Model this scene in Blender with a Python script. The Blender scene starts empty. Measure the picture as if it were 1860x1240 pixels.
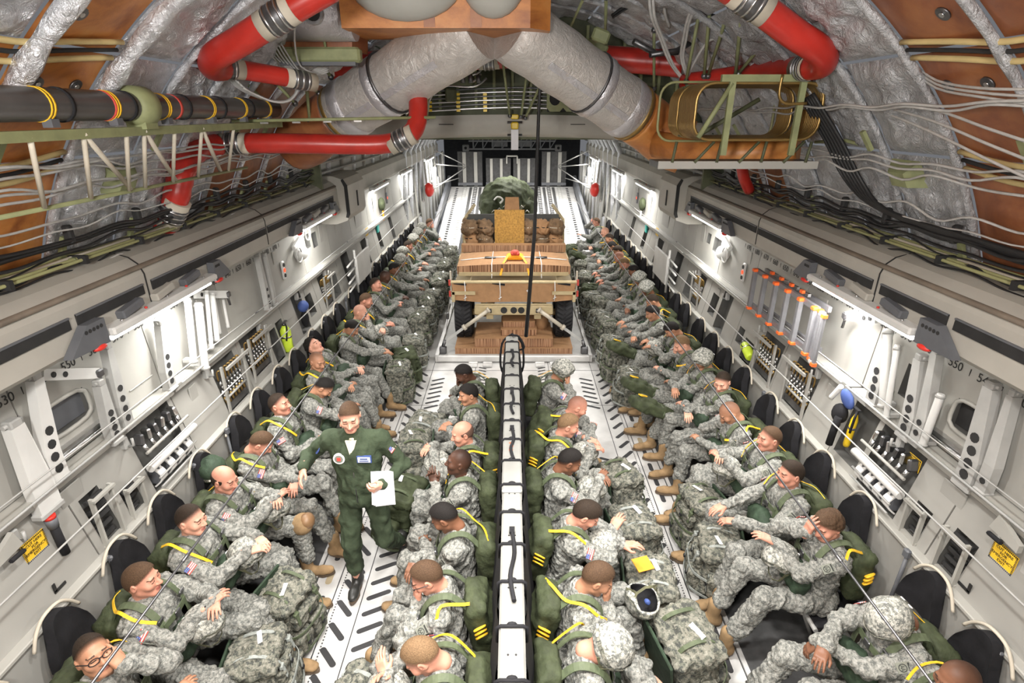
import bpy, math, random
import numpy as np
from mathutils import Vector, Matrix, Euler

# ------------------------------------------------------------------ camera, world, lights, exposure
SC = bpy.context.scene
COL = SC.collection
R = math.radians
rng = random.Random(7)

cam_data = bpy.data.cameras.new('camera')
cam_data.sensor_width = 36.0
cam_data.lens = 1000.0 / 1860.0 * 36.0
cam_data.clip_start = 0.05
cam = bpy.data.objects.new('camera', cam_data)
COL.objects.link(cam)
cam.location = (0.0, 0.0, 4.0)
cam.rotation_euler = (R(90 - 22.5), 0, 0)
SC.camera = cam

world = bpy.data.worlds.new('world')
SC.world = world
world.use_nodes = True
world.node_tree.nodes['Background'].inputs[0].default_value = (0.9, 0.93, 1.0, 1)
world.node_tree.nodes['Background'].inputs[1].default_value = 0.16

SC.view_settings.view_transform = 'Standard'
SC.view_settings.look = 'None'
SC.view_settings.exposure = 0.16
SC.view_settings.gamma = 1.0
SC.view_settings.use_curve_mapping = False


def area_light(loc, aim, sx, sy, watts, color=(1, 0.97, 0.93), spread=180):
    d = bpy.data.lights.new('lamp_light', 'AREA')
    d.shape = 'RECTANGLE'
    d.size, d.size_y = sx, sy
    d.energy = watts
    d.color = color
    d.spread = R(spread)
    o = bpy.data.objects.new('lamp_light', d)
    COL.objects.link(o)
    o.location = loc
    o.rotation_euler = (Vector(aim) - Vector(loc)).to_track_quat('-Z', 'Y').to_euler()
    return o


# fluorescent strips under the side rails: (y of the strip centre, length)
STRIPS = [(4.45, 1.9), (7.9, 1.1), (12.2, 1.6), (15.4, 1.6), (19.4, 1.8)]
for ys, ln in STRIPS:
    for s in (-1, 1):
        area_light((s * 2.80, ys, 2.53), (s * 2.1, ys, 0.0), 0.10, ln, (46 if ys < 10 else 58 if ys < 18 else 110) * ln)
# two fill lamps added behind the camera to brighten the ceiling; then roof dome lamps
for s in (-1, 1):
    area_light((s * 1.0, -0.7, 4.2), (s * 1.3, 4.2, 4.1), 0.45, 0.45, 165 if s < 0 else 72)
    for yy in (0.9, 2.7):
        area_light((s * 0.55, yy, 4.78), (s * 0.55, yy + 0.55, 0.0), 0.22, 0.22, 58, spread=110)
for yy, w in ((6.9, 26), (9.6, 40), (13.0, 42), (16.5, 42), (20.0, 85)):
    area_light((0.0, yy, 3.62), (0.0, yy, 0.0), 1.0, 0.4, w, spread=120)

# ------------------------------------------------------------------ helpers: meshes
def link(name, mesh, parent=None, loc=None, rot=None, scale=None):
    o = bpy.data.objects.new(name, mesh)
    COL.objects.link(o)
    if parent is not None:
        o.parent = parent
    if loc is not None:
        o.location = loc
    if rot is not None:
        o.rotation_euler = rot
    if scale is not None:
        o.scale = scale if hasattr(scale, '__len__') else (scale,) * 3
    return o


def tag(o, label=None, cat=None, group=None, kind=None):
    if label: o['label'] = label
    if cat: o['category'] = cat
    if group: o['group'] = group
    if kind: o['kind'] = kind
    return o


def empty(name, loc, label, cat, group=None, rotz=0.0):
    o = link(name, None, None, loc, (0, 0, rotz))
    o.empty_display_size = 0.1
    return tag(o, label, cat, group)


def mesh_arrays(name, V, quads, mats, midx=None, smooth=True):
    me = bpy.data.meshes.new(name)
    V = np.asarray(V, np.float32); quads = np.asarray(quads, np.int32)
    n = len(quads)
    me.vertices.add(len(V)); me.vertices.foreach_set('co', V.ravel())
    me.loops.add(n * 4); me.loops.foreach_set('vertex_index', quads.ravel())
    me.polygons.add(n)
    me.polygons.foreach_set('loop_start', np.arange(0, n * 4, 4, dtype=np.int32))
    if midx is not None:
        me.polygons.foreach_set('material_index', np.asarray(midx, np.int32))
    me.polygons.foreach_set('use_smooth', np.full(n, smooth))
    for m in mats: me.materials.append(m)
    me.update(calc_edges=True)
    return me


class MB:
    """collects simple solids; build() makes ONE mesh object out of them"""
    def __init__(self): self.v = []; self.f = []; self.m = []; self.s = []
    def add(self, vs, fs, m=0, smooth=False):
        b = len(self.v)
        self.v += [tuple(p) for p in vs]
        for f in fs:
            self.f.append(tuple(i + b for i in f)); self.m.append(m); self.s.append(smooth)
        return self
    def box(self, c, size, rot=None, m=0, taper=1.0, bev=0.0):
        hx, hy, hz = size[0] / 2, size[1] / 2, size[2] / 2
        M = rot if isinstance(rot, Matrix) else (Euler(rot).to_matrix() if rot else None)
        if bev <= 0:
            pts = [(x * (taper if z > 0 else 1), y * (taper if z > 0 else 1), z) for z in (-hz, hz) for x, y in ((-hx, -hy), (hx, -hy), (hx, hy), (-hx, hy))]
            fs = [(3, 2, 1, 0), (4, 5, 6, 7), (0, 1, 5, 4), (1, 2, 6, 5), (2, 3, 7, 6), (3, 0, 4, 7)]
        else:
            b = min(bev, hx, hy, hz)
            oc = [(-hx + b, -hy), (hx - b, -hy), (hx, -hy + b), (hx, hy - b), (hx - b, hy), (-hx + b, hy), (-hx, hy - b), (-hx, -hy + b)]
            kx, ky = (hx - b) / hx, (hy - b) / hy
            rings = [(-hz, 1), (-hz + b, 0), (hz - b, 0), (hz, 1)]
            pts = []
            for z, ins in rings:
                for x, y in oc:
                    pts.append((x * kx if ins else x, y * ky if ins else y, z))
            fs = [tuple(range(7, -1, -1)), tuple(range(24, 32))]
            for k in range(3):
                for i in range(8):
                    j = (i + 1) % 8
                    fs.append((k * 8 + i, k * 8 + j, k * 8 + 8 + j, k * 8 + 8 + i))
        c = Vector(c)
        pts = [((M @ Vector(p)) if M else Vector(p)) + c for p in pts]
        return self.add(pts, fs, m)
    def cyl(self, p0, p1, r0, r1=None, n=12, m=0, caps=True, smooth=True):
        return self.tube([p0, p1], [r0, r0 if r1 is None else r1], n, m, caps, smooth)
    def tube(self, path, r, n=8, m=0, caps=True, smooth=True, closed=False, flat=1.0, up=None):
        P = [Vector(p) for p in path]
        k = len(P)
        rs = r if hasattr(r, '__len__') else [r] * k
        b = len(self.v); fs = []; vs = []
        prev = None
        for i, p in enumerate(P):
            if closed: t = P[(i + 1) % k] - P[i - 1]
            else: t = P[min(i + 1, k - 1)] - P[max(i - 1, 0)]
            if t.length < 1e-9: t = Vector((0, 0, 1))
            t.normalize()
            if prev is None:
                a = Vector(up) if up else (Vector((0, 0, 1)) if abs(t.z) < 0.9 else Vector((1, 0, 0)))
                x = t.cross(a).normalized()
            else:
                x = prev - t * prev.dot(t)
                x = x.normalized() if x.length > 1e-6 else t.orthogonal().normalized()
            prev = x
            y = t.cross(x)
            for j in range(n):
                a = 2 * math.pi * j / n
                vs.append(p + x * (math.cos(a) * rs[i]) + y * (math.sin(a) * rs[i] * flat))
        for i in range(k if closed else k - 1):
            i2 = (i + 1) % k
            for j in range(n):
                j2 = (j + 1) % n
                fs.append((i * n + j, i * n + j2, i2 * n + j2, i2 * n + j))
        if caps and not closed:
            self.add(vs, fs, m, smooth)
            self.f.append(tuple(b + j for j in range(n - 1, -1, -1))); self.m.append(m); self.s.append(False)
            self.f.append(tuple(b + (k - 1) * n + j for j in range(n))); self.m.append(m); self.s.append(False)
            return self
        return self.add(vs, fs, m, smooth)
    def ribbon(self, path, w, th, normal, m=0):
        """flat strap along path; normal = function or vector giving the strap's face normal"""
        P = [Vector(p) for p in path]
        k = len(P); vs = []; fs = []
        for i, p in enumerate(P):
            t = (P[min(i + 1, k - 1)] - P[max(i - 1, 0)]).normalized()
            nn = Vector(normal(p, t)) if callable(normal) else Vector(normal)
            s = t.cross(nn)
            s = s.normalized() if s.length > 1e-6 else t.orthogonal().normalized()
            nn = s.cross(t).normalized()
            for a, b2 in ((-1, -1), (1, -1), (1, 1), (-1, 1)):
                vs.append(p + s * (a * w / 2) + nn * (b2 * th / 2))
        for i in range(k - 1):
            for j in range(4):
                j2 = (j + 1) % 4
                fs.append((i * 4 + j, i * 4 + j2, i * 4 + 4 + j2, i * 4 + 4 + j))
        fs.append((3, 2, 1, 0)); fs.append(tuple((k - 1) * 4 + j for j in range(4)))
        return self.add(vs, fs, m)
    def ell(self, c, r, nu=14, nv=9, m=0, rot=None):
        M = Euler(rot).to_matrix() if rot else Matrix.Identity(3)
        c = Vector(c); vs = []; fs = []
        for i in range(nv + 1):
            a = math.pi * i / nv
            for j in range(nu):
                b = 2 * math.pi * j / nu
                vs.append(c + M @ Vector((r[0] * math.sin(a) * math.cos(b), r[1] * math.sin(a) * math.sin(b), r[2] * math.cos(a))))
        for i in range(nv):
            for j in range(nu):
                j2 = (j + 1) % nu
                fs.append((i * nu + j, (i + 1) * nu + j, (i + 1) * nu + j2, i * nu + j2))
        return self.add(vs, fs, m, True)
    def prism(self, poly, a, b, m=0):
        """polygon of 3-D points swept by the vector from a to b"""
        d = Vector(b) - Vector(a)
        P = [Vector(p) for p in poly]; n = len(P)
        vs = P + [p + d for p in P]
        fs = [tuple(range(n - 1, -1, -1)), tuple(range(n, 2 * n))] + [(i, (i + 1) % n, n + (i + 1) % n, n + i) for i in range(n)]
        return self.add(vs, fs, m)
    def grid(self, f, nu, nv, m=0, smooth=True):
        vs = [f(i / nu, j / nv) for j in range(nv + 1) for i in range(nu + 1)]
        fs = [(j * (nu + 1) + i, j * (nu + 1) + i + 1, (j + 1) * (nu + 1) + i + 1, (j + 1) * (nu + 1) + i) for j in range(nv) for i in range(nu)]
        return self.add(vs, fs, m, smooth)
    def mesh(self, name, mats):
        me = bpy.data.meshes.new(name)
        me.from_pydata(self.v, [], self.f)
        for mt in (mats if isinstance(mats, (list, tuple)) else [mats]): me.materials.append(mt)
        me.polygons.foreach_set('material_index', self.m)
        me.polygons.foreach_set('use_smooth', self.s)
        me.update()
        return me
    def build(self, name, mats, parent=None, loc=None, rot=None):
        return link(name, self.mesh(name, mats), parent, loc, rot)


_text = {}


def text_mesh(body, size, mat=None, vcenter=False):
    key = (body, size, vcenter)
    if key in _text: return _text[key]
    cu = bpy.data.curves.new('lettering', 'FONT'); cu.body = body; cu.size = size; cu.align_x = 'CENTER'; cu.extrude = 0.0006
    if vcenter: cu.align_y = 'CENTER'
    o = bpy.data.objects.new('lettering', cu); COL.objects.link(o)
    me = bpy.data.meshes.new_from_object(o.evaluated_get(bpy.context.evaluated_depsgraph_get()))
    me.materials.clear(); me.materials.append(mat or MATS['black_ink'])
    bpy.data.objects.remove(o); bpy.data.curves.remove(cu)
    _text[key] = me
    return me


def dup(o, parent=None):
    c = o.copy(); COL.objects.link(c)
    if parent is not None: c.parent = parent
    for ch in list(o.children): dup(ch, c)
    return c


def smooth_path(pts, n=6, closed=False):
    """Catmull-Rom through the points"""
    P = [Vector(p) for p in pts]; out = []; k = len(P)
    segs = k if closed else k - 1
    for i in range(segs):
        p0 = P[i - 1] if (i > 0 or closed) else P[i]
        p1 = P[i]; p2 = P[(i + 1) % k]
        p3 = P[(i + 2) % k] if (closed or i + 2 < k) else p2
        for j in range(n):
            t = j / n
            out.append(0.5 * ((2 * p1) + (p2 - p0) * t + (2 * p0 - 5 * p1 + 4 * p2 - p3) * t * t + (3 * p1 - p0 - 3 * p2 + p3) * t ** 3))
    if not closed: out.append(P[-1])
    return out


# ------------------------------------------------------------------ soft solids: smooth unions meshed with surface nets
def cap(a, b, ra, rb=None, k=0.02, op=1):
    a = np.array(a, float); b = np.array(b, float); rb = ra if rb is None else rb
    r = max(ra, rb); ab = b - a; L2 = max(float(ab @ ab), 1e-9)
    def f(X, Y, Z):
        t = np.clip(((X - a[0]) * ab[0] + (Y - a[1]) * ab[1] + (Z - a[2]) * ab[2]) / L2, 0, 1)
        return np.sqrt((X - a[0] - t * ab[0]) ** 2 + (Y - a[1] - t * ab[1]) ** 2 + (Z - a[2] - t * ab[2]) ** 2) - (ra + (rb - ra) * t)
    return (np.minimum(a, b) - r, np.maximum(a, b) + r, f, k, op)


def ell(c, r, rot=None, k=0.03, op=1):
    c = np.array(c, float); r = np.array(r, float); M = np.eye(3) if rot is None else np.array(rot, float)
    e = np.abs(M) @ r
    def f(X, Y, Z):
        x, y, z = X - c[0], Y - c[1], Z - c[2]
        qx = (M[0, 0] * x + M[1, 0] * y + M[2, 0] * z) / r[0]; qy = (M[0, 1] * x + M[1, 1] * y + M[2, 1] * z) / r[1]; qz = (M[0, 2] * x + M[1, 2] * y + M[2, 2] * z) / r[2]
        k0 = np.sqrt(qx * qx + qy * qy + qz * qz)
        k1 = np.sqrt((qx / r[0]) ** 2 + (qy / r[1]) ** 2 + (qz / r[2]) ** 2) + 1e-9
        return k0 * (k0 - 1) / k1
    return (c - e, c + e, f, k, op)


def rbox(c, h, rd, rot=None, k=0.02, op=1):
    c = np.array(c, float); h = np.array(h, float); M = np.eye(3) if rot is None else np.array(rot, float)
    e = np.abs(M) @ h
    def f(X, Y, Z):
        x, y, z = X - c[0], Y - c[1], Z - c[2]
        q = [np.abs(M[0, i] * x + M[1, i] * y + M[2, i] * z) - (h[i] - rd) for i in range(3)]
        out = np.sqrt(np.maximum(q[0], 0) ** 2 + np.maximum(q[1], 0) ** 2 + np.maximum(q[2], 0) ** 2)
        return out + np.minimum(np.maximum(np.maximum(q[0], q[1]), q[2]), 0) - rd
    return (c - e, c + e, f, k, op)


def sdf(prims, vox, clip=None):
    lo = np.min([p[0] for p in prims if p[4] > 0], axis=0) - 3 * vox
    hi = np.max([p[1] for p in prims if p[4] > 0], axis=0) + 3 * vox
    n = np.ceil((hi - lo) / vox).astype(int) + 1
    ax = [(lo[i] + vox * np.arange(n[i])).astype(np.float32) for i in range(3)]
    D = np.full(n, 0.5, np.float32)
    for a, b, f, k, op in prims:
        m = max(3 * vox, 1.6 * k)
        i0 = np.clip(np.floor((a - m - lo) / vox).astype(int), 0, n); i1 = np.clip(np.ceil((b + m - lo) / vox).astype(int) + 1, 0, n)
        sl = tuple(slice(i0[i], i1[i]) for i in range(3))
        d = f(ax[0][sl[0]][:, None, None], ax[1][sl[1]][None, :, None], ax[2][sl[2]][None, None, :]).astype(np.float32)
        s = D[sl]
        if op > 0:
            h = np.clip(0.5 + 0.5 * (s - d) / k, 0, 1)
            D[sl] = s + (d - s) * h - k * h * (1 - h)
        else:
            h = np.clip(0.5 - 0.5 * (s + d) / k, 0, 1)
            D[sl] = s + (-d - s) * h + k * h * (1 - h)
    if clip is not None:
        D = np.maximum(D, clip(ax[0][:, None, None], ax[1][None, :, None], ax[2][None, None, :]).astype(np.float32))
    S = D < 0
    c = np.zeros(n - 1, np.uint8)
    for dx in (0, 1):
        for dy in (0, 1):
            for dz in (0, 1):
                c += S[dx:n[0] - 1 + dx, dy:n[1] - 1 + dy, dz:n[2] - 1 + dz]
    act = (c > 0) & (c < 8)
    ids = np.argwhere(act)
    index = np.full(n - 1, -1, np.int32); index[act] = np.arange(len(ids))
    acc = np.zeros((len(ids), 3)); cnt = np.zeros(len(ids))
    for axis in range(3):
        u, v = [i for i in range(3) if i != axis]
        for e0 in (0, 1):
            for e1 in (0, 1):
                off = np.zeros(3, int); off[u] = e0; off[v] = e1
                off2 = off.copy(); off2[axis] = 1
                d0 = D[tuple((ids + off).T)]; d1 = D[tuple((ids + off2).T)]
                cr = (d0 < 0) != (d1 < 0)
                t = np.where(cr, d0 / np.where(cr, d0 - d1, 1), 0)
                p = np.tile(off.astype(float), (len(ids), 1)); p[:, axis] = t
                acc += p * cr[:, None]; cnt += cr
    V = lo + vox * (ids + acc / cnt[:, None])
    Q = []
    for axis in range(3):
        u, v = (axis + 1) % 3, (axis + 2) % 3
        s0 = [slice(1, n[i] - 1) for i in range(3)]; s1 = list(s0)
        s0[axis] = slice(0, n[axis] - 1); s1[axis] = slice(1, n[axis])
        A = S[tuple(s0)]; Bm = S[tuple(s1)]
        g = np.argwhere(A != Bm)
        if not len(g): continue
        fl = A[tuple(g.T)]
        base = g.copy(); base[:, u] += 1; base[:, v] += 1
        def cell(du, dv):
            q = base.copy(); q[:, u] += du; q[:, v] += dv
            return index[tuple(q.T)]
        q4 = np.stack([cell(-1, -1), cell(0, -1), cell(0, 0), cell(-1, 0)], 1)
        q4[~fl] = q4[~fl][:, ::-1]
        Q.append(q4)
    Q = np.concatenate(Q)
    return V, Q


def vnormals(V, Q):
    nrm = np.cross(V[Q[:, 2]] - V[Q[:, 0]], V[Q[:, 3]] - V[Q[:, 1]])
    N = np.zeros_like(V)
    for i in range(3):
        for j in range(4):
            N[:, i] += np.bincount(Q[:, j], nrm[:, i], len(V))
    return N / (np.linalg.norm(N, axis=1, keepdims=True) + 1e-9)


def wrinkle(V, Q, amp, seed, freq=1.0):
    """cloth folds: pushes the surface along its normals"""
    g = np.random.RandomState(seed)
    N = vnormals(V, Q); d = np.zeros(len(V))
    for f, a in ((22, 0.55), (42, 0.8), (70, 0.65), (115, 0.42)):
        k = g.normal(size=3); k *= f * freq / np.linalg.norm(k)
        k2 = g.normal(size=3) * f * 0.45 * freq
        d += a * np.sin(V @ k + 2.2 * np.sin(V @ k2 + g.rand() * 6) + g.rand() * 6)
    d = np.where(d > 0, d, d * 0.6)
    return V + N * (amp * d)[:, None]

# ------------------------------------------------------------------ materials (all procedural)
MATS = {}


def nodes_of(name):
    m = bpy.data.materials.new(name); m.use_nodes = True
    nt = m.node_tree
    return m, nt, nt.nodes['Principled BSDF']


def coords(nt, scale=1.0, kind='Object', per_object=False):
    tc = nt.nodes.new('ShaderNodeTexCoord')
    out = tc.outputs[kind]
    if per_object:
        oi = nt.nodes.new('ShaderNodeObjectInfo')
        mul = nt.nodes.new('ShaderNodeVectorMath'); mul.operation = 'SCALE'
        cmb = nt.nodes.new('ShaderNodeCombineXYZ')
        for i in range(3): nt.links.new(oi.outputs['Random'], cmb.inputs[i])
        nt.links.new(cmb.outputs[0], mul.inputs[0]); mul.inputs['Scale'].default_value = 13.7
        ad = nt.nodes.new('ShaderNodeVectorMath'); ad.operation = 'ADD'
        nt.links.new(out, ad.inputs[0]); nt.links.new(mul.outputs[0], ad.inputs[1])
        out = ad.outputs[0]
    return out


def noise(nt, vec, scale, detail=3, rough=0.55, dist=0.0):
    n = nt.nodes.new('ShaderNodeTexNoise')
    n.inputs['Scale'].default_value = scale; n.inputs['Detail'].default_value = detail
    n.inputs['Roughness'].default_value = rough; n.inputs['Distortion'].default_value = dist
    if vec is not None: nt.links.new(vec, n.inputs['Vector'])
    return n.outputs['Fac']


def ramp(nt, fac, stops, interp='LINEAR'):
    r = nt.nodes.new('ShaderNodeValToRGB'); r.color_ramp.interpolation = interp
    e = r.color_ramp.elements
    while len(e) < len(stops): e.new(0.5)
    for el, (p, c) in zip(e, stops):
        el.position = p; el.color = (*c, 1) if len(c) == 3 else c
    nt.links.new(fac, r.inputs[0])
    return r.outputs['Color']


def bump(nt, bs, fac, strength, dist=0.01, prev=None):
    b = nt.nodes.new('ShaderNodeBump'); b.inputs['Strength'].default_value = strength; b.inputs['Distance'].default_value = dist
    nt.links.new(fac, b.inputs['Height'])
    if prev is not None: nt.links.new(prev, b.inputs['Normal'])
    nt.links.new(b.outputs[0], bs.inputs['Normal'])
    return b.outputs[0]


def plain(name, col, rough=0.6, metal=0.0, var=0.12, scale=8.0, bmp=0.0, bscale=60.0, bdist=0.004, per_object=True, spec=None, emit=None):
    m, nt, bs = nodes_of(name)
    bs.inputs['Roughness'].default_value = rough; bs.inputs['Metallic'].default_value = metal
    if spec is not None: bs.inputs['Specular IOR Level'].default_value = spec
    c = coords(nt, per_object=per_object)
    lo = tuple(max(0, x * (1 - var)) for x in col); hi = tuple(min(1, x * (1 + var)) for x in col)
    f = noise(nt, c, scale, 4)
    nt.links.new(ramp(nt, f, [(0.3, lo), (0.7, hi)]), bs.inputs['Base Color'])
    if bmp: bump(nt, bs, noise(nt, c, bscale, 3), bmp, bdist)
    if emit:
        bs.inputs['Emission Color'].default_value = (*emit[0], 1); bs.inputs['Emission Strength'].default_value = emit[1]
    MATS[name] = m
    return m


def camo(name, cols, cell=0.0048, sc=44.0, rough=0.85, bmp=0.9):
    """pixelated digital camouflage cloth"""
    m, nt, bs = nodes_of(name)
    bs.inputs['Roughness'].default_value = rough; bs.inputs['Specular IOR Level'].default_value = 0.25
    c = coords(nt, per_object=True)
    sn = nt.nodes.new('ShaderNodeVectorMath'); sn.operation = 'SNAP'
    nt.links.new(c, sn.inputs[0]); sn.inputs[1].default_value = (cell * 1.4, cell * 1.4, cell)
    f = noise(nt, sn.outputs[0], sc, 4, 0.68)
    nt.links.new(ramp(nt, f, [(0.0, cols[2]), (0.44, cols[1]), (0.51, cols[0]), (0.6, cols[3])], 'CONSTANT'), bs.inputs['Base Color'])
    b = bump(nt, bs, noise(nt, c, 20, 3, 0.5, 0.8), bmp, 0.020)
    MATS[name] = m
    return m


def metal_foil(name, col, rough, metal=0.75, strength=0.7):
    m, nt, bs = nodes_of(name)
    bs.inputs['Roughness'].default_value = rough; bs.inputs['Metallic'].default_value = metal
    c = coords(nt)
    f = noise(nt, c, 5, 4)
    nt.links.new(ramp(nt, f, [(0.3, tuple(x * 0.8 for x in col)), (0.7, col)]), bs.inputs['Base Color'])
    p = bump(nt, bs, noise(nt, c, 11, 5, 0.66, 1.4), strength, 0.05)
    bump(nt, bs, noise(nt, c, 42, 4, 0.6, 1.5), strength * 0.8, 0.010, p)
    MATS[name] = m
    return m


def amber(name, a, b, c3):
    """tea coloured fibreglass with darker resin stains"""
    m, nt, bs = nodes_of(name)
    bs.inputs['Roughness'].default_value = 0.42
    c = coords(nt, per_object=True)
    f = noise(nt, c, 3.2, 6, 0.62, 0.5)
    nt.links.new(ramp(nt, f, [(0.28, b), (0.5, a), (0.75, c3)]), bs.inputs['Base Color'])
    bump(nt, bs, noise(nt, c, 60, 2), 0.12, 0.004)
    MATS[name] = m
    return m


ACU = camo('digital_camo', [(0.262, 0.262, 0.238), (0.188, 0.192, 0.172), (0.118, 0.122, 0.114), (0.325, 0.324, 0.298)])
HELMC = camo('helmet_cover', [(0.42, 0.415, 0.37), (0.25, 0.255, 0.225), (0.14, 0.145, 0.135), (0.52, 0.515, 0.47)], bmp=0.6)
ACU_R = camo('pack_camo', [(0.190, 0.186, 0.152), (0.118, 0.122, 0.098), (0.060, 0.063, 0.056), (0.25, 0.245, 0.205)], cell=0.0068, sc=26, bmp=1.0)
OD = plain('olive_nylon', (0.042, 0.052, 0.025), 0.75, var=0.35, scale=14, bmp=0.6, bscale=26, bdist=0.012, spec=0.3)
OD_D = plain('dark_green_nylon', (0.030, 0.050, 0.030), 0.7, var=0.35, scale=14, bmp=0.6, bscale=24, bdist=0.012, spec=0.3)
OD_L = plain('faded_olive_cotton', (0.125, 0.125, 0.075), 0.85, var=0.25, scale=14, bmp=0.6, bscale=26, bdist=0.01, spec=0.2)
FLIGHT = plain('sage_flight_suit', (0.045, 0.062, 0.036), 0.85, var=0.2, scale=6, bmp=0.6, bscale=18, bdist=0.02, spec=0.2)
BLACK = plain('black_cloth', (0.012, 0.012, 0.014), 0.8, var=0.3, bmp=0.4, bscale=40, spec=0.3)
WEB_Y = plain('yellow_webbing', (0.80, 0.47, 0.02), 0.7, var=0.15, scale=30)
WEB_G = plain('olive_webbing', (0.075, 0.095, 0.05), 0.7, var=0.2, scale=30, bmp=0.3, bscale=200, bdist=0.002)
WEB_T = plain('grey_webbing', (0.26, 0.28, 0.26), 0.7, var=0.2, scale=30)
BOOT = plain('tan_suede', (0.30, 0.20, 0.105), 0.9, var=0.25, scale=12, bmp=0.3, bscale=60, spec=0.2)
SOLE = plain('boot_rubber', (0.10, 0.07, 0.045), 0.8, var=0.2)
BBOOT = plain('black_leather', (0.02, 0.02, 0.018), 0.45, var=0.3)
SKINS = {k: plain('skin_' + k, c, 0.5, var=0.10, scale=18, bmp=0.12, bscale=90, bdist=0.003, spec=0.4) for k, c in
         dict(fair=(0.66, 0.34, 0.24), ruddy=(0.56, 0.26, 0.18), tan=(0.42, 0.21, 0.125), brown=(0.19, 0.085, 0.047), dark=(0.085, 0.038, 0.023)).items()}
LIPS = {k: plain('lips_' + k, c, 0.45, var=0.1) for k, c in
        dict(fair=(0.48, 0.16, 0.13), ruddy=(0.42, 0.13, 0.10), tan=(0.27, 0.105, 0.075), brown=(0.12, 0.045, 0.033), dark=(0.06, 0.025, 0.02)).items()}
LASH = plain('eyelash', (0.02, 0.014, 0.01), 0.6)
HAIR_COL = dict(black=(0.012, 0.010, 0.009), dark=(0.026, 0.017, 0.011), brown=(0.070, 0.040, 0.022), sandy=(0.17, 0.105, 0.055), stubble=(0.10, 0.058, 0.042))


def hair_mat(k, soft):
    """cropped hair; the clipped edge thins out to bare skin along the hairline"""
    m, nt, bs = nodes_of('hair_%s_%s' % (k, soft))
    bs.inputs['Roughness'].default_value = 0.8; bs.inputs['Specular IOR Level'].default_value = 0.25
    c = coords(nt); col = HAIR_COL[k]
    f = noise(nt, c, 150, 2)
    sp = nt.nodes.new('ShaderNodeSeparateXYZ'); nt.links.new(c, sp.inputs[0])
    m1 = nt.nodes.new('ShaderNodeMath'); m1.operation = 'MULTIPLY_ADD'; nt.links.new(sp.outputs[1], m1.inputs[0]); m1.inputs[1].default_value = -0.78; nt.links.new(sp.outputs[2], m1.inputs[2])
    m2 = nt.nodes.new('ShaderNodeMath'); m2.operation = 'MULTIPLY_ADD'; nt.links.new(f, m2.inputs[0]); m2.inputs[1].default_value = 0.022; nt.links.new(m1.outputs[0], m2.inputs[2])
    lo, hi = {'fade': (0.024, 0.080), 'crop': (0.022, 0.046), 'shaved': (0.02, 0.30), 'plain': (-0.2, -0.1)}[soft]
    mr = nt.nodes.new('ShaderNodeMapRange'); nt.links.new(m2.outputs[0], mr.inputs[0]); mr.inputs[1].default_value = lo; mr.inputs[2].default_value = hi
    mr.inputs[3].default_value = 0.0; mr.inputs[4].default_value = 1.0
    nt.links.new(mr.outputs[0], bs.inputs['Alpha'])
    nt.links.new(ramp(nt, f, [(0.3, tuple(x * 0.7 for x in col)), (0.7, tuple(x * 1.3 for x in col))]), bs.inputs['Base Color'])
    bump(nt, bs, f, 0.6, 0.004)
    return m


HAIRS = {(k, so): hair_mat(k, so) for k in HAIR_COL for so in ('fade', 'crop', 'shaved', 'plain')}
BROWS = {k: plain('brow_' + k, tuple(0.7 * x + 0.3 * y for x, y in zip(HAIR_COL[k], (0.12, 0.065, 0.045))), 0.8) for k in HAIR_COL}
PATCH = plain('patch_cloth', (0.20, 0.21, 0.175), 0.8)
PATCH_D = plain('patch_thread', (0.03, 0.033, 0.03), 0.8)
WHITE = plain('white_cloth', (0.78, 0.78, 0.76), 0.7, var=0.06)
RED_C = plain('red_cloth', (0.55, 0.07, 0.05), 0.7)
BLUE_C = plain('blue_cloth', (0.05, 0.09, 0.28), 0.7)
PAPER = plain('white_paper', (0.82, 0.82, 0.86), 0.6, var=0.03)
STEEL = plain('bright_steel', (0.62, 0.62, 0.62), 0.28, 1.0, var=0.12)
DSTEEL = plain('dark_steel', (0.16, 0.16, 0.165), 0.4, 0.9, var=0.3)
GOLD = plain('brass_buckle', (0.55, 0.38, 0.12), 0.35, 0.9)
WALL = plain('wall_paint', (0.29, 0.285, 0.262), 0.5, var=0.10, scale=1.6, bmp=0.05, bscale=120, bdist=0.002, per_object=False)
WALL2 = plain('wall_paint_trim', (0.35, 0.345, 0.315), 0.5, var=0.09, scale=2.0, per_object=False)
RAIL = plain('rail_paint', (0.37, 0.355, 0.315), 0.55, var=0.09, scale=2.5, bmp=0.06, bscale=150, bdist=0.002, per_object=False)
RAIL_D = plain('rail_stripe', (0.16, 0.13, 0.10), 0.6, var=0.25, scale=6, per_object=False)
GAP = plain('dark_gap', (0.018, 0.018, 0.018), 0.8, var=0.3)
RECESS = plain('recess_dark', (0.085, 0.085, 0.08), 0.6, var=0.15, scale=4)  # recess interiors, much darker than the walls
GREYM = plain('grey_bracket', (0.10, 0.105, 0.115), 0.5, var=0.1)
WHITEM = plain('white_painted_metal', (0.58, 0.58, 0.56), 0.4, var=0.06, scale=4)
GREYB = plain('grey_painted_metal', (0.36, 0.36, 0.345), 0.45, var=0.12, scale=5)
FLOORM = plain('floor_aluminium', (0.60, 0.595, 0.58), 0.42, 0.25, var=0.14, scale=3.5, bmp=0.03, bscale=200, bdist=0.002, per_object=False)
FLOORD = plain('floor_tread', (0.05, 0.05, 0.05), 0.75, var=0.3, scale=10)
SLOT = plain('slot_dark', (0.03, 0.03, 0.032), 0.7)
SLOT_T = plain('slot_tan', (0.34, 0.28, 0.18), 0.7)
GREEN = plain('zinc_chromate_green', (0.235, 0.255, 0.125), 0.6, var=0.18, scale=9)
GREEN_D = plain('dark_zinc_green', (0.08, 0.088, 0.045), 0.65, var=0.25, scale=6)
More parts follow.
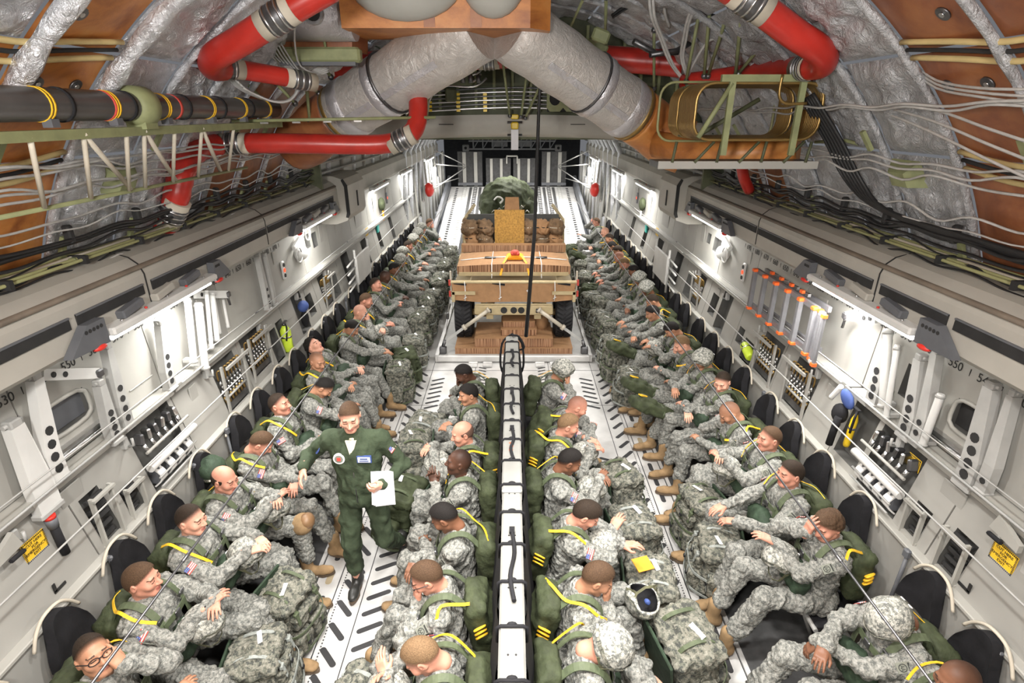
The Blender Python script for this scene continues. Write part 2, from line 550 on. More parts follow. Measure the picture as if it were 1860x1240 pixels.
FOIL = metal_foil('silver_blanket', (0.82, 0.84, 0.88), 0.30, 0.75, 1.0)
FOIL2 = metal_foil('dim_silver_blanket', (0.58, 0.59, 0.61), 0.42, 0.5, 0.9)  # right-hand silver blankets with the shade put into the colour
DUCTM = metal_foil('duct_wrap', (0.60, 0.57, 0.54), 0.42, 0.35, 0.45)
TAPE = metal_foil('silver_tape', (0.66, 0.65, 0.68), 0.3, 0.6, 0.35)
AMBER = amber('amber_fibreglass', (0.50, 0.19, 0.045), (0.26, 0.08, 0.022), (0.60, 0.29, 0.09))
AMBER2 = amber('brown_and_dim_amber', (0.27, 0.095, 0.038), (0.14, 0.045, 0.022), (0.38, 0.16, 0.06))  # brown parts, and right-hand amber panels with their shade in the colour
BEADY = plain('cream_sealant', (0.56, 0.44, 0.20), 0.6)
RED = plain('red_silicone_hose', (0.42, 0.024, 0.016), 0.34, var=0.18, scale=5, bmp=0.05)
CUFF = plain('cream_cuff', (0.50, 0.455, 0.37), 0.6)
PIPE = plain('black_composite_pipe', (0.065, 0.062, 0.060), 0.3, var=0.3, scale=3)
BRASS = plain('brass_tubing', (0.34, 0.22, 0.075), 0.36, 0.75, var=0.2, scale=5)
CABW = plain('white_cable', (0.46, 0.455, 0.44), 0.6, var=0.12, scale=20)
CABK = plain('black_cable', (0.014, 0.014, 0.015), 0.5)
CABG = plain('olive_tubing', (0.28, 0.28, 0.13), 0.5)
SIGN_Y = plain('sign_yellow', (0.82, 0.52, 0.03), 0.5, var=0.05)
INK = plain('black_ink', (0.015, 0.015, 0.015), 0.6)
KRAFT = plain('kraft_board', (0.36, 0.20, 0.095), 0.85, var=0.12, scale=10, bmp=0.1)
TANP = plain('desert_tan_paint', (0.46, 0.37, 0.21), 0.6, var=0.12, scale=7)
RUBBER = plain('tyre_rubber', (0.018, 0.018, 0.020), 0.75, var=0.3)
RED_P = plain('red_plastic', (0.60, 0.03, 0.02), 0.4)
ORANGE = plain('orange_nylon', (0.85, 0.36, 0.01), 0.6, var=0.1)
ORANGE_P = plain('orange_plastic', (0.75, 0.12, 0.02), 0.4)
YEL_P = plain('yellow_paint', (0.80, 0.55, 0.02), 0.4)
LIME = plain('lime_paint', (0.55, 0.72, 0.05), 0.4)
TEAL = plain('teal_plastic', (0.02, 0.32, 0.28), 0.5)
TUBE_ON = plain('lit_tube', (1, 1, 1), 0.4, emit=((1, 0.98, 0.94), 14.0))
RED_ON = plain('red_lamp', (0.8, 0.05, 0.02), 0.4, emit=((1, 0.08, 0.02), 1.2))


def honeycomb(name):
    m, nt, bs = nodes_of(name)
    bs.inputs['Roughness'].default_value = 0.9
    c = coords(nt)
    w = nt.nodes.new('ShaderNodeTexNoise'); w.inputs['Scale'].default_value = 1.0; w.inputs['Detail'].default_value = 2
    mp = nt.nodes.new('ShaderNodeMapping'); mp.inputs['Scale'].default_value = (70, 70, 1.5)
    nt.links.new(c, mp.inputs[0]); nt.links.new(mp.outputs[0], w.inputs['Vector'])
    nt.links.new(ramp(nt, w.outputs['Fac'], [(0.38, (0.13, 0.06, 0.03)), (0.5, (0.32, 0.165, 0.085)), (0.65, (0.48, 0.29, 0.17))]), bs.inputs['Base Color'])
    bump(nt, bs, w.outputs['Fac'], 0.6, 0.01)
    MATS[name] = m
    return m


HONEY = honeycomb('honeycomb_edge')

# ------------------------------------------------------------------ people: heads, hands, clothes, gear
def u3(v):
    v = np.array(v, float); return v / (np.linalg.norm(v) + 1e-9)


def skull(grow=0.0):
    return [ell((0, -0.012, 0.034), (0.074 + grow, 0.095 + grow, 0.086 + grow)), ell((0, -0.035, 0.0), (0.068 + grow, 0.072 + grow, 0.075 + grow))]


_heads = {}


def head_arrays(vox, variant=0):
    key = (vox, variant)
    if key in _heads: return _heads[key]
    g = np.random.RandomState(variant + 3)
    w = 1 + g.uniform(-0.05, 0.05); nl = g.uniform(-0.003, 0.004); jw = g.uniform(-0.004, 0.005)
    P = skull() + [
        ell((0, 0.022, -0.03), (0.060 * w, 0.066, 0.084)), ell((0, 0.056, -0.094), (0.031 + jw, 0.028, 0.024)),
        cap((-0.050 * w, 0.0, -0.058), (-0.020, 0.055, -0.096), 0.019), cap((0.050 * w, 0.0, -0.058), (0.020, 0.055, -0.096), 0.019),
        cap((-0.036, 0.079, 0.027), (0.036, 0.079, 0.027), 0.012, k=0.015),
        ell((-0.043 * w, 0.060, -0.018), (0.026, 0.024, 0.024)), ell((0.043 * w, 0.060, -0.018), (0.026, 0.024, 0.024)),
        cap((0, 0.084, 0.016), (0, 0.107 + nl, -0.028), 0.0075, 0.0125, k=0.012),
        ell((-0.012, 0.096, -0.032), (0.0095, 0.011, 0.008), k=0.008), ell((0.012, 0.096, -0.032), (0.0095, 0.011, 0.008), k=0.008),
        ell((-0.031, 0.094, 0.007), (0.018, 0.015, 0.012), k=0.010, op=-1), ell((0.031, 0.094, 0.007), (0.018, 0.015, 0.012), k=0.010, op=-1),
        ell((-0.031, 0.076, 0.006), (0.0155, 0.0135, 0.0125), k=0.004), ell((0.031, 0.076, 0.006), (0.0155, 0.0135, 0.0125), k=0.004),
        ell((0, 0.081, -0.060), (0.023, 0.012, 0.0062), k=0.006), ell((0, 0.080, -0.071), (0.020, 0.012, 0.0068), k=0.006),
        cap((0, -0.022, -0.05), (0, -0.034, -0.125), 0.056, 0.056, k=0.03)]
    for s in (-1, 1):
        P += [ell((s * 0.078, -0.014, 0.002), (0.011, 0.020, 0.033), rot=Euler((R(-12), 0, R(s * -18))).to_matrix(), k=0.008),
              ell((s * 0.087, -0.008, 0.003), (0.008, 0.010, 0.017), k=0.006, op=-1)]
    V, Q = sdf(P, vox)
    c = V[Q].mean(1); mi = np.zeros(len(Q), int)
    ax = np.abs(c[:, 0])
    mi[(np.abs(c[:, 2] + 0.0655) < 0.0115) & (ax < 0.023) & (c[:, 1] > 0.072)] = 1
    mi[(np.abs(c[:, 2] - 0.0030) < 0.0034) & (np.abs(ax - 0.031) < 0.0145) & (c[:, 1] > 0.06)] = 2
    mi[(np.abs(c[:, 2] - 0.029 + (ax - 0.03) * 0.10) < 0.0036) & (np.abs(ax - 0.034) < 0.017) & (c[:, 1] > 0.06)] = 3
    _heads[key] = (V, Q, mi)
    return _heads[key]


_hair = {}


def hair_mesh(style, color, vox):
    """cap of hair cut along a hairline; style: crop, fade, bald_sides, curly"""
    key = (style, color, vox)
    if key in _hair: return _hair[key]
    if style == 'bald_sides':
        P = skull(0.004); clip = lambda X, Y, Z: np.maximum((-0.035 + 0.35 * Y + 0.02 - Z) * 0.9, np.maximum(Z - 0.052 + 0.2 * (Y + 0.06), Y - 0.03))
    elif style == 'shaved':
        P = skull(0.0025); clip = lambda X, Y, Z: (0.026 + 0.78 * Y - Z) * 0.79
    elif style == 'fade':
        P = skull(0.0025) + [ell((0, 0.0, 0.050), (0.068, 0.092, 0.081), k=0.015)]; clip = lambda X, Y, Z: (0.008 + 0.80 * Y - Z) * 0.78
    elif style == 'curly':
        P = skull(0.012) + [ell((0, 0.02, 0.06), (0.07, 0.085, 0.075), k=0.015)]; clip = lambda X, Y, Z: (0.010 + 0.72 * Y - Z) * 0.8
    else:
        P = skull(0.004) + [ell((0, 0.010, 0.050), (0.071, 0.090, 0.080), k=0.015)]; clip = lambda X, Y, Z: (0.012 + 0.78 * Y - Z) * 0.78
    V, Q = sdf(P, vox, clip)
    if style == 'curly': V = wrinkle(V, Q, 0.0035, 5, 3.0)
    me = mesh_arrays('hair', V, Q, [HAIRS[color, {'fade': 'fade', 'shaved': 'shaved', 'bald_sides': 'plain'}.get(style, 'crop')]])
    _hair[key] = me
    return me


_hands = {}


def hand_arrays(kind, vox):
    key = (kind, vox)
    if key in _hands: return _hands[key]
    P = [rbox((0, 0.052, 0.002), (0.038, 0.050, 0.014), 0.013, k=0.012), cap((0, -0.03, 0), (0, 0.03, 0.001), 0.027, 0.025, k=0.02),
         cap((-0.022, 0.02, -0.006), (-0.038, 0.05, -0.012), 0.016, 0.014, k=0.012)]
    curl = {'relaxed': (14, 24, 16), 'curl': (38, 55, 35), 'fist': (72, 88, 55), 'flat': (5, 9, 6)}[kind]
    for i, (x, ln, sp) in enumerate(((-0.028, 0.072, -7), (-0.0095, 0.082, -2), (0.0095, 0.076, 3), (0.027, 0.060, 9))):
        p = np.array((x, 0.095 - abs(x) * 0.25 + (0.004 if i == 1 else 0), 0.002)); ang = 0.0; r = 0.0093 if i < 3 else 0.0083
        a0 = p + np.array((0, -0.02, 0))
        P.append(cap(a0, p, r + 0.0015, r + 0.001, k=0.006))
        yaw = R(sp) * (1.0 if kind in ('flat', 'relaxed') else 0.4)
        for j, fr in enumerate((0.45, 0.31, 0.24)):
            ang += R(curl[j] + (i - 1.5) * 3)
            q = p + ln * fr * np.array((math.sin(yaw) * math.cos(ang), math.cos(yaw) * math.cos(ang), -math.sin(ang)))
            P.append(cap(p, q, r, r - 0.0009, k=0.004)); p = q; r -= 0.0009
    tc = {'relaxed': 0.2, 'flat': 0.0, 'curl': 0.6, 'fist': 1.0}[kind]
    t0 = np.array((-0.036, 0.045, -0.010)); t1 = t0 + np.array((-0.020 + 0.016 * tc, 0.028, -0.012 - 0.014 * tc)); t2 = t1 + np.array((-0.006 + 0.026 * tc, 0.026, -0.004 - 0.004 * tc))
    P += [cap(t0, t1, 0.0125, 0.0108, k=0.008), cap(t1, t2, 0.0105, 0.0085, k=0.004)]
    V, Q = sdf(P, vox)
    _hands[key] = (V, Q)
    return _hands[key]


def boot_mesh(mat, vox=0.015):
    P = [cap((0, -0.01, 0.09), (0, -0.015, 0.23), 0.052, 0.058, k=0.03), cap((0, -0.03, 0.055), (0, 0.11, 0.048), 0.046, 0.040, k=0.03),
         ell((0, 0.15, 0.045), (0.048, 0.075, 0.036)), ell((0, -0.045, 0.05), (0.04, 0.045, 0.048))]
    clip = lambda X, Y, Z: 0.014 - Z + 0 * X + 0 * Y
    V, Q = sdf(P, vox, clip)
    V = wrinkle(V, Q, 0.0012, 4, 1.6)
    return mesh_arrays('boot', V, Q, [mat])


def sole_mesh():
    b = MB()
    out = []
    for i in range(20):
        a = 2 * math.pi * i / 20
        y = math.sin(a); w = 0.050 if y > 0 else 0.042
        out.append((math.cos(a) * w * (1 - 0.25 * (abs(y) < 0.25)), 0.07 + y * 0.158, 0.0))
    b.prism(out, (0, 0, 0), (0, 0, 0.024))
    return b.mesh('sole', SOLE)


def helmet_parts(vox_n=26, seed=0):
    """cloth covered helmet, dome up, rim at the ears; head frame"""
    g = np.random.RandomState(seed)
    def edge(b):  # rim height by heading (0 = front)
        f = math.cos(b)
        return 0.050 if f > 0.75 else (0.050 - (0.75 - f) / 0.45 * 0.085 if f > 0.3 else (-0.035 + 0.012 * max(0, -f - 0.2)))
    ph = g.rand(6) * 6
    def pt(i, j, nu, nv, off):
        b = 2 * math.pi * i / nu
        rx, ry, rz = 0.118 + off, 0.140 + off, 0.128 + off
        ze = max(-0.98, min(0.9, (edge(b) - 0.035) / rz)); am = math.acos(ze)
        a = am * j / nv
        lump = 0.003 * math.sin(3 * b + ph[0] + 5 * a) + 0.002 * math.sin(7 * b + ph[1] - 9 * a) if off >= 0 else 0
        s = math.sin(a)
        return Vector(((rx + lump) * s * math.sin(b), -0.006 + (ry + lump) * s * math.cos(b), 0.035 + (rz + lump) * math.cos(a)))
    nu, nv = vox_n, 9
    sh = MB()
    vs = [pt(i, j, nu, nv, 0.0) for j in range(nv + 1) for i in range(nu)] + [pt(i, j, nu, nv, -0.014) for j in range(nv, -1, -1) for i in range(nu)]
    fs = [(j * nu + i, (j + 1) * nu + i, (j + 1) * nu + (i + 1) % nu, j * nu + (i + 1) % nu) for j in range(2 * nv + 1) for i in range(nu)]
    sh.add(vs, fs, 0, True)
    mi = [0] * (nu * (nv + 1)) + [1] * (nu * nv)
    sh.m = mi[:len(fs)]
    band = MB()
    path = []
    for i in range(nu):
        p = pt(i, nv - 1.6, nu, nv, 0.003); path.append(p)
    path.append(path[0])
    band.ribbon(path, 0.022, 0.004, lambda p, t: (p.x, p.y, 0.0))
    tabs = MB()
    for s in (-0.28, 0.28):
        p = pt((0.5 + s * 0.13) * nu, nv - 1.6, nu, nv, 0.007)
        tabs.box(p, (0.028, 0.006, 0.012))
    strap = MB()
    for s in (-1, 1):
        strap.ribbon([(s * 0.104, 0.035, 0.0), (s * 0.088, 0.035, -0.05), (s * 0.05, 0.07, -0.112), (0, 0.088, -0.122)], 0.018, 0.003, (s, 0.4, 0))
        strap.ribbon([(s * 0.100, -0.07, -0.02), (s * 0.092, 0.0, -0.045), (s * 0.088, 0.035, -0.05)], 0.018, 0.003, (s, 0, 0))
    return sh.mesh('helmet_shell', [HELMC, BLACK]), band.mesh('band', ACU_R), tabs.mesh('tab', WHITE), strap.mesh('chin_strap', OD_L)


HELM = helmet_parts()
BOOT_ME = boot_mesh(BOOT); SOLE_ME = sole_mesh(); BBOOT_ME = boot_mesh(BBOOT)


def helmet_children(parent, matrix=None, worn=True):
    out = []
    sh = link('helmet' if worn else 'shell', HELM[0], parent)
    if matrix is not None: sh.matrix_local = matrix
    p2 = sh if worn else parent
    for nm, me in (('band', HELM[1]), ('tab', HELM[2]), ('chin_strap', HELM[3])):
        c = link(nm, me, p2)
        if not worn and matrix is not None: c.matrix_local = matrix
    return sh


# gear prototypes in the torso frame: origin between the hips, z up the spine, y forward
def gear_meshes():
    G = {}
    P = [rbox((0, -0.215, 0.25), (0.160, 0.080, 0.21), 0.045), rbox((0, -0.285, 0.23), (0.11, 0.035, 0.13), 0.03, k=0.02), rbox((0, -0.20, 0.44), (0.12, 0.05, 0.05), 0.03, k=0.02)]
    V, Q = sdf(P, 0.023); V = wrinkle(V, Q, 0.008, 2)
    G['pack'] = mesh_arrays('parachute_pack', V, Q, [OD])
    P = [ell((0, 0.205, 0.18), (0.185, 0.080, 0.115)), rbox((0, 0.215, 0.17), (0.16, 0.065, 0.085), 0.05)]
    V, Q = sdf(P, 0.020); V = wrinkle(V, Q, 0.006, 3)
    G['reserve'] = mesh_arrays('reserve_pack', V, Q, [OD_D])
    h = MB()
    for s in (-1, 1):
        h.ribbon(smooth_path([(s * 0.095, -0.16, 0.44), (s * 0.100, -0.085, 0.545), (s * 0.106, 0.0, 0.565), (s * 0.112, 0.085, 0.525), (s * 0.118, 0.145, 0.43), (s * 0.122, 0.165, 0.32), (s * 0.13, 0.16, 0.16)], 3),
                 0.046, 0.008, lambda p, t: (p.x * 0.5, p.y, p.z - 0.36))
    h.ribbon([(-0.12, 0.168, 0.37), (0, 0.182, 0.37), (0.12, 0.168, 0.37)], 0.042, 0.007, (0, 1, 0))
    G['harness'] = h.mesh('harness', WEB_G)
    b = MB()
    b.box((0, 0, 0), (0.055, 0.014, 0.05), bev=0.006)
    G['buckle'] = b.mesh('buckle', DSTEEL)
    for v in range(3):
        s = (1, -1, 1)[v]
        y = MB()
        pth = [[(0.02, -0.26, 0.52), (0.09, -0.17, 0.585), (0.155, -0.05, 0.575), (0.185, 0.06, 0.53), (0.165, 0.15, 0.44), (0.13, 0.185, 0.36)],
               [(0.05, -0.27, 0.50), (0.12, -0.16, 0.57), (0.18, -0.03, 0.565), (0.225, 0.02, 0.49), (0.20, 0.10, 0.43), (0.14, 0.18, 0.40)],
               [(-0.1, -0.24, 0.56), (0.0, -0.20, 0.60), (0.10, -0.12, 0.60), (0.17, -0.02, 0.575), (0.19, 0.08, 0.52), (0.15, 0.16, 0.45)]][v]
        y.ribbon(smooth_path([(s * p[0], p[1], p[2] - (0.08 if p[1] < -0.1 else 0.0)) for p in pth], 4), 0.020, 0.005, lambda p, t: (p.x * 0.6, p.y, p.z - 0.36))
        for k in range(3):
            zz = 0.34 - 0.035 * k
            y.tube(smooth_path([(s * 0.17, -0.27, zz), (s * 0.20, -0.24, zz + 0.015), (s * 0.205, -0.20, zz), (s * 0.175, -0.21, zz - 0.02)], 3, True), 0.008, 5, closed=True)
        G['line%d' % v] = y.mesh('static_line', WEB_Y)
    return G


GEAR = gear_meshes()


def ik(S, W, l1, l2, hint):
    S = np.array(S, float); W = np.array(W, float)
    d = W - S; L = np.linalg.norm(d); Lm = (l1 + l2) * 0.985
    if L > Lm: W = S + d / L * Lm; L = Lm
    L = max(L, 0.12)
    u = u3(W - S); a = (l1 * l1 - l2 * l2 + L * L) / (2 * L)
    h = math.sqrt(max(l1 * l1 - a * a, 0))
    n = np.array(hint, float); n = n - u * (n @ u); n = u3(n)
    return S + u * a + n * h, W


def frame(y, z):
    y = u3(y); x = u3(np.cross(y, z)); z = np.cross(x, y)
    return np.stack([x, y, z], 1)


SLEEVE_PATCH = None


def patch_meshes():
    a = MB()
    a.box((0, 0, 0), (0.062, 0.078, 0.004), bev=0.002)
    ring = [(0.021 * math.cos(t * math.pi / 8), 0.021 * math.sin(t * math.pi / 8) - 0.006, 0.003) for t in range(16)]
    a.tube(ring, 0.0022, 4, 1, closed=True)
    for s in (-1, 1):   # the two letters A inside the ring
        a.tube([(s * 0.0075 - 0.006, -0.017, 0.003), (s * 0.0075, 0.006, 0.003), (s * 0.0075 + 0.006, -0.017, 0.003)], 0.0016, 4, 1)
        a.tube([(s * 0.0075 - 0.004, -0.010, 0.003), (s * 0.0075 + 0.004, -0.010, 0.003)], 0.0014, 4, 1)
    a.box((0, 0.029, 0.002), (0.05, 0.010, 0.003), m=1)
    f = MB()
    for i in range(7): f.box((0, -0.021 + i * 0.007, 0), (0.078, 0.007, 0.004), m=(0 if i % 2 == 0 else 1))
    f.box((-0.021, 0.0105, 0.0012), (0.034, 0.028, 0.004), m=2)
    for i in range(3):
        for j in range(2): f.box((-0.031 + i * 0.010, 0.004 + j * 0.012, 0.003), (0.003, 0.003, 0.002), m=1)
    return a.mesh('sleeve_patch', [PATCH, PATCH_D]), f.mesh('flag_patch', [RED_C, WHITE, BLUE_C])


PATCHES = patch_meshes()
BOOTS_KIT = dict(tan=BOOT_ME, black=BBOOT_ME)


def figure(loc, rotz, label, J, look, near=True, seed=0, category='person'):
    """one person from joint positions J (person frame: x right, y ahead, z up)"""
    sk, hairc, style = look['skin'], look.get('hair', 'dark'), look.get('style', 'fade')
    root = empty('person', loc, label, category, look.get('group'), rotz)
    hv = 0.0068 if near else 0.0125
    hd = 0.0056 if near else 0.0105
    # --- the body: head, neck, arms, trunk and legs
    hp, neck, chest, pel = [np.array(J[k], float) for k in ('head', 'neck', 'chest', 'pelvis')]
    M = np.array(Euler((R(-look.get('pitch', 10)), R(look.get('roll', 0)), R(look.get('yaw', 0))), 'ZXY').to_matrix()) if False else np.array(
        Matrix.Rotation(R(look.get('yaw', 0)), 3, 'Z') @ Matrix.Rotation(R(-look.get('pitch', 10)), 3, 'X') @ Matrix.Rotation(R(look.get('roll', 0)), 3, 'Y'))
    core = [cap(pel, chest, 0.085, 0.09), cap(chest, neck, 0.085, 0.055), cap(neck, hp + M @ np.array((0, -0.03, -0.07)), 0.055, 0.053)]
    for s in 'RL':
        core += [cap(chest, J['sh' + s], 0.06, 0.045), cap(J['sh' + s], J['el' + s], 0.042, 0.033), cap(J['el' + s], J['wr' + s], 0.033, 0.027),
                 cap(pel, J['hip' + s], 0.08, 0.075), cap(J['hip' + s], J['kn' + s], 0.070, 0.05), cap(J['kn' + s], J['an' + s], 0.05, 0.04)]
    V, Q = sdf(core, 0.02 if near else 0.026)
    Vs, Qs, Ms = [V], [Q], [np.zeros(len(Q), int)]; nv = len(V)
    hV, hQ, hM = head_arrays(hv, look.get('face', 0))
    Vs.append(hV @ M.T + hp); Qs.append(hQ + nv); Ms.append(hM); nv += len(hV)
    for s in 'RL':
        fV, fQ = hand_arrays(look.get('hand' + s, 'relaxed'), hd)
        fV = fV.copy()
        if s == 'L': fV[:, 0] *= -1; fQ = fQ[:, ::-1]
        fd, up = J['fd' + s], J['up' + s]
        Fm = frame(fd, up)
        Vs.append(fV @ Fm.T + np.array(J['wr' + s])); Qs.append(fQ + nv); Ms.append(np.zeros(len(fQ), int)); nv += len(fV)
    me = mesh_arrays('body', np.concatenate(Vs), np.concatenate(Qs), [SKINS[sk], LIPS[sk], LASH, BROWS[hairc if not look.get('helmet') else 'dark']], np.concatenate(Ms))
    link('body', me, root)
    Mh = Matrix.Translation(Vector(hp)) @ Matrix(M.tolist()).to_4x4()
    if style != 'none' and not look.get('helmet'):
        link('hair', hair_mesh(style, hairc, 0.0075 if near else 0.0125), root).matrix_local = Mh
    if look.get('helmet'):
        helmet_children(root, Mh)
        if style == 'helmet': pass
    if look.get('glasses'):
        gl = MB()
        for s in (-1, 1):
            gl.tube([(s * 0.033 + 0.026 * math.cos(t * math.pi / 6), 0.103 - 0.006 * math.cos(t * math.pi / 6) * s * 1.0, 0.004 + 0.017 * math.sin(t * math.pi / 6)) for t in range(12)], 0.0028, 5, closed=True)
            gl.tube([(s * 0.059, 0.096, 0.008), (s * 0.080, 0.03, 0.012), (s * 0.084, -0.012, 0.008)], 0.0028, 5)
        gl.tube([(-0.008, 0.107, 0.008), (0, 0.112, 0.010), (0.008, 0.107, 0.008)], 0.003, 5)
        gl.build('glasses', BLACK if look['glasses'] == 'black' else DSTEEL, root).matrix_local = Mh
    # --- clothes
    vx = 0.0120 if near else 0.0215
    cm = look.get('cloth', ACU)
    TM = np.array(J['T'], float)   # torso frame as columns
    def T(p): return pel + TM @ np.array(p, float)
    tl = J['tl']
    sc = look.get('girth', 1.0)
    jk = [ell(T((0, 0.02, tl * 0.70)), (0.185 * sc, 0.132 * sc, 0.20), TM), ell(T((0, 0.02, tl * 0.30)), (0.170 * sc, 0.128 * sc, 0.17), TM), ell(T((0, 0.02, tl * 0.5)), (0.172 * sc, 0.126 * sc, 0.17), TM), ell(T((0, 0.0, 0.02)), (0.180 * sc, 0.135 * sc, 0.10), TM),
          ell(neck - TM[:, 2] * 0.015, (0.105, 0.085, 0.055), TM), ell(neck + TM[:, 2] * 0.03 - TM[:, 1] * 0.004, (0.074, 0.072, 0.032), TM, k=0.012)]
    for s in 'RL':
        S, E, W = [np.array(J[k + s], float) for k in ('sh', 'el', 'wr')]
        jk += [ell(S - (S - chest) * 0.08, (0.078, 0.078, 0.078), k=0.05), cap(S, E, 0.071, 0.058, k=0.03), cap(E, W - (W - E) * 0.02, 0.057, 0.043, k=0.025), cap(W - (W - E) * 0.12, W + (W - E) * 0.02, 0.046, 0.043, k=0.008),
               cap(neck - TM[:, 2] * 0.02, S, 0.06, 0.055, k=0.04)]
    tr = [ell(T((0, 0.0, 0.0)), (0.178 * sc, 0.140, 0.115), TM)]
    for s in 'RL':
        H, K, A = [np.array(J[k + s], float) for k in ('hip', 'kn', 'an')]
        tr += [cap(H, K, 0.100, 0.078, k=0.03), cap(K, A + (K - A) * 0.30, 0.079, 0.068, k=0.025), ell(A + (K - A) * 0.36, (0.073, 0.073, 0.06), k=0.02), ell(H + (K - H) * 0.45 + np.array((0.06 if s == 'R' else -0.06, 0, 0)), (0.035, 0.085, 0.06), k=0.02)]
    clipn = None
    if cm is FLIGHT:
        V, Q = sdf(jk + tr, vx); V = wrinkle(V, Q, 0.0065, seed)
        link('flight_suit', mesh_arrays('flight_suit', V, Q, [cm]), root)
    else:
        V, Q = sdf(jk, vx); V = wrinkle(V, Q, 0.0098, seed)
        link('jacket', mesh_arrays('jacket', V, Q, [cm]), root)
        V, Q = sdf(tr, vx * 1.12); V = wrinkle(V, Q, 0.0112, seed + 50)
        link('trousers', mesh_arrays('trousers', V, Q, [cm]), root)
    for s in 'RL':
        A = np.array(J['an' + s], float); ft = u3(J.get('ft' + s, (0, 1, 0))); 
        Fm = frame(ft, J.get('fu' + s, (0, 0, 1)))
        bt = link('boot', BOOTS_KIT[look.get('boots', 'tan')], root)
        bt.matrix_local = Matrix.Translation(Vector(A - Fm[:, 2] * 0.10)) @ Matrix(Fm.tolist()).to_4x4()
        link('sole', SOLE_ME, bt)
        if look.get('cloth') is None and near:
            S, E = np.array(J['sh' + s], float), np.array(J['el' + s], float)
            ax = u3(E - S); side = TM[:, 0] * (1 if s == 'R' else -1) + np.array((0, 0, 0.75)) + TM[:, 1] * 0.25; side = u3(side - ax * (side @ ax))
            Fp = frame(-ax, side)
            pt = link('sleeve_patch' if s == 'L' else 'flag_patch', PATCHES[0 if s == 'L' else 1], root)
            pt.matrix_local = Matrix.Translation(Vector(S + (E - S) * 0.36 + side * 0.073)) @ Matrix(Fp.tolist()).to_4x4()
    if look.get('gear', True):
        Mt = Matrix.Translation(Vector(pel)) @ Matrix(TM.tolist()).to_4x4() @ Matrix.Diagonal((1, 1, tl / 0.5, 1))
        for nm, k in (('parachute_pack', 'pack'), ('harness', 'harness'), ('reserve_pack', 'reserve'), ('static_line', 'line%d' % (seed % 3))):
            if nm == 'reserve_pack' and look.get('no_reserve'): continue
            o = link(nm, GEAR[k], root); o.matrix_local = Mt
            if nm == 'harness':
                for p3 in ((-0.119, 0.158, 0.425), (0.119, 0.158, 0.425), (0, 0.188, 0.37)): link('buckle', GEAR['buckle'], o, p3, (R(-20) if p3[0] else 0, 0, 0))
    if look.get('watch'):
        s = look['watch']
        w = MB(); W = np.array(J['wr' + s]); d = u3(W - np.array(J['el' + s]))
        w.cyl(W - d * 0.012, W + d * 0.012, 0.034, n=14); w.build('watch', BLACK, root)
    return root


def seated(loc, rotz, label, look, pose, near=True, seed=0):
    g = np.random.RandomState(seed)
    j = lambda a: g.uniform(-a, a)
    p = dict(lean=4, R=(0.07, 0.30, 0.80), L=(-0.07, 0.31, 0.80), fdR=(-0.5, 0.8, -0.1), fdL=(0.5, 0.8, -0.1), upR=(0, 0.1, 1), upL=(0, 0.1, 1), hR=(0.8, -0.3, -0.8), hL=(-0.8, -0.3, -0.8),
             knR=(0.19, 0.46, 0.575), knL=(-0.19, 0.46, 0.575), anR=(0.17, 0.52, 0.10), anL=(-0.17, 0.52, 0.10), side=0.0, tl=0.5, twist=0)
    p.update(POSES[pose] if isinstance(pose, str) else pose)
    for k in ('knR', 'knL', 'anR', 'anL'):
        v = np.array(p[k], float); v[:2] += (j(0.02), j(0.03)); p[k] = v
    pel = np.array((0, 0, 0.545)); tl = p['tl']
    Tm = np.array(Matrix.Rotation(R(p['twist']), 3, 'Z') @ Matrix.Rotation(R(-p['lean']), 3, 'X') @ Matrix.Rotation(R(p['side']), 3, 'Y'))
    T = lambda q: pel + Tm @ np.array(q, float)
    neck = T((0, 0.0, tl * 1.0))
    hm = np.array(Matrix.Rotation(R(look.get('yaw', 0)), 3, 'Z') @ Matrix.Rotation(R(-look.get('pitch', 10)), 3, 'X') @ Matrix.Rotation(R(look.get('roll', 0)), 3, 'Y'))
    head = neck + Tm @ np.array((0, 0.012, 0.065)) + hm @ np.array((0, 0.028, 0.10))
    J = dict(pelvis=pel, chest=T((0, 0, tl * 0.72)), neck=neck, head=head, T=Tm, tl=tl)
    for s, q in (('R', 1), ('L', -1)):
        J['sh' + s] = T((q * 0.178, 0.01, tl * 0.905)); J['hip' + s] = pel + np.array((q * 0.095, 0.0, -0.005))
        W = p[s]
        if isinstance(W, str):   # a place on the head: chin, cheek, brow
            hq = {'chin': (0.02 * q, 0.135, -0.115), 'cheek': (0.065 * q, 0.115, -0.11), 'brow': (0.05 * q, 0.15, -0.02)}[W]
            W = head + hm @ np.array(hq); J['fd' + s] = hm @ np.array((-0.25 * q, -0.25, 1.0)); J['up' + s] = hm @ np.array((0.35 * q, 1.0, 0.1))
        else:
            W = np.array(W, float) + (j(0.015), j(0.015), 0)
            J['fd' + s] = p['fd' + s]; J['up' + s] = p['up' + s]
        E, W = ik(J['sh' + s], W, 0.285, 0.265, p['h' + s])
        J['el' + s] = E; J['wr' + s] = W
        J['kn' + s] = p['kn' + s]; J['an' + s] = p['an' + s]
        J['ft' + s] = (q * 0.15, 1, 0)
    return figure(loc, rotz, label, J, look, near, seed), J


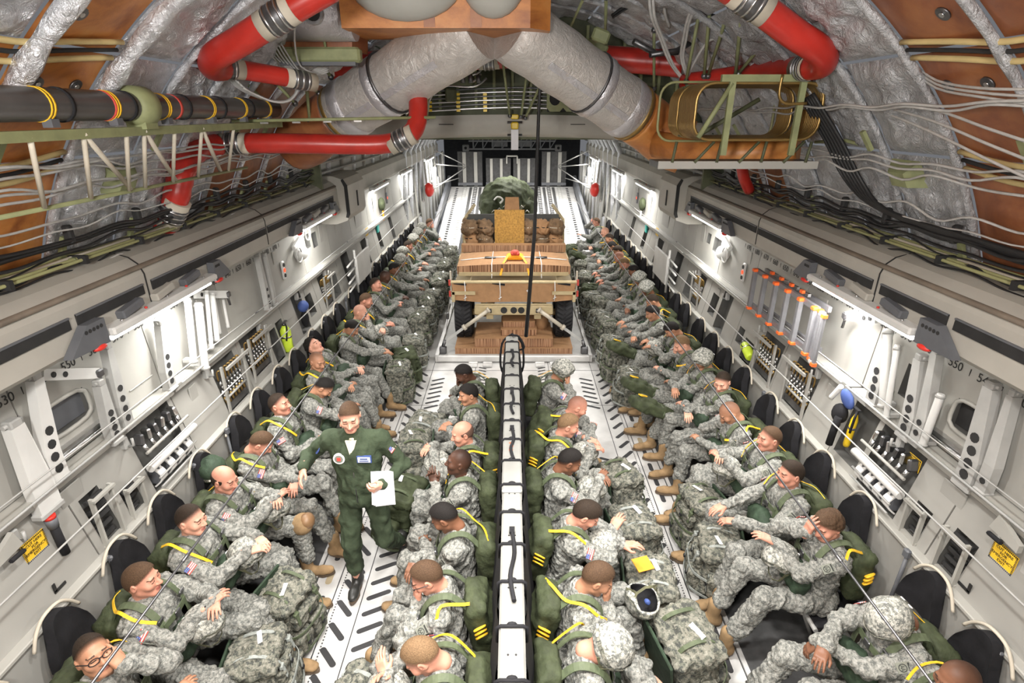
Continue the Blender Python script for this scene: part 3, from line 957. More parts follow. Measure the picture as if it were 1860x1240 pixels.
POSES = {
    'lap': dict(),
    'clasp': dict(R=(0.035, 0.33, 0.86), L=(-0.035, 0.335, 0.85), fdR=(-0.9, 0.5, 0.1), fdL=(0.9, 0.5, 0.1)),
    'cross': dict(R=(-0.12, 0.37, 0.86), L=(0.12, 0.34, 0.82), fdR=(-0.9, 0.2, -0.2), fdL=(0.9, 0.2, -0.2)),
    'thighs': dict(R=(0.16, 0.40, 0.70), L=(-0.16, 0.40, 0.70), fdR=(0, 1, -0.2), fdL=(0, 1, -0.2)),
    'chin_R': dict(lean=10, R='chin', L=(0.05, 0.33, 0.80), fdL=(0.9, 0.3, 0), hR=(0.7, 0.6, -0.8)),
    'chin_L': dict(lean=10, L='chin', R=(-0.05, 0.33, 0.80), fdR=(-0.9, 0.3, 0), hL=(-0.7, 0.6, -0.8)),
    'cheek_R': dict(lean=14, R='cheek', L=(0.06, 0.36, 0.78), fdL=(0.9, 0.3, 0), hR=(0.7, 0.7, -0.8)),
    'cheek_L': dict(lean=14, L='cheek', R=(-0.06, 0.36, 0.78), fdR=(-0.9, 0.3, 0), hL=(-0.7, 0.7, -0.8)),
    'bow': dict(lean=24, R=(-0.10, 0.50, 0.82), L=(0.10, 0.47, 0.79), fdR=(-0.9, 0.3, -0.1), fdL=(0.9, 0.3, -0.1), hR=(1, 0.2, -0.4), hL=(-1, 0.2, -0.4)),
    'reach': dict(lean=10, R=(0.07, 0.52, 0.82), L=(-0.10, 0.46, 0.80), fdR=(-0.3, 1, -0.2), fdL=(0.4, 1, -0.2)),
    'back': dict(lean=-12, R=(0.04, 0.30, 0.84), L=(-0.04, 0.31, 0.83), fdR=(-0.9, 0.5, 0.1), fdL=(0.9, 0.5, 0.1)),
    'pray': dict(lean=6, R=(0.03, 0.30, 1.0), L=(-0.03, 0.30, 1.0), fdR=(-0.4, 0.3, 0.9), fdL=(0.4, 0.3, 0.9), upR=(1, 0, 0.2), upL=(-1, 0, 0.2), hR=(1, 0, -1), hL=(-1, 0, -1)),
    'brow_R': dict(lean=8, R='brow', L=(0.02, 0.40, 0.84), fdL=(0.5, 0.9, 0.2), hR=(0.9, 0.5, -0.5)),
}

# ------------------------------------------------------------------ the hold: floor, walls, rails, ceiling
_P = R(22.5)


def ray(px, py):
    a, b = (px - 929) / 1000.0, (py - 620) / 1000.0
    return np.array((a, math.cos(_P) - b * math.sin(_P), -(math.sin(_P) + b * math.cos(_P))))


def at(px, py, y):   # the point of the sight line at depth y
    r = ray(px, py); return Vector((r * (y / r[1]) + np.array((0, 0, 4.0))).tolist())


def atx(px, py, x):
    r = ray(px, py); return Vector((r * (x / r[0]) + np.array((0, 0, 4.0))).tolist())


def structure(o): o['kind'] = 'structure'; return o


Y0, Y1 = -1.2, 22.0
# --- floor
b = MB(); b.box((0, (Y0 + 15.6) / 2, -0.06), (5.7, 15.6 - Y0, 0.10))
FLOOR = structure(b.build('floor', FLOORM))


def stadium(L, W, h=0.003, m=0, n=5):
    b = MB()
    def loop(r, hl):
        pts = []
        for s in (1, -1):
            for i in range(n + 1):
                a = -math.pi / 2 + math.pi * i / n
                pts.append((s * (hl + r * math.cos(a)), s * r * math.sin(a)))
        return pts
    o = loop(W / 2 + 0.006, L / 2 - W / 2); i_ = loop(W / 2, L / 2 - W / 2); k = len(o)
    vs = [(x, y, 0) for x, y in o] + [(x, y, h) for x, y in o] + [(x, y, h) for x, y in i_] + [(x, y, 0.0008) for x, y in i_]
    fs = []
    mi = []
    for r in range(3):
        for j in range(k):
            fs.append((r * k + j, r * k + (j + 1) % k, (r + 1) * k + (j + 1) % k, (r + 1) * k + j)); mi.append(1 if r < 2 else m)
    fs.append(tuple(3 * k + j for j in range(k))); mi.append(m)
    b.add(vs, fs, 0); b.m = mi
    return b


SL = {'long': stadium(0.165, 0.052).mesh('slot', [SLOT, FLOORM]), 'diag': stadium(0.225, 0.05).mesh('slot', [SLOT, FLOORM]),
      'short': stadium(0.15, 0.036).mesh('slot', [SLOT, FLOORM]), 'tan': stadium(0.165, 0.06).mesh('slot', [SLOT_T, FLOORM])}
nslot = 0
slots = []
for s in (-1, 1):
    for i in range(44): slots.append((s * 1.70, 1.3 + i * 0.29, 90, 'tan' if i in (9, 17) else 'long'))
    for i in range(30): slots.append((s * 1.47, 1.45 + i * 0.235, 48 * s, 'diag'))
    for i in range(34): slots.append((s * 1.20, 1.5 + i * 0.17 if i < 20 else 4.9 + (i - 20) * 0.15 + (1.2 if i > 26 else 0), -26 * s, 'diag'))
    for i in range(18): slots.append((s * 0.72, 5.2 + i * 0.2, 90, 'short'))
    for i in range(20): slots.append((s * 0.5, 6.4 + i * 0.11, 25 * s, 'short'))
slots.sort(key=lambda q: q[1])
for i, (x, y, a, k) in enumerate(slots[:298]):
    o = link('slot', SL[k], FLOOR, (x, y, -0.0098), (0, 0, R(a)))
b = MB()
for s in (-1, 1):   # plank joints, rivet lines and edge strips of the floor
    for x, w in ((1.60, 0.010), (1.81, 0.012), (1.34, 0.008), (0.62, 0.008)):
        b.box((s * x, 7.2, -0.0095), (w, 16.6, 0.003))
for y in (2.3, 4.75, 7.2, 8.4): b.box((0, y, -0.0095), (3.6, 0.008, 0.003))
b.build('floor_joint', SLOT, FLOOR)
rv = MB()
for s in (-1, 1):
    for i in range(260): rv.box((s * 1.555, 1.3 + i * 0.03, -0.0085), (0.010, 0.012, 0.004))
rv.build('rivet_line', SLOT, FLOOR)['kind'] = 'stuff'
for s in (-1, 1):    # dark tread mats under the seats
    b = MB(); b.box((s * 2.30, 7.2, -0.004), (0.90, 16.6, 0.012)); b.build('tread_mat', FLOORD, FLOOR)
    b = MB(); b.box((s * 1.83, 7.2, 0.0), (0.035, 16.6, 0.02)); b.build('edge_strip', FLOORM, FLOOR)

# --- ramp with roller tracks, folded toes behind it
slope = 0.215
def RZ(y): return (y - 15.6) * slope
b = MB(); b.prism([(-2.35, 15.6, -0.12), (-2.35, 22.0, RZ(22.0) - 0.12), (-2.35, 22.0, RZ(22.0)), (-2.35, 15.6, 0.0)], (0, 0, 0), (4.7, 0, 0))
RAMP = structure(b.build('floor_ramp', FLOORM))
for s in (-1, 1):
    b = MB(); b.prism([(s * 2.46, 15.6, -0.15), (s * 2.46, 22.0, RZ(22.0) - 0.15), (s * 2.46, 22.0, RZ(22.0)), (s * 2.46, 15.6, 0.0)], (0, 0, 0), (s * 0.55, 0, 0)); structure(b.build('floor_sill', GREYM))
for s in (-1, 1):
    for k, (x, w, mt) in enumerate(((0.75, 0.20, FLOORD), (1.02, 0.13, DSTEEL), (1.22, 0.10, FLOORD), (1.40, 0.13, DSTEEL), (1.58, 0.10, FLOORD), (1.80, 0.14, GREYB))):
        b = MB(); b.prism([(s * x - w / 2, 15.7, RZ(15.7) + 0.001), (s * x - w / 2, 21.9, RZ(21.9) + 0.001), (s * x - w / 2, 21.9, RZ(21.9) + 0.014), (s * x - w / 2, 15.7, RZ(15.7) + 0.014)], (0, 0, 0), (w, 0, 0))
        b.build('track', mt, RAMP)
    b = MB()
    for x in (1.02, 1.40, 1.80, 2.10):
        for i in range(34):
            y = 15.8 + i * 0.18
            b.box((s * x, y, RZ(y) + 0.018), (0.09, 0.05, 0.012), (math.atan(slope), 0, 0), m=(0 if x < 2 else 1))
    b.build('roller', [FLOORM, SLOT], RAMP)['kind'] = 'stuff'
    b = MB(); b.prism([(s * 2.36, 12.5, -0.05), (s * 2.36, 22.0, RZ(22) - 0.05), (s * 2.36, 22.0, RZ(22) + 0.42), (s * 2.36, 15.6, 0.40), (s * 2.36, 12.5, 0.02)], (0, 0, 0), (s * 0.10, 0, 0)); b.build('ramp_curb', GREYM, RAMP)
for i, (x0, x1, z1) in enumerate(((-2.08, -1.14, 2.66), (-1.0, -0.05, 2.42), (0.05, 1.0, 2.42), (1.14, 2.08, 2.66))):
    y = 22.05
    side = abs(x0 + x1) > 2
    b = MB(); b.box(((x0 + x1) / 2, y + 0.09, (RZ(22) + z1) / 2), (x1 - x0, 0.12, z1 - RZ(22)), m=0)
    o = b.build('ramp_toe', FLOORD); tag(o, ('dark folded ramp toe with two pale rails, outboard end on the ' + ('left' if i == 0 else 'right')) if side else 'dark folded ramp toe in the middle, just %s of its hinge' % ('left' if i == 1 else 'right'), 'ramp toe', 'folded ramp toes')
    for f in ((0.27, 0.73) if side else (0.22, 0.62)):
        b = MB(); b.box((x0 + (x1 - x0) * f, y + 0.012, (RZ(22) + z1) / 2), (0.13 if side else 0.10, 0.045, z1 - RZ(22) - 0.04)); b.build('rail', WALL2, o)
    b = MB(); b.box(((x0 + x1) / 2, y - 0.02, RZ(22) + 0.10), (x1 - x0, 0.10, 0.10)); b.build('hinge_bar', GREYM, o)
b = MB(); b.box((0, 22.0, 2.50), (0.42, 0.06, 0.05)); b.box((-0.20, 22.0, 2.36), (0.05, 0.06, 0.26)); b.box((0.20, 22.0, 2.36), (0.05, 0.06, 0.26))
b.build('toe_latch', WALL2, o)

# --- end walls and roof
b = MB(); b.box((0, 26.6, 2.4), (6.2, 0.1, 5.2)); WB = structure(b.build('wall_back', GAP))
b = MB(); b.box((0, Y0 - 0.05, 2.5), (6.9, 0.1, 5.6)); structure(b.build('wall_front', WALL))
b = MB(); b.box((0, 17.4, 3.83), (6.4, 18.4, 0.10)); structure(b.build('ceiling', WALL))
for i in range(9):    # truss on the aft pressure door
    b = MB(); x = -1.7 + i * 0.42
    b.tube([(x, 25.6, 2.55), (x, 25.6, 3.2)], 0.03, 6); b.tube([(x, 25.6, 2.55), (x + 0.42, 25.6, 3.2)], 0.022, 6)
    b.build('truss_strut', GREYB, WB)
for z in (2.55, 2.88, 3.2):
    b = MB(); b.box((0, 25.6, z), (3.8, 0.07, 0.06)); b.build('truss_beam', GREYB, WB)
for s in (-1, 1):
    b = MB(); b.box((s * 2.0, 25.2, 2.62), (0.28, 0.2, 0.28), bev=0.03); b.cyl((s * 2.0, 25.08, 2.62), (s * 2.0, 25.12, 2.62), 0.06, m=1); b.build('winch_box', [WALL, GAP], WB)
    b = MB(); b.box((s * 0.55, 25.9, 2.75), (0.7, 0.3, 0.22)); b.build('stowage_box', GREYB, WB)


# upper side walls aft of the wing box, quilted between frames
for s in (-1, 1):
    b = MB(); b.box((s * 3.02, 17.4, 3.42), (0.10, 18.3, 0.85)); UW = structure(b.build('wall_upper', WALL2))
    for k in range(24):
        b = MB(); y = 8.5 + k * 0.75; b.tube([(s * 2.98, y, 3.0), (s * 2.94, y, 3.4), (s * 2.80, y, 3.76)], 0.05, 8); b.build('frame_rib', FOIL if k % 2 else WALL2, UW)
    for z in (3.16, 3.30, 3.5):
        b = MB(); b.tube([(s * (2.90 - 0.05 * (z - 3)), 8.4, z), (s * (2.90 - 0.05 * (z - 3)), 26.0, z)], 0.02, 6); b.build('conduit', GREYB, UW)
# --- side walls
def wx(z):   # wall half width at height z
    if z < 1.16: return 2.78 + 0.02 * z
    if z < 1.80: return 2.845 + (z - 1.16) * 0.20
    return 3.0 + (z - 1.80) * 0.07


def holed(mb, s, y0, y1, z0, z1, holes, depth=0.10, m=0, mr=1, th=0.012):
    """wall plate with real recesses; holes = (ya, yb, za, zb)"""
    ys = sorted({y0, y1, *[h[0] for h in holes], *[h[1] for h in holes]}); zs = sorted({z0, z1, *[h[2] for h in holes], *[h[3] for h in holes]})
    pt = lambda y, z, d=0.0: (s * (wx(z) + d), y, z)
    fl = (lambda f: f) if s > 0 else (lambda f: f[::-1])
    for i in range(len(ys) - 1):
        for j in range(len(zs) - 1):
            cy, cz = (ys[i] + ys[i + 1]) / 2, (zs[j] + zs[j + 1]) / 2
            if any(h[0] < cy < h[1] and h[2] < cz < h[3] for h in holes): continue
            mb.add([pt(ys[i], zs[j]), pt(ys[i + 1], zs[j]), pt(ys[i + 1], zs[j + 1]), pt(ys[i], zs[j + 1])], [fl((0, 1, 2, 3))], m)
    for a, b_, c, d in holes:
        q = [(a, c), (b_, c), (b_, d), (a, d)]
        F = [pt(y, z) for y, z in q]; K = [pt(y, z, depth) for y, z in q]
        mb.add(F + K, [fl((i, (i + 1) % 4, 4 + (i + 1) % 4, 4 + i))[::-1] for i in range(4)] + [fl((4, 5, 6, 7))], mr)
    E = [pt(y0, z0), pt(y1, z0), pt(y1, z1), pt(y0, z1)]; K = [pt(y, z, th) for y, z in ((y0, z0), (y1, z0), (y1, z1), (y0, z1))]
    mb.add(E + K, [(i, (i + 1) % 4, 4 + (i + 1) % 4, 4 + i) for i in range(4)], m)


JOINTS = [-1.2, 0.55, 1.75, 2.95, 4.22, 5.42, 6.62, 7.82, 9.02, 10.3, 11.6, 12.9, 14.2, 15.5, 16.8, 18.1, 19.4, 20.7, 22.0]
HOLES = {-1: [(3.62, 4.16, 1.19, 1.77), (4.86, 5.32, 1.17, 1.70), (5.50, 5.98, 1.24, 1.73), (6.10, 6.33, 1.18, 1.57), (6.37, 6.57, 1.17, 1.60), (3.02, 3.20, 1.19, 1.58), (3.32, 3.48, 1.19, 1.43),
              (7.0, 7.32, 1.2, 1.77), (7.42, 7.66, 1.3, 1.6), (8.05, 8.4, 1.2, 1.7), (8.5, 8.85, 1.22, 1.6), (9.3, 9.7, 1.2, 1.75), (10.6, 11.0, 1.2, 1.7), (11.9, 12.2, 1.25, 1.7), (13.2, 13.5, 1.2, 1.7)],
         1: [(3.30, 3.78, 1.19, 1.76), (3.84, 4.16, 1.24, 1.77), (4.72, 5.16, 1.19, 1.70), (5.46, 5.92, 1.19, 1.68), (6.02, 6.32, 1.18, 1.44), (6.40, 6.56, 1.3, 1.5), (2.68, 2.86, 1.19, 1.50), (3.05, 3.2, 1.19, 1.45),
             (7.0, 7.32, 1.2, 1.77), (7.42, 7.66, 1.3, 1.6), (8.05, 8.4, 1.2, 1.7), (8.5, 8.85, 1.22, 1.6), (9.3, 9.7, 1.2, 1.75), (10.6, 11.0, 1.2, 1.7), (11.9, 12.2, 1.25, 1.7), (13.2, 13.5, 1.2, 1.7)]}
UHOLES = {-1: [(3.05, 3.46, 2.02, 2.22), (5.25, 6.2, 1.95, 2.4), (8.0, 8.2, 2.15, 2.35), (8.3, 8.5, 2.1, 2.32)], 1: [(2.98, 3.30, 2.02, 2.22), (3.72, 3.82, 1.98, 2.24), (7.9, 8.2, 2.1, 2.3), (8.35, 8.5, 2.15, 2.3)]}
WALLS = {}
for s, nm in ((-1, 'wall_left'), (1, 'wall_right')):
    b = MB()
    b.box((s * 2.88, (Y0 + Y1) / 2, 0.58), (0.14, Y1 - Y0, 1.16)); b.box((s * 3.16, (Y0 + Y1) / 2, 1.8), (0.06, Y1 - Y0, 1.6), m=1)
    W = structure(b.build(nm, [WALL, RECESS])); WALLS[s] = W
    for k in range(len(JOINTS) - 1):
        a, c = JOINTS[k] + 0.006, JOINTS[k + 1] - 0.006
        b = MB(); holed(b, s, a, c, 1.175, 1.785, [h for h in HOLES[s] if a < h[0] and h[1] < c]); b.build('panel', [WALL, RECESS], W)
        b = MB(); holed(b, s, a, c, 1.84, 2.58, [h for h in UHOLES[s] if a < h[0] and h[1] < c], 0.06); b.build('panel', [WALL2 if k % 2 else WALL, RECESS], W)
    for y0, y1 in ((-1.2, 4.2), (4.22, 9.0), (9.02, 15.5), (15.52, 22)):
        b = MB(); b.box((s * 2.955, (y0 + y1) / 2, 1.815), (0.11, y1 - y0 - 0.01, 0.035)); b.box((s * 2.91, (y0 + y1) / 2, 1.80), (0.02, y1 - y0 - 0.01, 0.05)); b.build('shelf_track', WALL2, W)
        b = MB(); b.box((s * 2.83, (y0 + y1) / 2, 1.165), (0.09, y1 - y0 - 0.01, 0.03), bev=0.006); b.build('seat_ledge', WALL2, W)
        b = MB(); b.tube([(s * 2.84, y0 + 0.02, 1.86), (s * 2.84, y1 - 0.02, 1.86)], 0.009, 6); b.build('track_tube', GREYB, W)
    for y, z, wy, wz in [(3.0, 1.66, 0.2, 0.12), (2.3, 1.62, 0.26, 0.14), (4.0, 1.98, 0.3, 0.01), (4.5, 1.62, 0.12, 0.16), (5.1, 2.25, 0.16, 0.2), (1.4, 1.5, 0.4, 0.3), (1.2, 2.2, 0.4, 0.4), (2.2, 2.2, 0.34, 0.36), (6.9, 2.3, 0.12, 0.16), (7.5, 1.65, 0.1, 0.1), (8.7, 2.25, 0.16, 0.28), (9.6, 2.2, 0.3, 0.3), (10.9, 2.1, 0.5, 0.5), (12.4, 2.1, 0.5, 0.5), (13.7, 2.2, 0.3, 0.3)]:
        b = MB(); x = wx(z) - 0.004
        b.box((s * x, y, z), (0.014, wy, wz), bev=0.004); b.build('cover_plate', GREYB if wz == 0.14 else WALL, W)
    for y in (2.55, 3.55, 4.75, 5.95, 7.15, 8.35):   # floor-to-shelf brackets with hooks on the joints
        b = MB(); z = 1.70
        b.box((s * (wx(z) - 0.02), y, z), (0.05, 0.05, 0.10), bev=0.008); b.tube([(s * (wx(z) - 0.05), y, z - 0.03), (s * (wx(z) - 0.09), y, z - 0.02), (s * (wx(z) - 0.09), y, z + 0.04)], 0.010, 6); b.build('tie_down_hook', GREYB, W)

# station numbers painted along the walls
for s in (-1, 1):
    for st in range(520, 700, 10):
        y = 3.17 + (st - 540) * 0.0254
        o = link('station_number', text_mesh(str(st), 0.085), WALLS[s])
        o.matrix_local = Matrix(((0, 0, -s, s * (wx(2.41) - 0.004)), (-s, 0, 0, y), (0, 1, 0, 2.385), (0, 0, 0, 1)))
        b = MB(); b.box((s * (wx(2.46) - 0.004), y + 0.127, 2.41), (0.003, 0.006, 0.05)); b.box((s * (wx(2.46) - 0.004), y, 2.475), (0.003, 0.006, 0.03)); b.build('station_tick', INK, WALLS[s])

# --- the big duct rails over the walls
for s, nm in ((-1, 'trim_1'), (1, 'trim_2')):
    prof = [(3.10, 2.56), (2.80, 2.58), (2.735, 2.63), (2.735, 2.90), (2.76, 2.97), (2.82, 3.02), (2.90, 3.05), (3.02, 3.07), (3.10, 3.05)]
    b = MB()
    b.prism([(s * x, Y0, z) for x, z in prof], (0, 0, 0), (0, 8.85 - Y0, 0))
    T1 = structure(b.build(nm, RAIL))
    b = MB()
    pr2 = [(3.10, 2.60), (2.84, 2.62), (2.80, 2.68), (2.80, 2.92), (2.86, 3.02), (3.10, 3.05)]
    b.prism([(s * x, 9.9, z) for x, z in pr2], (0, 0, 0), (0, 12.1, 0)); b.build('aft_rail', RAIL, T1)
    b = MB(); q = [(2.62, 2.42), (2.58, 2.50), (2.58, 2.95), (2.64, 3.05), (2.80, 3.10), (3.10, 3.10), (3.10, 2.36), (2.80, 2.36)]
    b.prism([(s * x, 8.85, z) for x, z in q], (0, 0, 0), (0, 1.05, 0)); b.build('rail_fairing', RAIL, T1)
    b = MB(); b.box((s * 2.575, 9.4, 2.70), (0.012, 0.06, 0.25), bev=0.004); b.build('fairing_slot', GAP, T1)
    b = MB(); b.prism([(s * x, 8.845, z) for x, z in [(2.60, 2.46), (2.57, 2.52), (2.57, 2.96), (2.63, 3.06), (2.66, 3.04), (2.62, 2.94), (2.62, 2.54), (2.64, 2.47)]], (0, 0, 0), (0, 0.02, 0)); b.build('fairing_seal', GAP, T1)
    for a, c in ((-1.1, 3.18), (3.24, 3.92), (4.02, 6.1), (6.16, 8.6)):
        b = MB(); b.box((s * 2.733, (a + c) / 2, 2.80), (0.014, c - a, 0.075)); b.box((s * 2.728, (a + c) / 2, 2.835), (0.016, c - a, 0.010), m=1); b.build('rail_slot', [GAP, GREYM], T1)
    b = MB(); b.tube([(s * 2.752, Y0 + 0.1, 2.955), (s * 2.752, 8.8, 2.955)], 0.026, 8, flat=0.7); b.build('rail_stripe', RAIL_D, T1)
    for y in (1.4, 3.97, 6.13):
        b = MB(); b.ribbon([(s * 2.732, y, 2.64), (s * 2.732, y, 2.90), (s * 2.757, y, 2.972), (s * 2.82, y, 3.024), (s * 2.95, y, 3.062)], 0.012, 0.004, lambda p, t: (-s, 0, 0.5)); b.build('rail_joint', GAP, T1)

# --- lamp units under the rails
def lamp(s, y0, y1, label, tail=True):
    root = empty('strip_lamp', (s * 2.70, y0, 2.62), label, 'lamp', 'strip lamps under the side rails')
    L = y1 - y0
    b = MB(); b.box((s * -0.005, L / 2, 0.035), (0.12, L, 0.055), bev=0.012); b.box((s * 0.03, L / 2, 0.0), (0.05, L, 0.02)); b.build('housing', WHITEM, root)
    b = MB(); b.tube([(s * 0.0, 0.04, -0.018), (s * 0.0, L - 0.04, -0.018)], 0.017, 10); b.build('lamp_tube', TUBE_ON, root)
    for i in range(5):
        b = MB(); y = 0.15 + i * (L - 0.3) / 4
        b.cyl((s * -0.02, y, 0.062), (s * -0.02, y, 0.075), 0.010, n=8); b.build('screw', RED_P if i % 2 else STEEL, root)
    if tail:
        for a, c in ((-0.36, -0.02), (L + 0.02, L + 0.30)):
            sg = 1 if a < 0 else -1
            near, far = (c, a) if a < 0 else (a, c)
            b = MB(); b.prism([(s * -0.035, near, 0.15), (s * -0.035, near, -0.02), (s * -0.035, far, -0.005), (s * -0.035, near + (far - near) * 0.45, 0.15)], (0, 0, 0), (s * 0.06, 0, 0))
            o = b.build('end_bracket', GREYM, root)
            bb = MB()
            for i in range(5 if a < 0 else 3):
                y = near + (far - near) * (0.12 + 0.10 * i); bb.cyl((s * -0.0355, y, 0.11), (s * -0.038, y, 0.11), 0.013, n=10)
            bb.build('bracket_hole', GAP, o)
            b = MB(); b.ell((s * -0.02, near + (far - near) * 0.25, -0.025), (0.03, 0.06, 0.022), 10, 6); b.build('marker_lens', RED_P, root)
        for i in range(3):
            b = MB(); y = 0.3 + i * (L - 0.6) / 2; b.box((s * 0.02, y, 0.105), (0.09, 0.24, 0.06), (R(8), 0, 0), bev=0.01); b.build('ballast_box', RAIL if i % 2 else GREYM, root)


for s, nm in ((-1, 'left'), (1, 'right')):
    for (y0, y1), wh in zip(((3.40, 4.78), (7.05, 8.35), (10.9, 12.4), (14.0, 15.4), (18.4, 19.9)), ('nearest the camera, over the stowed stanchions', 'just before the fairing box', 'first beyond the fairing box', 'second beyond the fairing box', 'farthest aft, by the ramp')):
        lamp(s, y0, y1, 'white fluorescent strip lamp under the %s rail, %s' % (nm, wh), y0 < 9)

# --- insulated crown: amber and silver blankets between padded ribs
RC, ZC = 3.25, 1.95
RIBS = [-1.15, -0.45, 0.25, 0.93, 1.60, 2.26, 2.90, 3.54, 4.24, 4.82, 5.46, 6.10, 6.74, 7.40, 8.15]
ANG = [18.5, 33, 46, 59, 73, 90]
CEIL = structure(link('ceiling_crown', None))


def cyl_pt(s, a, y, r=RC): return Vector((s * r * math.cos(R(a)), y, ZC + r * math.sin(R(a))))


def blanket(s, y0, y1, a0, a1, mt, seed, puff):
    g = np.random.RandomState(seed); k = g.normal(size=(5, 2)) * (7 if puff > 0.03 else 3); ph = g.rand(5) * 6
    def f(u, v):
        e = (16 * u * (1 - u) * v * (1 - v)) ** 0.5
        w = sum(math.sin(k[i, 0] * u * 2 + k[i, 1] * v * 2 + ph[i] + 2 * math.sin(k[i - 1, 1] * u + ph[i - 1])) for i in range(5)) / 5
        r = RC + 0.04 - puff * e * (1 + 1.3 * w)
        return cyl_pt(s, a0 + (a1 - a0) * v, y0 + (y1 - y0) * u, r)
    n = 16 if puff > 0.03 else 6
    b = MB(); b.grid(f, n, n); return b


amb = {-1: lambda i, j: ((RIBS[i] < 3.4 and not (j == 2 and i % 2 == 1 and i > 4)) or (RIBS[i] < 4.0 and j >= 3)) or (i in (10, 11, 12) and j in (0, 1)),
       1: lambda i, j: (RIBS[i] < 3.4) or (i in (11, 12) and j == 0) or (i == 9 and j == 0 and False)}
for s in (-1, 1):
    for i in range(len(RIBS) - 1):
        for j in range(5):
            isa = amb[s](i, j)
            mt = (AMBER if s < 0 else AMBER2) if isa else (FOIL if s < 0 else FOIL2)  # right side takes darker copies; its weaker light is in the colour
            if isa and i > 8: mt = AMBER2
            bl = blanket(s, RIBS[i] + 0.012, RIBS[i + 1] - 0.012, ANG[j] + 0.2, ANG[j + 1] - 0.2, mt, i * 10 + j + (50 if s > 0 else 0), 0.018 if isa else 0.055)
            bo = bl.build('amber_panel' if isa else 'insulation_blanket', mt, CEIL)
            if isa and -0.6 < RIBS[i] < 3:
                for q in (0.3, 0.72):
                    c = cyl_pt(s, ANG[j] + (ANG[j + 1] - ANG[j]) * (0.3 + 0.4 * ((i + j) % 2)), RIBS[i] + 0.65 * q, RC + 0.022); n = (Vector((0, c.y, ZC)) - c).normalized()
                    if (i * 3 + j) % 2 == 0 and q > 0.5: continue
                    b = MB(); b.cyl(c, c + n * 0.010, 0.040, n=14); b.cyl(c + n * 0.010, c + n * 0.016, 0.015, n=8, m=1); b.build('fastener', [DSTEEL, STEEL], bo)
    for i, y in enumerate(RIBS[1:-1]):
        g = random.Random(i + (9 if s > 0 else 0))
        thick = (2.8 < y < 3.6) if s < 0 else (2.2 < y < 2.5)
        pts = [cyl_pt(s, 18.5 + 71.5 * k / 30, y, RC - (0.035 if thick and k > 9 else -0.005)) for k in range(31)]
        rr = [(0.048 if thick and k > 9 else 0.026) * (1 + 0.20 * math.sin(k * 2.4 + g.random())) for k in range(31)]
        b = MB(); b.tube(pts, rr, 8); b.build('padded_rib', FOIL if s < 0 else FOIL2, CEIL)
        for a in (23, 36):   # green clips on the ribs
            if g.random() < 0.7:
                c = cyl_pt(s, a, y, RC - 0.075); b = MB(); b.box(c, (0.025, 0.04, 0.16), (0, s * R(a) * -1.0, 0)); b.build('rib_clip', GREEN, CEIL)
    for j in range(1, 5):   # cream sealant beads with a dark seam between panels
        b = MB(); y0, y1 = RIBS[0], 3.5
        for da, rad, mm in ((-1.0, 0.016, 0), (1.0, 0.016, 0), (0, 0.012, 1)):
            pts = [cyl_pt(s, ANG[j] + da + 0.9 * math.sin(k * 1.3 + j), y0 + (y1 - y0) * k / 14, RC + 0.012) for k in range(15)]
            b.tube(smooth_path(pts, 3), rad, 6, mm)
        b.build('sealant_bead', [BEADY, GAP], CEIL)['kind'] = 'stuff'
    for (px, py, Yb) in ((222, 330, 0),) if s < 0 else ((1640, 320, 0),):
        r = ray(px, py); A = r[0] ** 2 + r[2] ** 2; B2 = 2 * r[2] * (4 - ZC); C2 = (4 - ZC) ** 2 - (RC - 0.05) ** 2; t = (-B2 + math.sqrt(B2 * B2 - 4 * A * C2)) / (2 * A)
        c = Vector((r * t).tolist()) + Vector((0, 0, 4)); n = Vector((-c.x, 0, ZC - c.z)).normalized()
        b = MB(); b.box((0, 0, 0), (0.30, 0.20, 0.09), taper=0.55)
        o = b.build('green_cover', GREEN, CEIL); o.matrix_local = Matrix.Translation(c) @ n.to_track_quat('Z', 'Y').to_matrix().to_4x4()

# ------------------------------------------------------------------ overhead: wing box, ducts, hoses, pipes, cables
def half_disc(y, th, z0, r):
    b = MB(); pts = [(-math.sqrt(max(r * r - (z0 - ZC) ** 2, 0)), y, z0)]
    a0 = math.degrees(math.asin((z0 - ZC) / r))
    pts = [(r * math.cos(R(a0 + (180 - 2 * a0) * i / 24)), y, ZC + r * math.sin(R(a0 + (180 - 2 * a0) * i / 24))) for i in range(25)]
    b.prism(pts, (0, 0, 0), (0, th, 0)); return b


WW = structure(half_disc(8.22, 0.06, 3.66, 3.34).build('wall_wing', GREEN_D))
for s in (-1, 1):   # shut the gap between the wing box and the sides
    b = MB(); b.box((s * 3.0, 8.25, 3.35), (0.5, 0.06, 0.75)); b.build('wing_root', GREEN_D, WW)
for i in range(19):   # front spar stiffeners
    x = -2.2 + i * 0.245
    b = MB(); b.box((x, 8.17, 4.55), (0.035, 0.09, 1.0)); b.build('stiffener', GREEN, WW)
for z in (4.36, 4.80):
    b = MB(); b.box((0, 8.17, z), (4.6, 0.07, 0.035)); b.build('stiffener', GREEN_D, WW)
b = MB()
def lip(u, v):
    x = -2.75 + 5.5 * u; a = math.pi / 2 * v
    z0 = 3.985 - 0.018 * x * x * 0.9
    return Vector((x, 8.10 - 0.10 * math.sin(a * 2) * 0.4 + 0.18 * (1 - math.cos(a)), z0 - 0.30 * math.sin(a)))
b.grid(lip, 28, 8); LIP = structure(b.build('trim_3', RAIL))
for x in (-0.9, 0.9):
    b = MB(); b.box((x, 8.085, 3.86), (0.20, 0.012, 0.01)); b.build('lip_slot', GAP, LIP)

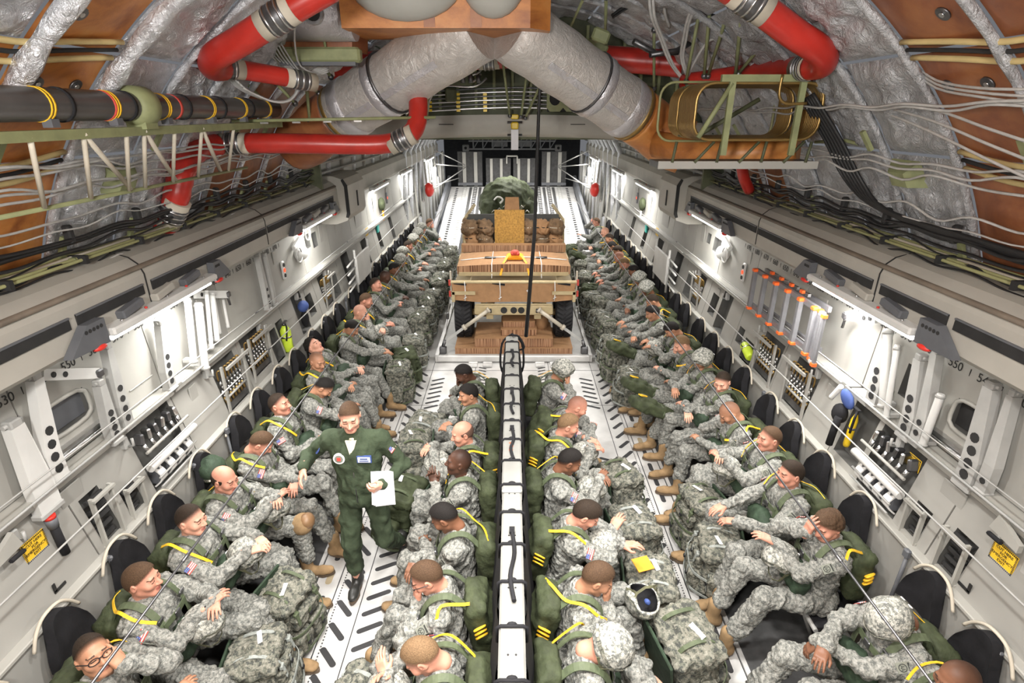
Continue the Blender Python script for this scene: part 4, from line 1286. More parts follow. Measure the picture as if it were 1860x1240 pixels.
t = empty('pipe_bank', (0, 8.05, 4.0), 'bank of thin polished hydraulic lines along the wing front spar', 'pipe')
for k in range(6):
    b = MB(); z = 0.035 + 0.048 * k
    b.tube(smooth_path([(-1.75, 0, z - 0.05), (-1.0, 0, z), (-0.2, -0.01, z + 0.035), (0.3, -0.01, z + 0.035), (1.2, 0, z - 0.01)], 4), 0.013, 6); b.build('line', STEEL if k % 2 == 0 else DSTEEL, t)
for x in (-1.10, -0.72, -0.36, 0.36):
    b = MB()
    for k in range(5): b.box((x, -0.018, 0.035 + 0.05 * k), (0.05, 0.02, 0.03))
    b.build('clamp', YEL_P if x != 0.36 else GREEN, t)
t = empty('hydraulic_manifold', (-0.75, 7.9, 4.42), 'green hydraulic manifold with curled steel lines over the pipe bank', 'manifold')
b = MB(); b.box((-0.35, 0.05, 0.02), (0.42, 0.16, 0.14), bev=0.02); b.box((0.1, 0, 0.0), (0.30, 0.16, 0.18), bev=0.02); b.box((-0.05, 0, -0.20), (0.14, 0.14, 0.16), bev=0.02); b.build('body', GREEN_D, t)
for k, pts in enumerate(([(0.35, 0, 0.05), (0.2, -0.05, -0.06), (-0.2, -0.05, -0.07), (-0.42, -0.05, -0.22), (-0.55, 0, -0.42)], [(0.42, 0, 0.0), (0.25, -0.05, -0.10), (-0.15, -0.05, -0.10), (-0.32, -0.05, -0.25), (-0.36, 0, -0.40)],
                         [(-0.3, 0, 0.0), (-0.5, -0.05, -0.1), (-0.72, 0, -0.40)], [(-0.2, 0, 0.0), (-0.40, -0.05, -0.12), (-0.66, 0, -0.44)], [(0.4, 0, 0.2), (0.3, -0.05, 0.05), (0.0, -0.05, 0.03)])):
    b = MB(); b.tube(smooth_path(pts, 5), 0.014, 6); b.build('line', STEEL, t)
for k in range(3):
    b = MB(); b.cyl((0.12 + 0.1 * k, -0.1, -0.06), (0.12 + 0.1 * k, -0.1, 0.03), 0.03, n=10); b.build('fitting', DSTEEL, t)
# lightening-hole bracket
t = empty('bracket_plate', (0.80, 7.95, 4.02), 'green bracket plate with three round holes beside the pipe bank', 'bracket')
b = MB(); n = 16
xs = [-0.34, -0.12, 0.10, 0.32]
for c in range(3):
    cx = (xs[c] + xs[c + 1]) / 2; w = (xs[c + 1] - xs[c]) / 2
    out = []; inn = []
    for k in range(n):
        a = 2 * math.pi * k / n; q = max(abs(math.cos(a)) / w, abs(math.sin(a)) / 0.16)
        out.append((cx + math.cos(a) / q, 0, 0.16 + math.sin(a) / q)); inn.append((cx + 0.075 * math.cos(a), 0, 0.16 + 0.085 * math.sin(a)))
    vs = out + inn + [(p[0], 0.05, p[2]) for p in inn]
    b.add(vs, [(k, (k + 1) % n, n + (k + 1) % n, n + k) for k in range(n)] + [(n + k, n + (k + 1) % n, 2 * n + (k + 1) % n, 2 * n + k) for k in range(n)])
b.build('plate', GREEN, t)
b = MB(); b.box((0, 0.08, 0.16), (0.66, 0.03, 0.32)); b.build('backing', GAP, t)
# centre hoist fitting
t = empty('hoist_fitting', at(934, 225, 8.0), 'yellow latch with a pale placard hanging at the middle of the lip', 'latch')
b = MB(); b.box((0, -0.03, 0.09), (0.10, 0.08, 0.06), bev=0.01); b.box((0, -0.03, -0.02), (0.10, 0.08, 0.09), bev=0.015); b.build('latch_body', YEL_P, t)
b = MB(); b.box((0, -0.05, -0.20), (0.10, 0.02, 0.26), bev=0.004); b.build('placard', PAPER, t)
for z in (0.02, -0.14): b = MB(); b.tube([(-0.10, -0.02, z), (0.10, -0.02, z)], 0.018, 6); b.build('pin', DSTEEL, t)


def duct(parent, p0, p1, r, mat, n=20, rings=(), seed=0, nm='duct_section'):
    p0, p1 = Vector(p0), Vector(p1); g = random.Random(seed); k = 14
    path = [p0.lerp(p1, i / k) for i in range(k + 1)]
    b = MB(); b.tube(path, [r * (1 + 0.02 * math.sin(i * 1.7 + seed)) for i in range(k + 1)], n); o = b.build(nm, mat, parent)
    for f, w, rr, mm in rings:
        c = p0.lerp(p1, f); d = (p1 - p0).normalized() * w / 2
        b = MB(); b.tube([c - d, c - d * 0.8, c + d * 0.8, c + d], [r * rr * 0.97, r * rr, r * rr, r * rr * 0.97], n); b.build('band', mm, parent)
    return o


# two foil wrapped ducts in a V and the amber plenum they leave
for s, nm, A, Bq, seed in ((-1, 'left', at(617, 208, 6.15), at(870, 48, 5.45), 1), (1, 'right', at(1150, 207, 6.15), at(925, 48, 5.45), 5)):
    t = empty('air_duct', A, 'thick silver wrapped air duct slanting down to the ' + nm + ' from the plenum', 'duct', 'wrapped air ducts')
    d = (Bq - A)
    duct(t, (0, 0, 0), d, 0.285, DUCTM, 24, ((0.10, 0.14, 1.03, TAPE), (0.36, 0.10, 1.04, TAPE), (0.40, 0.025, 1.06, DSTEEL), (0.02, 0.05, 1.02, BRASS)), seed)
    b = MB(); dn = d.normalized(); side = dn.cross(Vector((0, -1, 0))).normalized(); fr = (Vector((0, -1, 0)) - dn * dn.dot(Vector((0, -1, 0)))).normalized()
    nrm = (fr * 0.75 - side * s * -0.5 * 0 + Vector((0, 0, -0.35))).normalized()
    b.ribbon([dn * (d.length * f) + nrm * 0.290 for f in (0.12, 0.24, 0.35)], 0.06, 0.006, nrm); b.ribbon([dn * (d.length * f) + nrm * 0.290 for f in (0.43, 0.6, 0.8)], 0.06, 0.006, nrm); b.build('tape_strip', TAPE, t)
    E0 = -d.normalized() * 0.02; E1 = at(540, 262, 6.5) - A if s < 0 else at(1245, 268, 6.2) - A
    b = MB(); pth = smooth_path([E0, E0 - d.normalized() * 0.25, (E0 - d.normalized() * 0.30).lerp(E1, 0.5) + Vector((0, 0, -0.03)), E1], 5)
    b.tube(pth, 0.275, 20); b.build('elbow', AMBER2 if s < 0 else AMBER, t)
t = empty('amber_plenum', at(842, 60, 5.3), 'amber fibreglass plenum box at the top where both ducts meet', 'duct')
b = MB(); b.prism([(-0.95, -0.30, 0), (0.55, -0.30, 0), (0.72, -0.12, 0), (0.72, 0.45, 0), (-0.95, 0.45, 0)], (0, 0, 0), (0, 0, 0.26)); b.build('box', AMBER, t)
for x in (-0.25, 0.12): b = MB(); b.box((x, -0.303, 0.12), (0.09, 0.006, 0.23)); b.build('stained_strap', AMBER2, t)
b = MB(); b.cyl((-1.55, 0.05, 0.13), (-0.93, 0.05, 0.13), 0.19, n=20); b.build('silver_stub', TAPE, t)
b = MB(); b.cyl((-1.2, -0.16, 0.12), (-1.2, -0.20, 0.12), 0.085, n=18); b.cyl((-1.2, -0.20, 0.12), (-1.2, -0.215, 0.12), 0.06, n=18, m=1); b.build('inspection_port', [STEEL, GAP], t)
for k, (x, w, z) in enumerate(((-0.42, 0.44, 0.30), (0.26, 0.25, 0.32))):   # pale fairing bowls hanging in front
    b = MB(); b.ell((x, -0.32, z), (w, 0.16, 0.26), 24, 12); o = b.build('fairing_bowl', WALL2, t)
    b = MB(); b.tube([(x - w * 0.6 + w * 1.2 * i / 10, -0.455 - 0.0 * i, z - 0.06 - 0.05 * math.sin(math.pi * i / 10)) for i in range(11)], 0.012, 6); b.build('slit', GAP, o)
t = empty('amber_box_duct', at(585, 95, 5.6), 'brown fibreglass duct box with a green tray left of the plenum', 'duct')
b = MB(); b.prism([(-0.40, -0.2, 0), (0.32, -0.2, 0), (0.36, 0.2, 0), (-0.5, 0.2, 0)], (0, 0, 0), (0.04, 0, 0.36)); b.build('box', AMBER2, t)
b = MB(); b.box((0.02, -0.2, -0.04), (0.75, 0.12, 0.12), bev=0.02); b.box((0.02, -0.2, -0.11), (0.66, 0.1, 0.03), m=1); b.build('tray', [GREEN, GREYM], t)
b = MB(); b.tube([(0.1, -0.23, 0.02), (0.08, -0.25, 0.42)], 0.012, 6); b.build('rod', GREEN, t)


def hose(name_label, pts, r, clamps=(), n=16, smooth=5, mat=None, wrinkles=0.0):
    P = smooth_path(pts, smooth); o0 = P[0].copy()
    t = empty('red_hose', o0, name_label, 'hose')
    P = [p - o0 for p in P]
    b = MB(); b.tube(P, [r * (1 + wrinkles * math.sin(i * 2.1)) for i in range(len(P))], n); b.build('hose_body', mat or RED, t)
    L = len(P) - 1
    for f in clamps:
        i = min(int(f * L), L - 1); c = P[i].lerp(P[i + 1], f * L - i); d = (P[i + 1] - P[i]).normalized()
        b = MB(); b.tube([c - d * 0.13, c + d * 0.13], r * 1.03, n); b.build('cuff', CUFF, t)
        b = MB(); b.tube([c - d * 0.075, c - d * 0.06, c + d * 0.06, c + d * 0.075], [r * 1.0, r * 1.08, r * 1.08, r * 1.0], n)
        for q in (-0.05, 0.0, 0.05): b.tube([c + d * (q - 0.008), c + d * (q + 0.008)], r * 1.12, n, 1)
        b.build('clamp', [DSTEEL, STEEL], t)
    return t


hose('fat red hose bending beside the silver ribs, uppermost on the left', [at(600, -25, 4.05), at(520, 22, 4.05), at(440, 72, 4.1), at(388, 104, 4.25), at(384, 122, 4.5), at(402, 124, 4.7)], 0.088, (0.24,))
hose('short red hose with steel ends under the fat bending one', [at(404, 122, 4.75), at(470, 132, 4.95), at(548, 146, 5.2)], 0.072, (0.06, 0.97), smooth=4)
hose('long level red hose below the black pipe, left of the wing lip', [at(395, 262, 5.35), at(455, 260, 5.35), at(560, 261, 5.4), (at(690, 262, 5.5)), at(738, 248, 5.5), at(757, 220, 5.6), at(758, 165, 5.75)], 0.088, (0.10, 0.62))
hose('wrinkled red hose running down the left silver blankets', [at(392, 264, 5.3), at(358, 272, 5.05), at(332, 305, 4.8), at(322, 345, 4.72), at(312, 385, 4.72), at(296, 410, 4.74)], 0.10, (0.80,), wrinkles=0.05)
hose('red hose crossing behind the two silver ducts', [at(600, 125, 7.3), at(760, 108, 7.5), at(870, 104, 7.6), at(990, 100, 7.5), at(1180, 112, 7.3), at(1240, 118, 7.2)], 0.14, (0.43,))
hose('fat red hose with an elbow, uppermost on the right', [at(1300, -38, 4.0), at(1370, 8, 4.0), at(1440, 60, 4.03), at(1490, 94, 4.1), at(1494, 116, 4.25), at(1472, 122, 4.4)], 0.088, (0.18,))
hose('dark red hose behind the brass coil frame', [at(1468, 122, 4.5), at(1400, 128, 5.2), at(1330, 138, 5.8), at(1240, 150, 6.2)], 0.085, (0.04,))
hose('short red hose low behind the right side cables', [at(1345, 290, 6.3), at(1350, 322, 6.4), at(1360, 345, 6.6)], 0.06)

# black pipe with yellow bands on a green beam
t = empty('black_pipe', (-2.28, 2.0, 4.04), 'black composite pipe with yellow bands along the upper left', 'pipe')
b = MB(); b.tube([(0, i * 0.31, 0) for i in range(13)], 0.078, 20); b.build('tube', PIPE, t)
for y in (0.86, 1.34, 1.84, 2.42, 2.95, 3.45):
    b = MB(); b.tube([(0, y, 0), (0, y + 0.012, 0)], 0.081, 20, 0); b.tube([(0, y + 0.022, 0), (0, y + 0.034, 0)], 0.081, 20, 0); b.build('yellow_band', WEB_Y, t)
    b = MB(); b.box((0.03, y + 0.03, -0.085), (0.05, 0.05, 0.04)); b.build('band_clip', GREYM, t)
for y in (1.0, 1.5, 2.1, 2.6, 3.1): b = MB(); b.tube([(0, y, 0), (0, y + 0.02, 0)], 0.084, 20); b.build('joint_ring', BLACK, t)
for y in (1.32, 1.98): b = MB(); b.tube([(0, y, 0), (0, y + 0.03, 0)], 0.0795, 20); b.build('red_stripe', RED_C, t)
b = MB(); b.tube([(0, 1.56, 0), (0, 1.60, 0), (0, 1.70, 0), (0, 1.74, 0)], [0.085, 0.115, 0.115, 0.085], 20); b.box((0, 1.65, -0.10), (0.12, 0.12, 0.06)); b.build('green_collar', GREEN, t)
t = empty('pipe_support', (-2.28, 2.0, 3.90), 'olive support under the black banded pipe', 'support')
b = MB(); b.box((0, 1.9, 0), (0.06, 3.8, 0.05)); b.build('beam', GREEN, t)
for i, y in enumerate((0.75, 1.1, 1.45, 1.62, 1.95, 2.3, 2.8)):
    b = MB(); b.tube([(0.02, y, 0.0), (-0.20, y + 0.22, -0.36)], 0.013, 6); b.build('strut', CUFF, t)
    if i in (1, 3, 5): b = MB(); b.tube([(0.02, y, 0.0), (-0.22, y + 0.62, -0.36)], 0.016, 6); b.build('strut', CUFF, t)
b = MB(); b.tube([(-0.22, 0.4, -0.37), (-0.21, 3.4, -0.37)], 0.013, 6); b.build('rail', GREEN, t)
t = empty('green_rod', at(420, 220, 5.15), 'long thin pale green rod above the level red hose', 'rod')
b = MB(); q = at(420, 220, 5.15); b.tube([Vector((0, 0, 0)), at(790, 213, 5.6) - q], 0.014, 8); b.build('rod', GREEN, t)
for f in (0.15, 0.3, 0.45, 0.6): p = (at(790, 213, 5.6) - q) * f; b = MB(); b.box(p + Vector((0, -0.01, -0.02)), (0.07, 0.012, 0.014)); b.build('clip', STEEL, t)
for dx, px in ((0, 685), (1, 720)):
    pass

# brass tube coil in its frame
c0 = at(1376, 203, 4.65)
t = empty('brass_coil', c0, 'rounded coil of stacked brass tubing hung in a green frame', 'coil')
W, H = 0.49, 0.205


def rring(y, r, w=W, h=H, cr=0.13):
    pts = []
    for cx, cz, a0 in ((w - cr, h - cr, 0), (-w + cr, h - cr, 90), (-w + cr, -h + cr, 180), (w - cr, -h + cr, 270)):
        for k in range(6):
            a = R(a0 + 90 * k / 5); pts.append((cx + cr * math.cos(a), y, cz + cr * math.sin(a)))
    b = MB(); b.tube(pts, r, 6, closed=True); return b


ring = rring(0, 0.0135).mesh('coil_tube', BRASS)
for k in range(26):
    y = k * 0.027 + (0.06 if k > 15 else 0)
    link('coil_tube', ring, t, (0, y, 0))
b = rring(0.95, 0.012, W + 0.05, H + 0.05); b.build('guard_tube', CABG, t)
b = MB()
b.box((0.0, -0.03, H + 0.03), (0.66, 0.04, 0.05)); b.build('frame_bar', GREEN, t)
for x, h in ((-0.24, 0.58), (0.30, 0.58)):
    b = MB(); b.box((x, -0.03, -0.03), (0.045, 0.03, h)); b.build('frame_leg', GREEN, t)
b = MB(); b.tube([(-0.24, -0.03, 0.20), (-0.45, -0.02, -0.19)], 0.020, 6); b.build('frame_brace', GREEN, t)
b = MB(); b.tube([(-0.43, 0.55, 0.20), (-0.43, 0.55, -0.2)], 0.020, 6); b.tube([(0.40, 0.55, 0.22), (-0.43, 0.55, 0.2)], 0.02, 6); b.tube([(-0.3, 0.5, -0.2), (0.2, 0.5, 0.1)], 0.02, 6); b.build('frame_back', GREEN_D, t)
b = MB(); b.tube(smooth_path([(0.12, -0.05, 0.26), (0.12, -0.05, 0.12), (0.18, -0.05, 0.06), (0.34, -0.05, 0.06)], 4), 0.012, 6); b.build('tap_tube', BRASS, t)
b = MB(); b.box((-0.08, 0.2, -0.40), (1.30, 0.30, 0.05)); b.box((-0.08, 0.04, -0.40), (1.30, 0.01, 0.06), m=1); b.build('shelf', [DSTEEL, WALL2], t)
for k in range(7):
    b = MB(); x = -0.62 + k * 0.18; b.tube([(x, 0.03, -0.38), (x + (0.14 if k % 2 else 0.02), 0.03, -0.22)], 0.012, 6); b.build('shelf_strut', GREEN_D, t)
b = MB(); b.tube([at(1190, 262, 6.0) - c0, at(1300, 280, 5.6) - c0, at(1450, 272, 5.2) - c0], 0.13, 16); b.build('amber_duct', AMBER, t)

# slim green truss rods hung through the dark space
ROD = [((906, 62, 7.0), (925, 210, 7.9)), ((958, 120, 7.6), (945, 212, 7.9)), ((992, 130, 7.6), (953, 214, 7.9)), ((888, 60, 6.2), (888, 110, 7.4)), ((1100, -5, 6.0), (1098, 85, 7.4)), ((1060, -5, 6.2), (1030, 60, 7.4)), ((1187, 55, 6.4), (1187, 160, 6.8)),
       ((1290, -5, 5.4), (1278, 138, 5.9)), ((1325, 10, 5.2), (1285, 138, 5.9)), ((1346, 20, 5.0), (1335, 138, 5.4)), ((1405, 55, 5.0), (1340, 134, 5.4)), ((1270, 20, 5.6), (1245, 148, 6.0)), ((1450, 90, 5.0), (1445, 130, 5.2)), ((1425, 20, 4.6), (1475, 30, 4.6)),
       ((430, 95, 5.4), (520, 115, 5.6)), ((435, 140, 5.4), (475, 180, 5.6)), ((500, 150, 5.5), (535, 188, 5.7)), ((510, 70, 5.6), (555, 110, 5.9)), ((575, 100, 5.8), (600, 140, 6.0)), ((555, 150, 5.8), (562, 220, 6.0)), ((680, 60, 6.4), (660, 78, 6.4)), ((775, 150, 6.6), (775, 214, 6.7)), ((548, 140, 5.9), (578, 170, 6.0))]
ROD.sort(key=lambda q: q[0][0])
NTH = 'first second third fourth fifth sixth seventh eighth ninth tenth eleventh twelfth thirteenth fourteenth fifteenth sixteenth seventeenth eighteenth nineteenth twentieth twenty-first twenty-second twenty-third twenty-fourth'.split()
for i, (a, c) in enumerate(ROD):
    A, C2 = at(*a), at(*c)
    t = link('truss_rod', None, None, A); tag(t, 'thin green brace rod in the dark roof space, %s from the left' % NTH[i], 'rod', 'overhead bracing rods')
    b = MB(); b.tube([Vector((0, 0, 0)), C2 - A], 0.016, 6); b.build('rod', GREEN, t)
    
    for pe in (Vector((0, 0, 0)), C2 - A): b = MB(); b.ell(pe, (0.03, 0.03, 0.03), 8, 5); b.build('rod_end', DSTEEL, t)
b = MB(); b.box((1.0, 7.3, 4.73), (0.26, 0.1, 0.1), (0, R(20), 0), bev=0.02); tag(b.build('green_bracket', GREEN), 'small green bracket in the dark space right of the ducts', 'bracket')
b = MB(); b.box(at(1090, 65, 6.4), (0.18, 0.1, 0.12), (0, R(20), 0), bev=0.02); tag(b.build('green_bracket', GREEN), 'small green bracket at the end of a rod above the right duct', 'bracket')

# hanging and clipped wires
def wires(label, cat, paths, mats, r=0.010):
    t = empty('wire_bundle', paths[0][0], label, cat)
    o0 = Vector(paths[0][0])
    for i, p in enumerate(paths):
        b = MB(); b.tube(smooth_path([Vector(q) - o0 for q in p], 4), r if not hasattr(r, '__len__') else r[i], 5); b.build('wire', mats[i % len(mats)], t)
    return t


g = random.Random(3)
loops = []
for k in range(8):
    o = k * 3
    loops.append([at(400 + o * 2, 118 + o * 2, 4.9), at(420 + o * 2, 150 + o, 5.0), at(455 + o * 2, 172 + o * 0.6, 5.1), at(505 + o, 186 - o * 0.2, 5.2), at(530 + o * 0.6, 180 - o, 5.3), at(538 + o * 0.4, 160 - o, 5.4)])
wires('sagging loops of white wire under the short red hose', 'wires', loops, [CABW], 0.009)
loops = []
for k in range(6):
    o = k * 4
    loops.append([at(470 + o * 2, 60 + o, 5.2), at(490 + o * 2, 100 + o * 0.6, 5.3), at(530 + o, 128 + o * 0.3, 5.5), at(570, 136 - o * 0.5, 5.7), at(596, 130 - o, 5.8)])
loops.append([at(538, 30, 5.0), at(534, 70, 5.1), at(545, 120, 5.3), at(590, 140, 5.6)])
wires('white wires drooping beside the brown duct box', 'wires', loops, [CABW], 0.008)
loops = [[at(1178, -8, 5.6), at(1182, 30, 5.7), at(1195, 62, 5.9), at(1215, 112, 6.1), at(1240, 146, 6.2)], [at(1185, -8, 5.6), at(1188, 30, 5.7), at(1201, 66, 5.9), at(1221, 116, 6.1), at(1243, 146, 6.2)],
         [at(1300, 5, 5.3), at(1262, 10, 5.5), at(1248, 35, 5.6), at(1240, 70, 5.8), at(1236, 105, 6.0), at(1245, 135, 6.1)], [at(1298, 9, 5.3), at(1266, 14, 5.5), at(1252, 38, 5.6), at(1245, 72, 5.8), at(1240, 104, 6.0), at(1249, 135, 6.1)],
         [at(1330, 75, 5.6), at(1290, 72, 5.7), at(1262, 110, 5.9), at(1248, 140, 6.1)], [at(1205, -5, 5.7), at(1207, 25, 5.8), at(1215, 50, 6.0)], [at(1228, -5, 5.7), at(1230, 22, 5.8)]]
wires('pale thick wires hanging left of the brass coil', 'wires', loops, [CABW], 0.014)
wires('black cables arching across the dark roof space', 'wires', [[at(1110, 28, 6.6), at(1150, 5, 6.4), at(1220, 2, 6.0), at(1300, 30, 5.6), at(1400, 60, 5.2)], [at(1112, 32, 6.6), at(1155, 8, 6.4), at(1225, 6, 6.0), at(1300, 36, 5.6), at(1395, 66, 5.2)]], [CABK], 0.014)
for k, (pa, pb) in enumerate([((1280, 60), (1180, 100)), ((1300, 50), (1400, 120)), ((1250, 70), (1370, 100)), ((1230, 95), (1150, 75)), ((1360, 30), (1420, 110))]):
    b = MB(); A, C2 = at(*pa, 6.4), at(*pb, 6.2); b.tube([A, A.lerp(C2, 0.5) + Vector((0, 0, -0.06)), C2], 0.03, 6); tag(b.build('dark_pipe', DSTEEL), 'dark pipe in the shadowed roof right of the ducts, %s of five' % NTH[k], 'pipe', 'dark roof pipes')
# foil blanket in the dark roof space on each side of the ducts
for s, px in ((-1, 640), (1, 1260)):
    pass


def side_run(s, label, rows, mats, y0, y1, rad, seed, sag=0.03, step=0.64):
    g = random.Random(seed); paths = []
    for i, (a, off) in enumerate(rows):
        pts = []; n = int((y1 - y0) / step) + 1
        for k in range(n + 1):
            y = y0 + (y1 - y0) * k / n
            pts.append(cyl_pt(s, a + g.uniform(-0.5, 0.5), y, RC - 0.11 - off)); 
            if k < n: pts.append(cyl_pt(s, a - g.uniform(0.3, 1.1) * sag / 0.03, y + (y1 - y0) / n * 0.5, RC - 0.10 - off + g.uniform(-0.02, 0.02)))
        paths.append(pts)
    t = wires(label, 'cables', paths, mats, rad)
    return t


# the cable runs along each side, above the rails
for s, nm in ((-1, 'left'), (1, 'right')):
    side_run(s, 'run of white cables above the %s rail' % nm, [(31 + 0.9 * k, 0.02 * (k % 3)) for k in range(6)] if s < 0 else [(41.5, 0.0), (42.6, 0.01), (34.5, 0.0), (33.6, 0.02), (32.6, 0.03)], [CABW], 0.4, 8.0, 0.0085, 5 + s)
    side_run(s, 'thick black cable run above the %s rail' % nm, [(24.5, 0.02), (25.2, 0.03), (24.0, 0.05), (22.0, 0.03)], [CABK], 0.4, 8.1, [0.018, 0.013, 0.011, 0.009], 15 + s)
    side_run(s, 'thin mixed wires close over the %s rail' % nm, [(27.6, 0.0), (23.2, 0.04), (21.2, 0.05), (20.4, 0.06), (26.5, 0.02)], [CABW, CABK, CABK, CABW], 0.4, 8.1, [0.008, 0.006, 0.007, 0.007, 0.006], 25 + s)
    t = empty('tube_run', (s * 2.86, 0.2, 3.10), 'bundle of thin olive tubes lying on top of the %s rail' % nm, 'pipe')
    for k in range(4):
        b = MB(); b.tube([(s * 0.032 * k, 0, 0.008 * k), (s * 0.032 * k, 8.4, 0.008 * k)], 0.011, 6); b.build('tube', CABG if k != 2 else CUFF, t)
    for k in range(14):
        b = MB(); b.box((s * 0.045, 0.4 + k * 0.6, 0.0), (0.15, 0.03, 0.055)); b.build('clamp', GAP, t)
    for i, y in enumerate(RIBS[2:-1]):   # stand-off posts that carry the runs
        b = MB(); p = cyl_pt(s, 25, y, RC - 0.10); b.box(p, (0.05, 0.05, 0.12), bev=0.01); o = b.build('cable_clamp', GAP); tag(o, 'dark cable clamp on a rib above the %s rail, %s from the camera' % (nm, NTH[i]), 'clamp', 'cable clamps above the %s rail' % nm)
        b = MB(); p = cyl_pt(s, 21.5, y + 0.05, RC - 0.10); b.box(p, (0.08, 0.10, 0.03), (0, 0, R(20)), bev=0.006); b.build('clip', GREEN, o)
# black hoses curving down the right side
paths = [[cyl_pt(1, 44 - k * 0.2, 4.55 + k * 0.045, RC - 0.10), cyl_pt(1, 36, 4.5 + k * 0.05, RC - 0.11), cyl_pt(1, 30, 4.42 + k * 0.05, RC - 0.12), cyl_pt(1, 26.5, 4.2 + k * 0.03, RC - 0.13), cyl_pt(1, 25.5 - k * 0.15, 3.6, RC - 0.12), cyl_pt(1, 25 - k * 0.2, 2.2, RC - 0.12)] for k in range(6)]
wires('six black cables curving down the right silver blankets', 'cables', paths, [CABK], 0.014)
b = MB(); b.tube([atx(1480, 258, 2.6), atx(1535, 255, 2.65), atx(1560, 262, 2.7)], 0.014, 6); tag(b.build('green_bar', GREEN), 'thin green bar holding the curving black cables', 'bar')
paths = [[at(1500, 190 + k * 9, 4.9), at(1560, 176 + k * 9, 4.45), at(1620, 186 + k * 12, 3.9), at(1700, 200 + k * 22, 3.4), at(1790, 232 + k * 28, 3.0), at(1880, 262 + k * 34, 2.7)] for k in range(3)]
wires('grey wires sweeping across the amber panels on the right', 'wires', paths, [CABW], 0.008)
paths = [[at(1508, 120 + k * 5, 4.7), at(1560, 128 + k * 4, 4.3), at(1640, 112 + k * 5, 3.8), at(1700, 146 + k * 7, 3.4), at(1780, 160 + k * 8, 3.0), at(1880, 162 + k * 14, 2.7)] for k in range(3)]
wires('upper grey wires sweeping toward the right amber panels', 'wires', paths, [CABW], 0.007)

# the long dark strap hanging by the end of the centre seats
A = at(990, -10, 5.6); Bp = at(978, 190, 5.9); C2 = Vector((0.17, 6.2, 1.5))
t = empty('hanging_strap', C2, 'long dark rope hanging from the roof to the centre seat end', 'rope')
b = MB(); b.tube([A - C2, Bp - C2, Bp.lerp(C2, 0.5) - C2 + Vector((0.03, 0, 0)), Vector((0, 0, 0))], [0.014, 0.016, 0.020, 0.024], 8); b.build('rope', CABK, t)

# ------------------------------------------------------------------ gear stowed on the side walls
def side_name(s): return 'left' if s < 0 else 'right'


def chain_rack(s, y0, y1, z0, z1, label, n=7):
    t = empty('chain_rack', (s * (wx(z0) + 0.09), (y0 + y1) / 2, z0), label, 'rack', 'tie-down chain racks')
    L = y1 - y0; H = z1 - z0
    b = MB(); fr = 0.028
    for y in (-L / 2, L / 2): b.box((s * -0.10, y, H / 2), (0.02, fr, H + fr))
    for z in (0, H): b.box((s * (-0.10 + (0.02 if z == 0 else -0.06)) * 1, 0, z), (0.02, L + fr, fr))
    b.build('frame', WALL, t)
    for k in range(n):   # hung chains with hooks
        y = -L / 2 + L * (k + 0.6) / (n + 0.2)
        b = MB(); zt = H * 0.92
        b.tube(smooth_path([(s * -0.03, y - 0.012, zt - H * 0.20), (s * -0.03, y - 0.012, zt - 0.02), (s * -0.05, y, zt), (s * -0.06, y + 0.012, zt - 0.03), (s * -0.06, y + 0.012, zt - H * 0.22)], 3), 0.009, 5)
        for j in range(4):
            zz = zt - H * (0.26 + 0.09 * j); b.ell((s * -0.045, y + (0.01 if j % 2 else -0.01), zz), (0.016, 0.018, 0.024), 7, 5, 1)
        b.tube([(s * -0.045, y, zt - H * 0.55), (s * -0.06, y + 0.01, zt - H * 0.72)], 0.014, 6, 0)
        b.build('chain', [BRASS, STEEL], t)
    b = MB(); b.tube([(s * -0.08, -L / 2, H * 0.36), (s * -0.08, L / 2, H * 0.36)], 0.012, 6); b.build('keeper_bar', GREYB, t)
    b = MB(); b.box((s * -0.05, 0, H * 0.14), (0.05, L * 0.9, H * 0.14)); b.build('tray', DSTEEL, t)
    return t


for i, (y0, y1, z0, z1) in enumerate([h for h in HOLES[-1] if h[0] in (4.86, 5.50, 8.05)]): chain_rack(-1, y0, y1, z0, z1, 'recessed rack of hanging tie-down chains in left wall, %s' % ('before the extinguisher, nearer camera', 'just beside the yellow extinguisher', 'far one past the traffic light')[i])
for i, (y0, y1, z0, z1) in enumerate([h for h in HOLES[1] if h[0] in (4.72, 5.46, 8.05)]): chain_rack(1, y0, y1, z0, z1, 'recessed rack of hanging tie-down chains in right wall, %s' % ('nearer the blue bag', 'beside the yellow bottle', 'far one past the traffic light')[i])


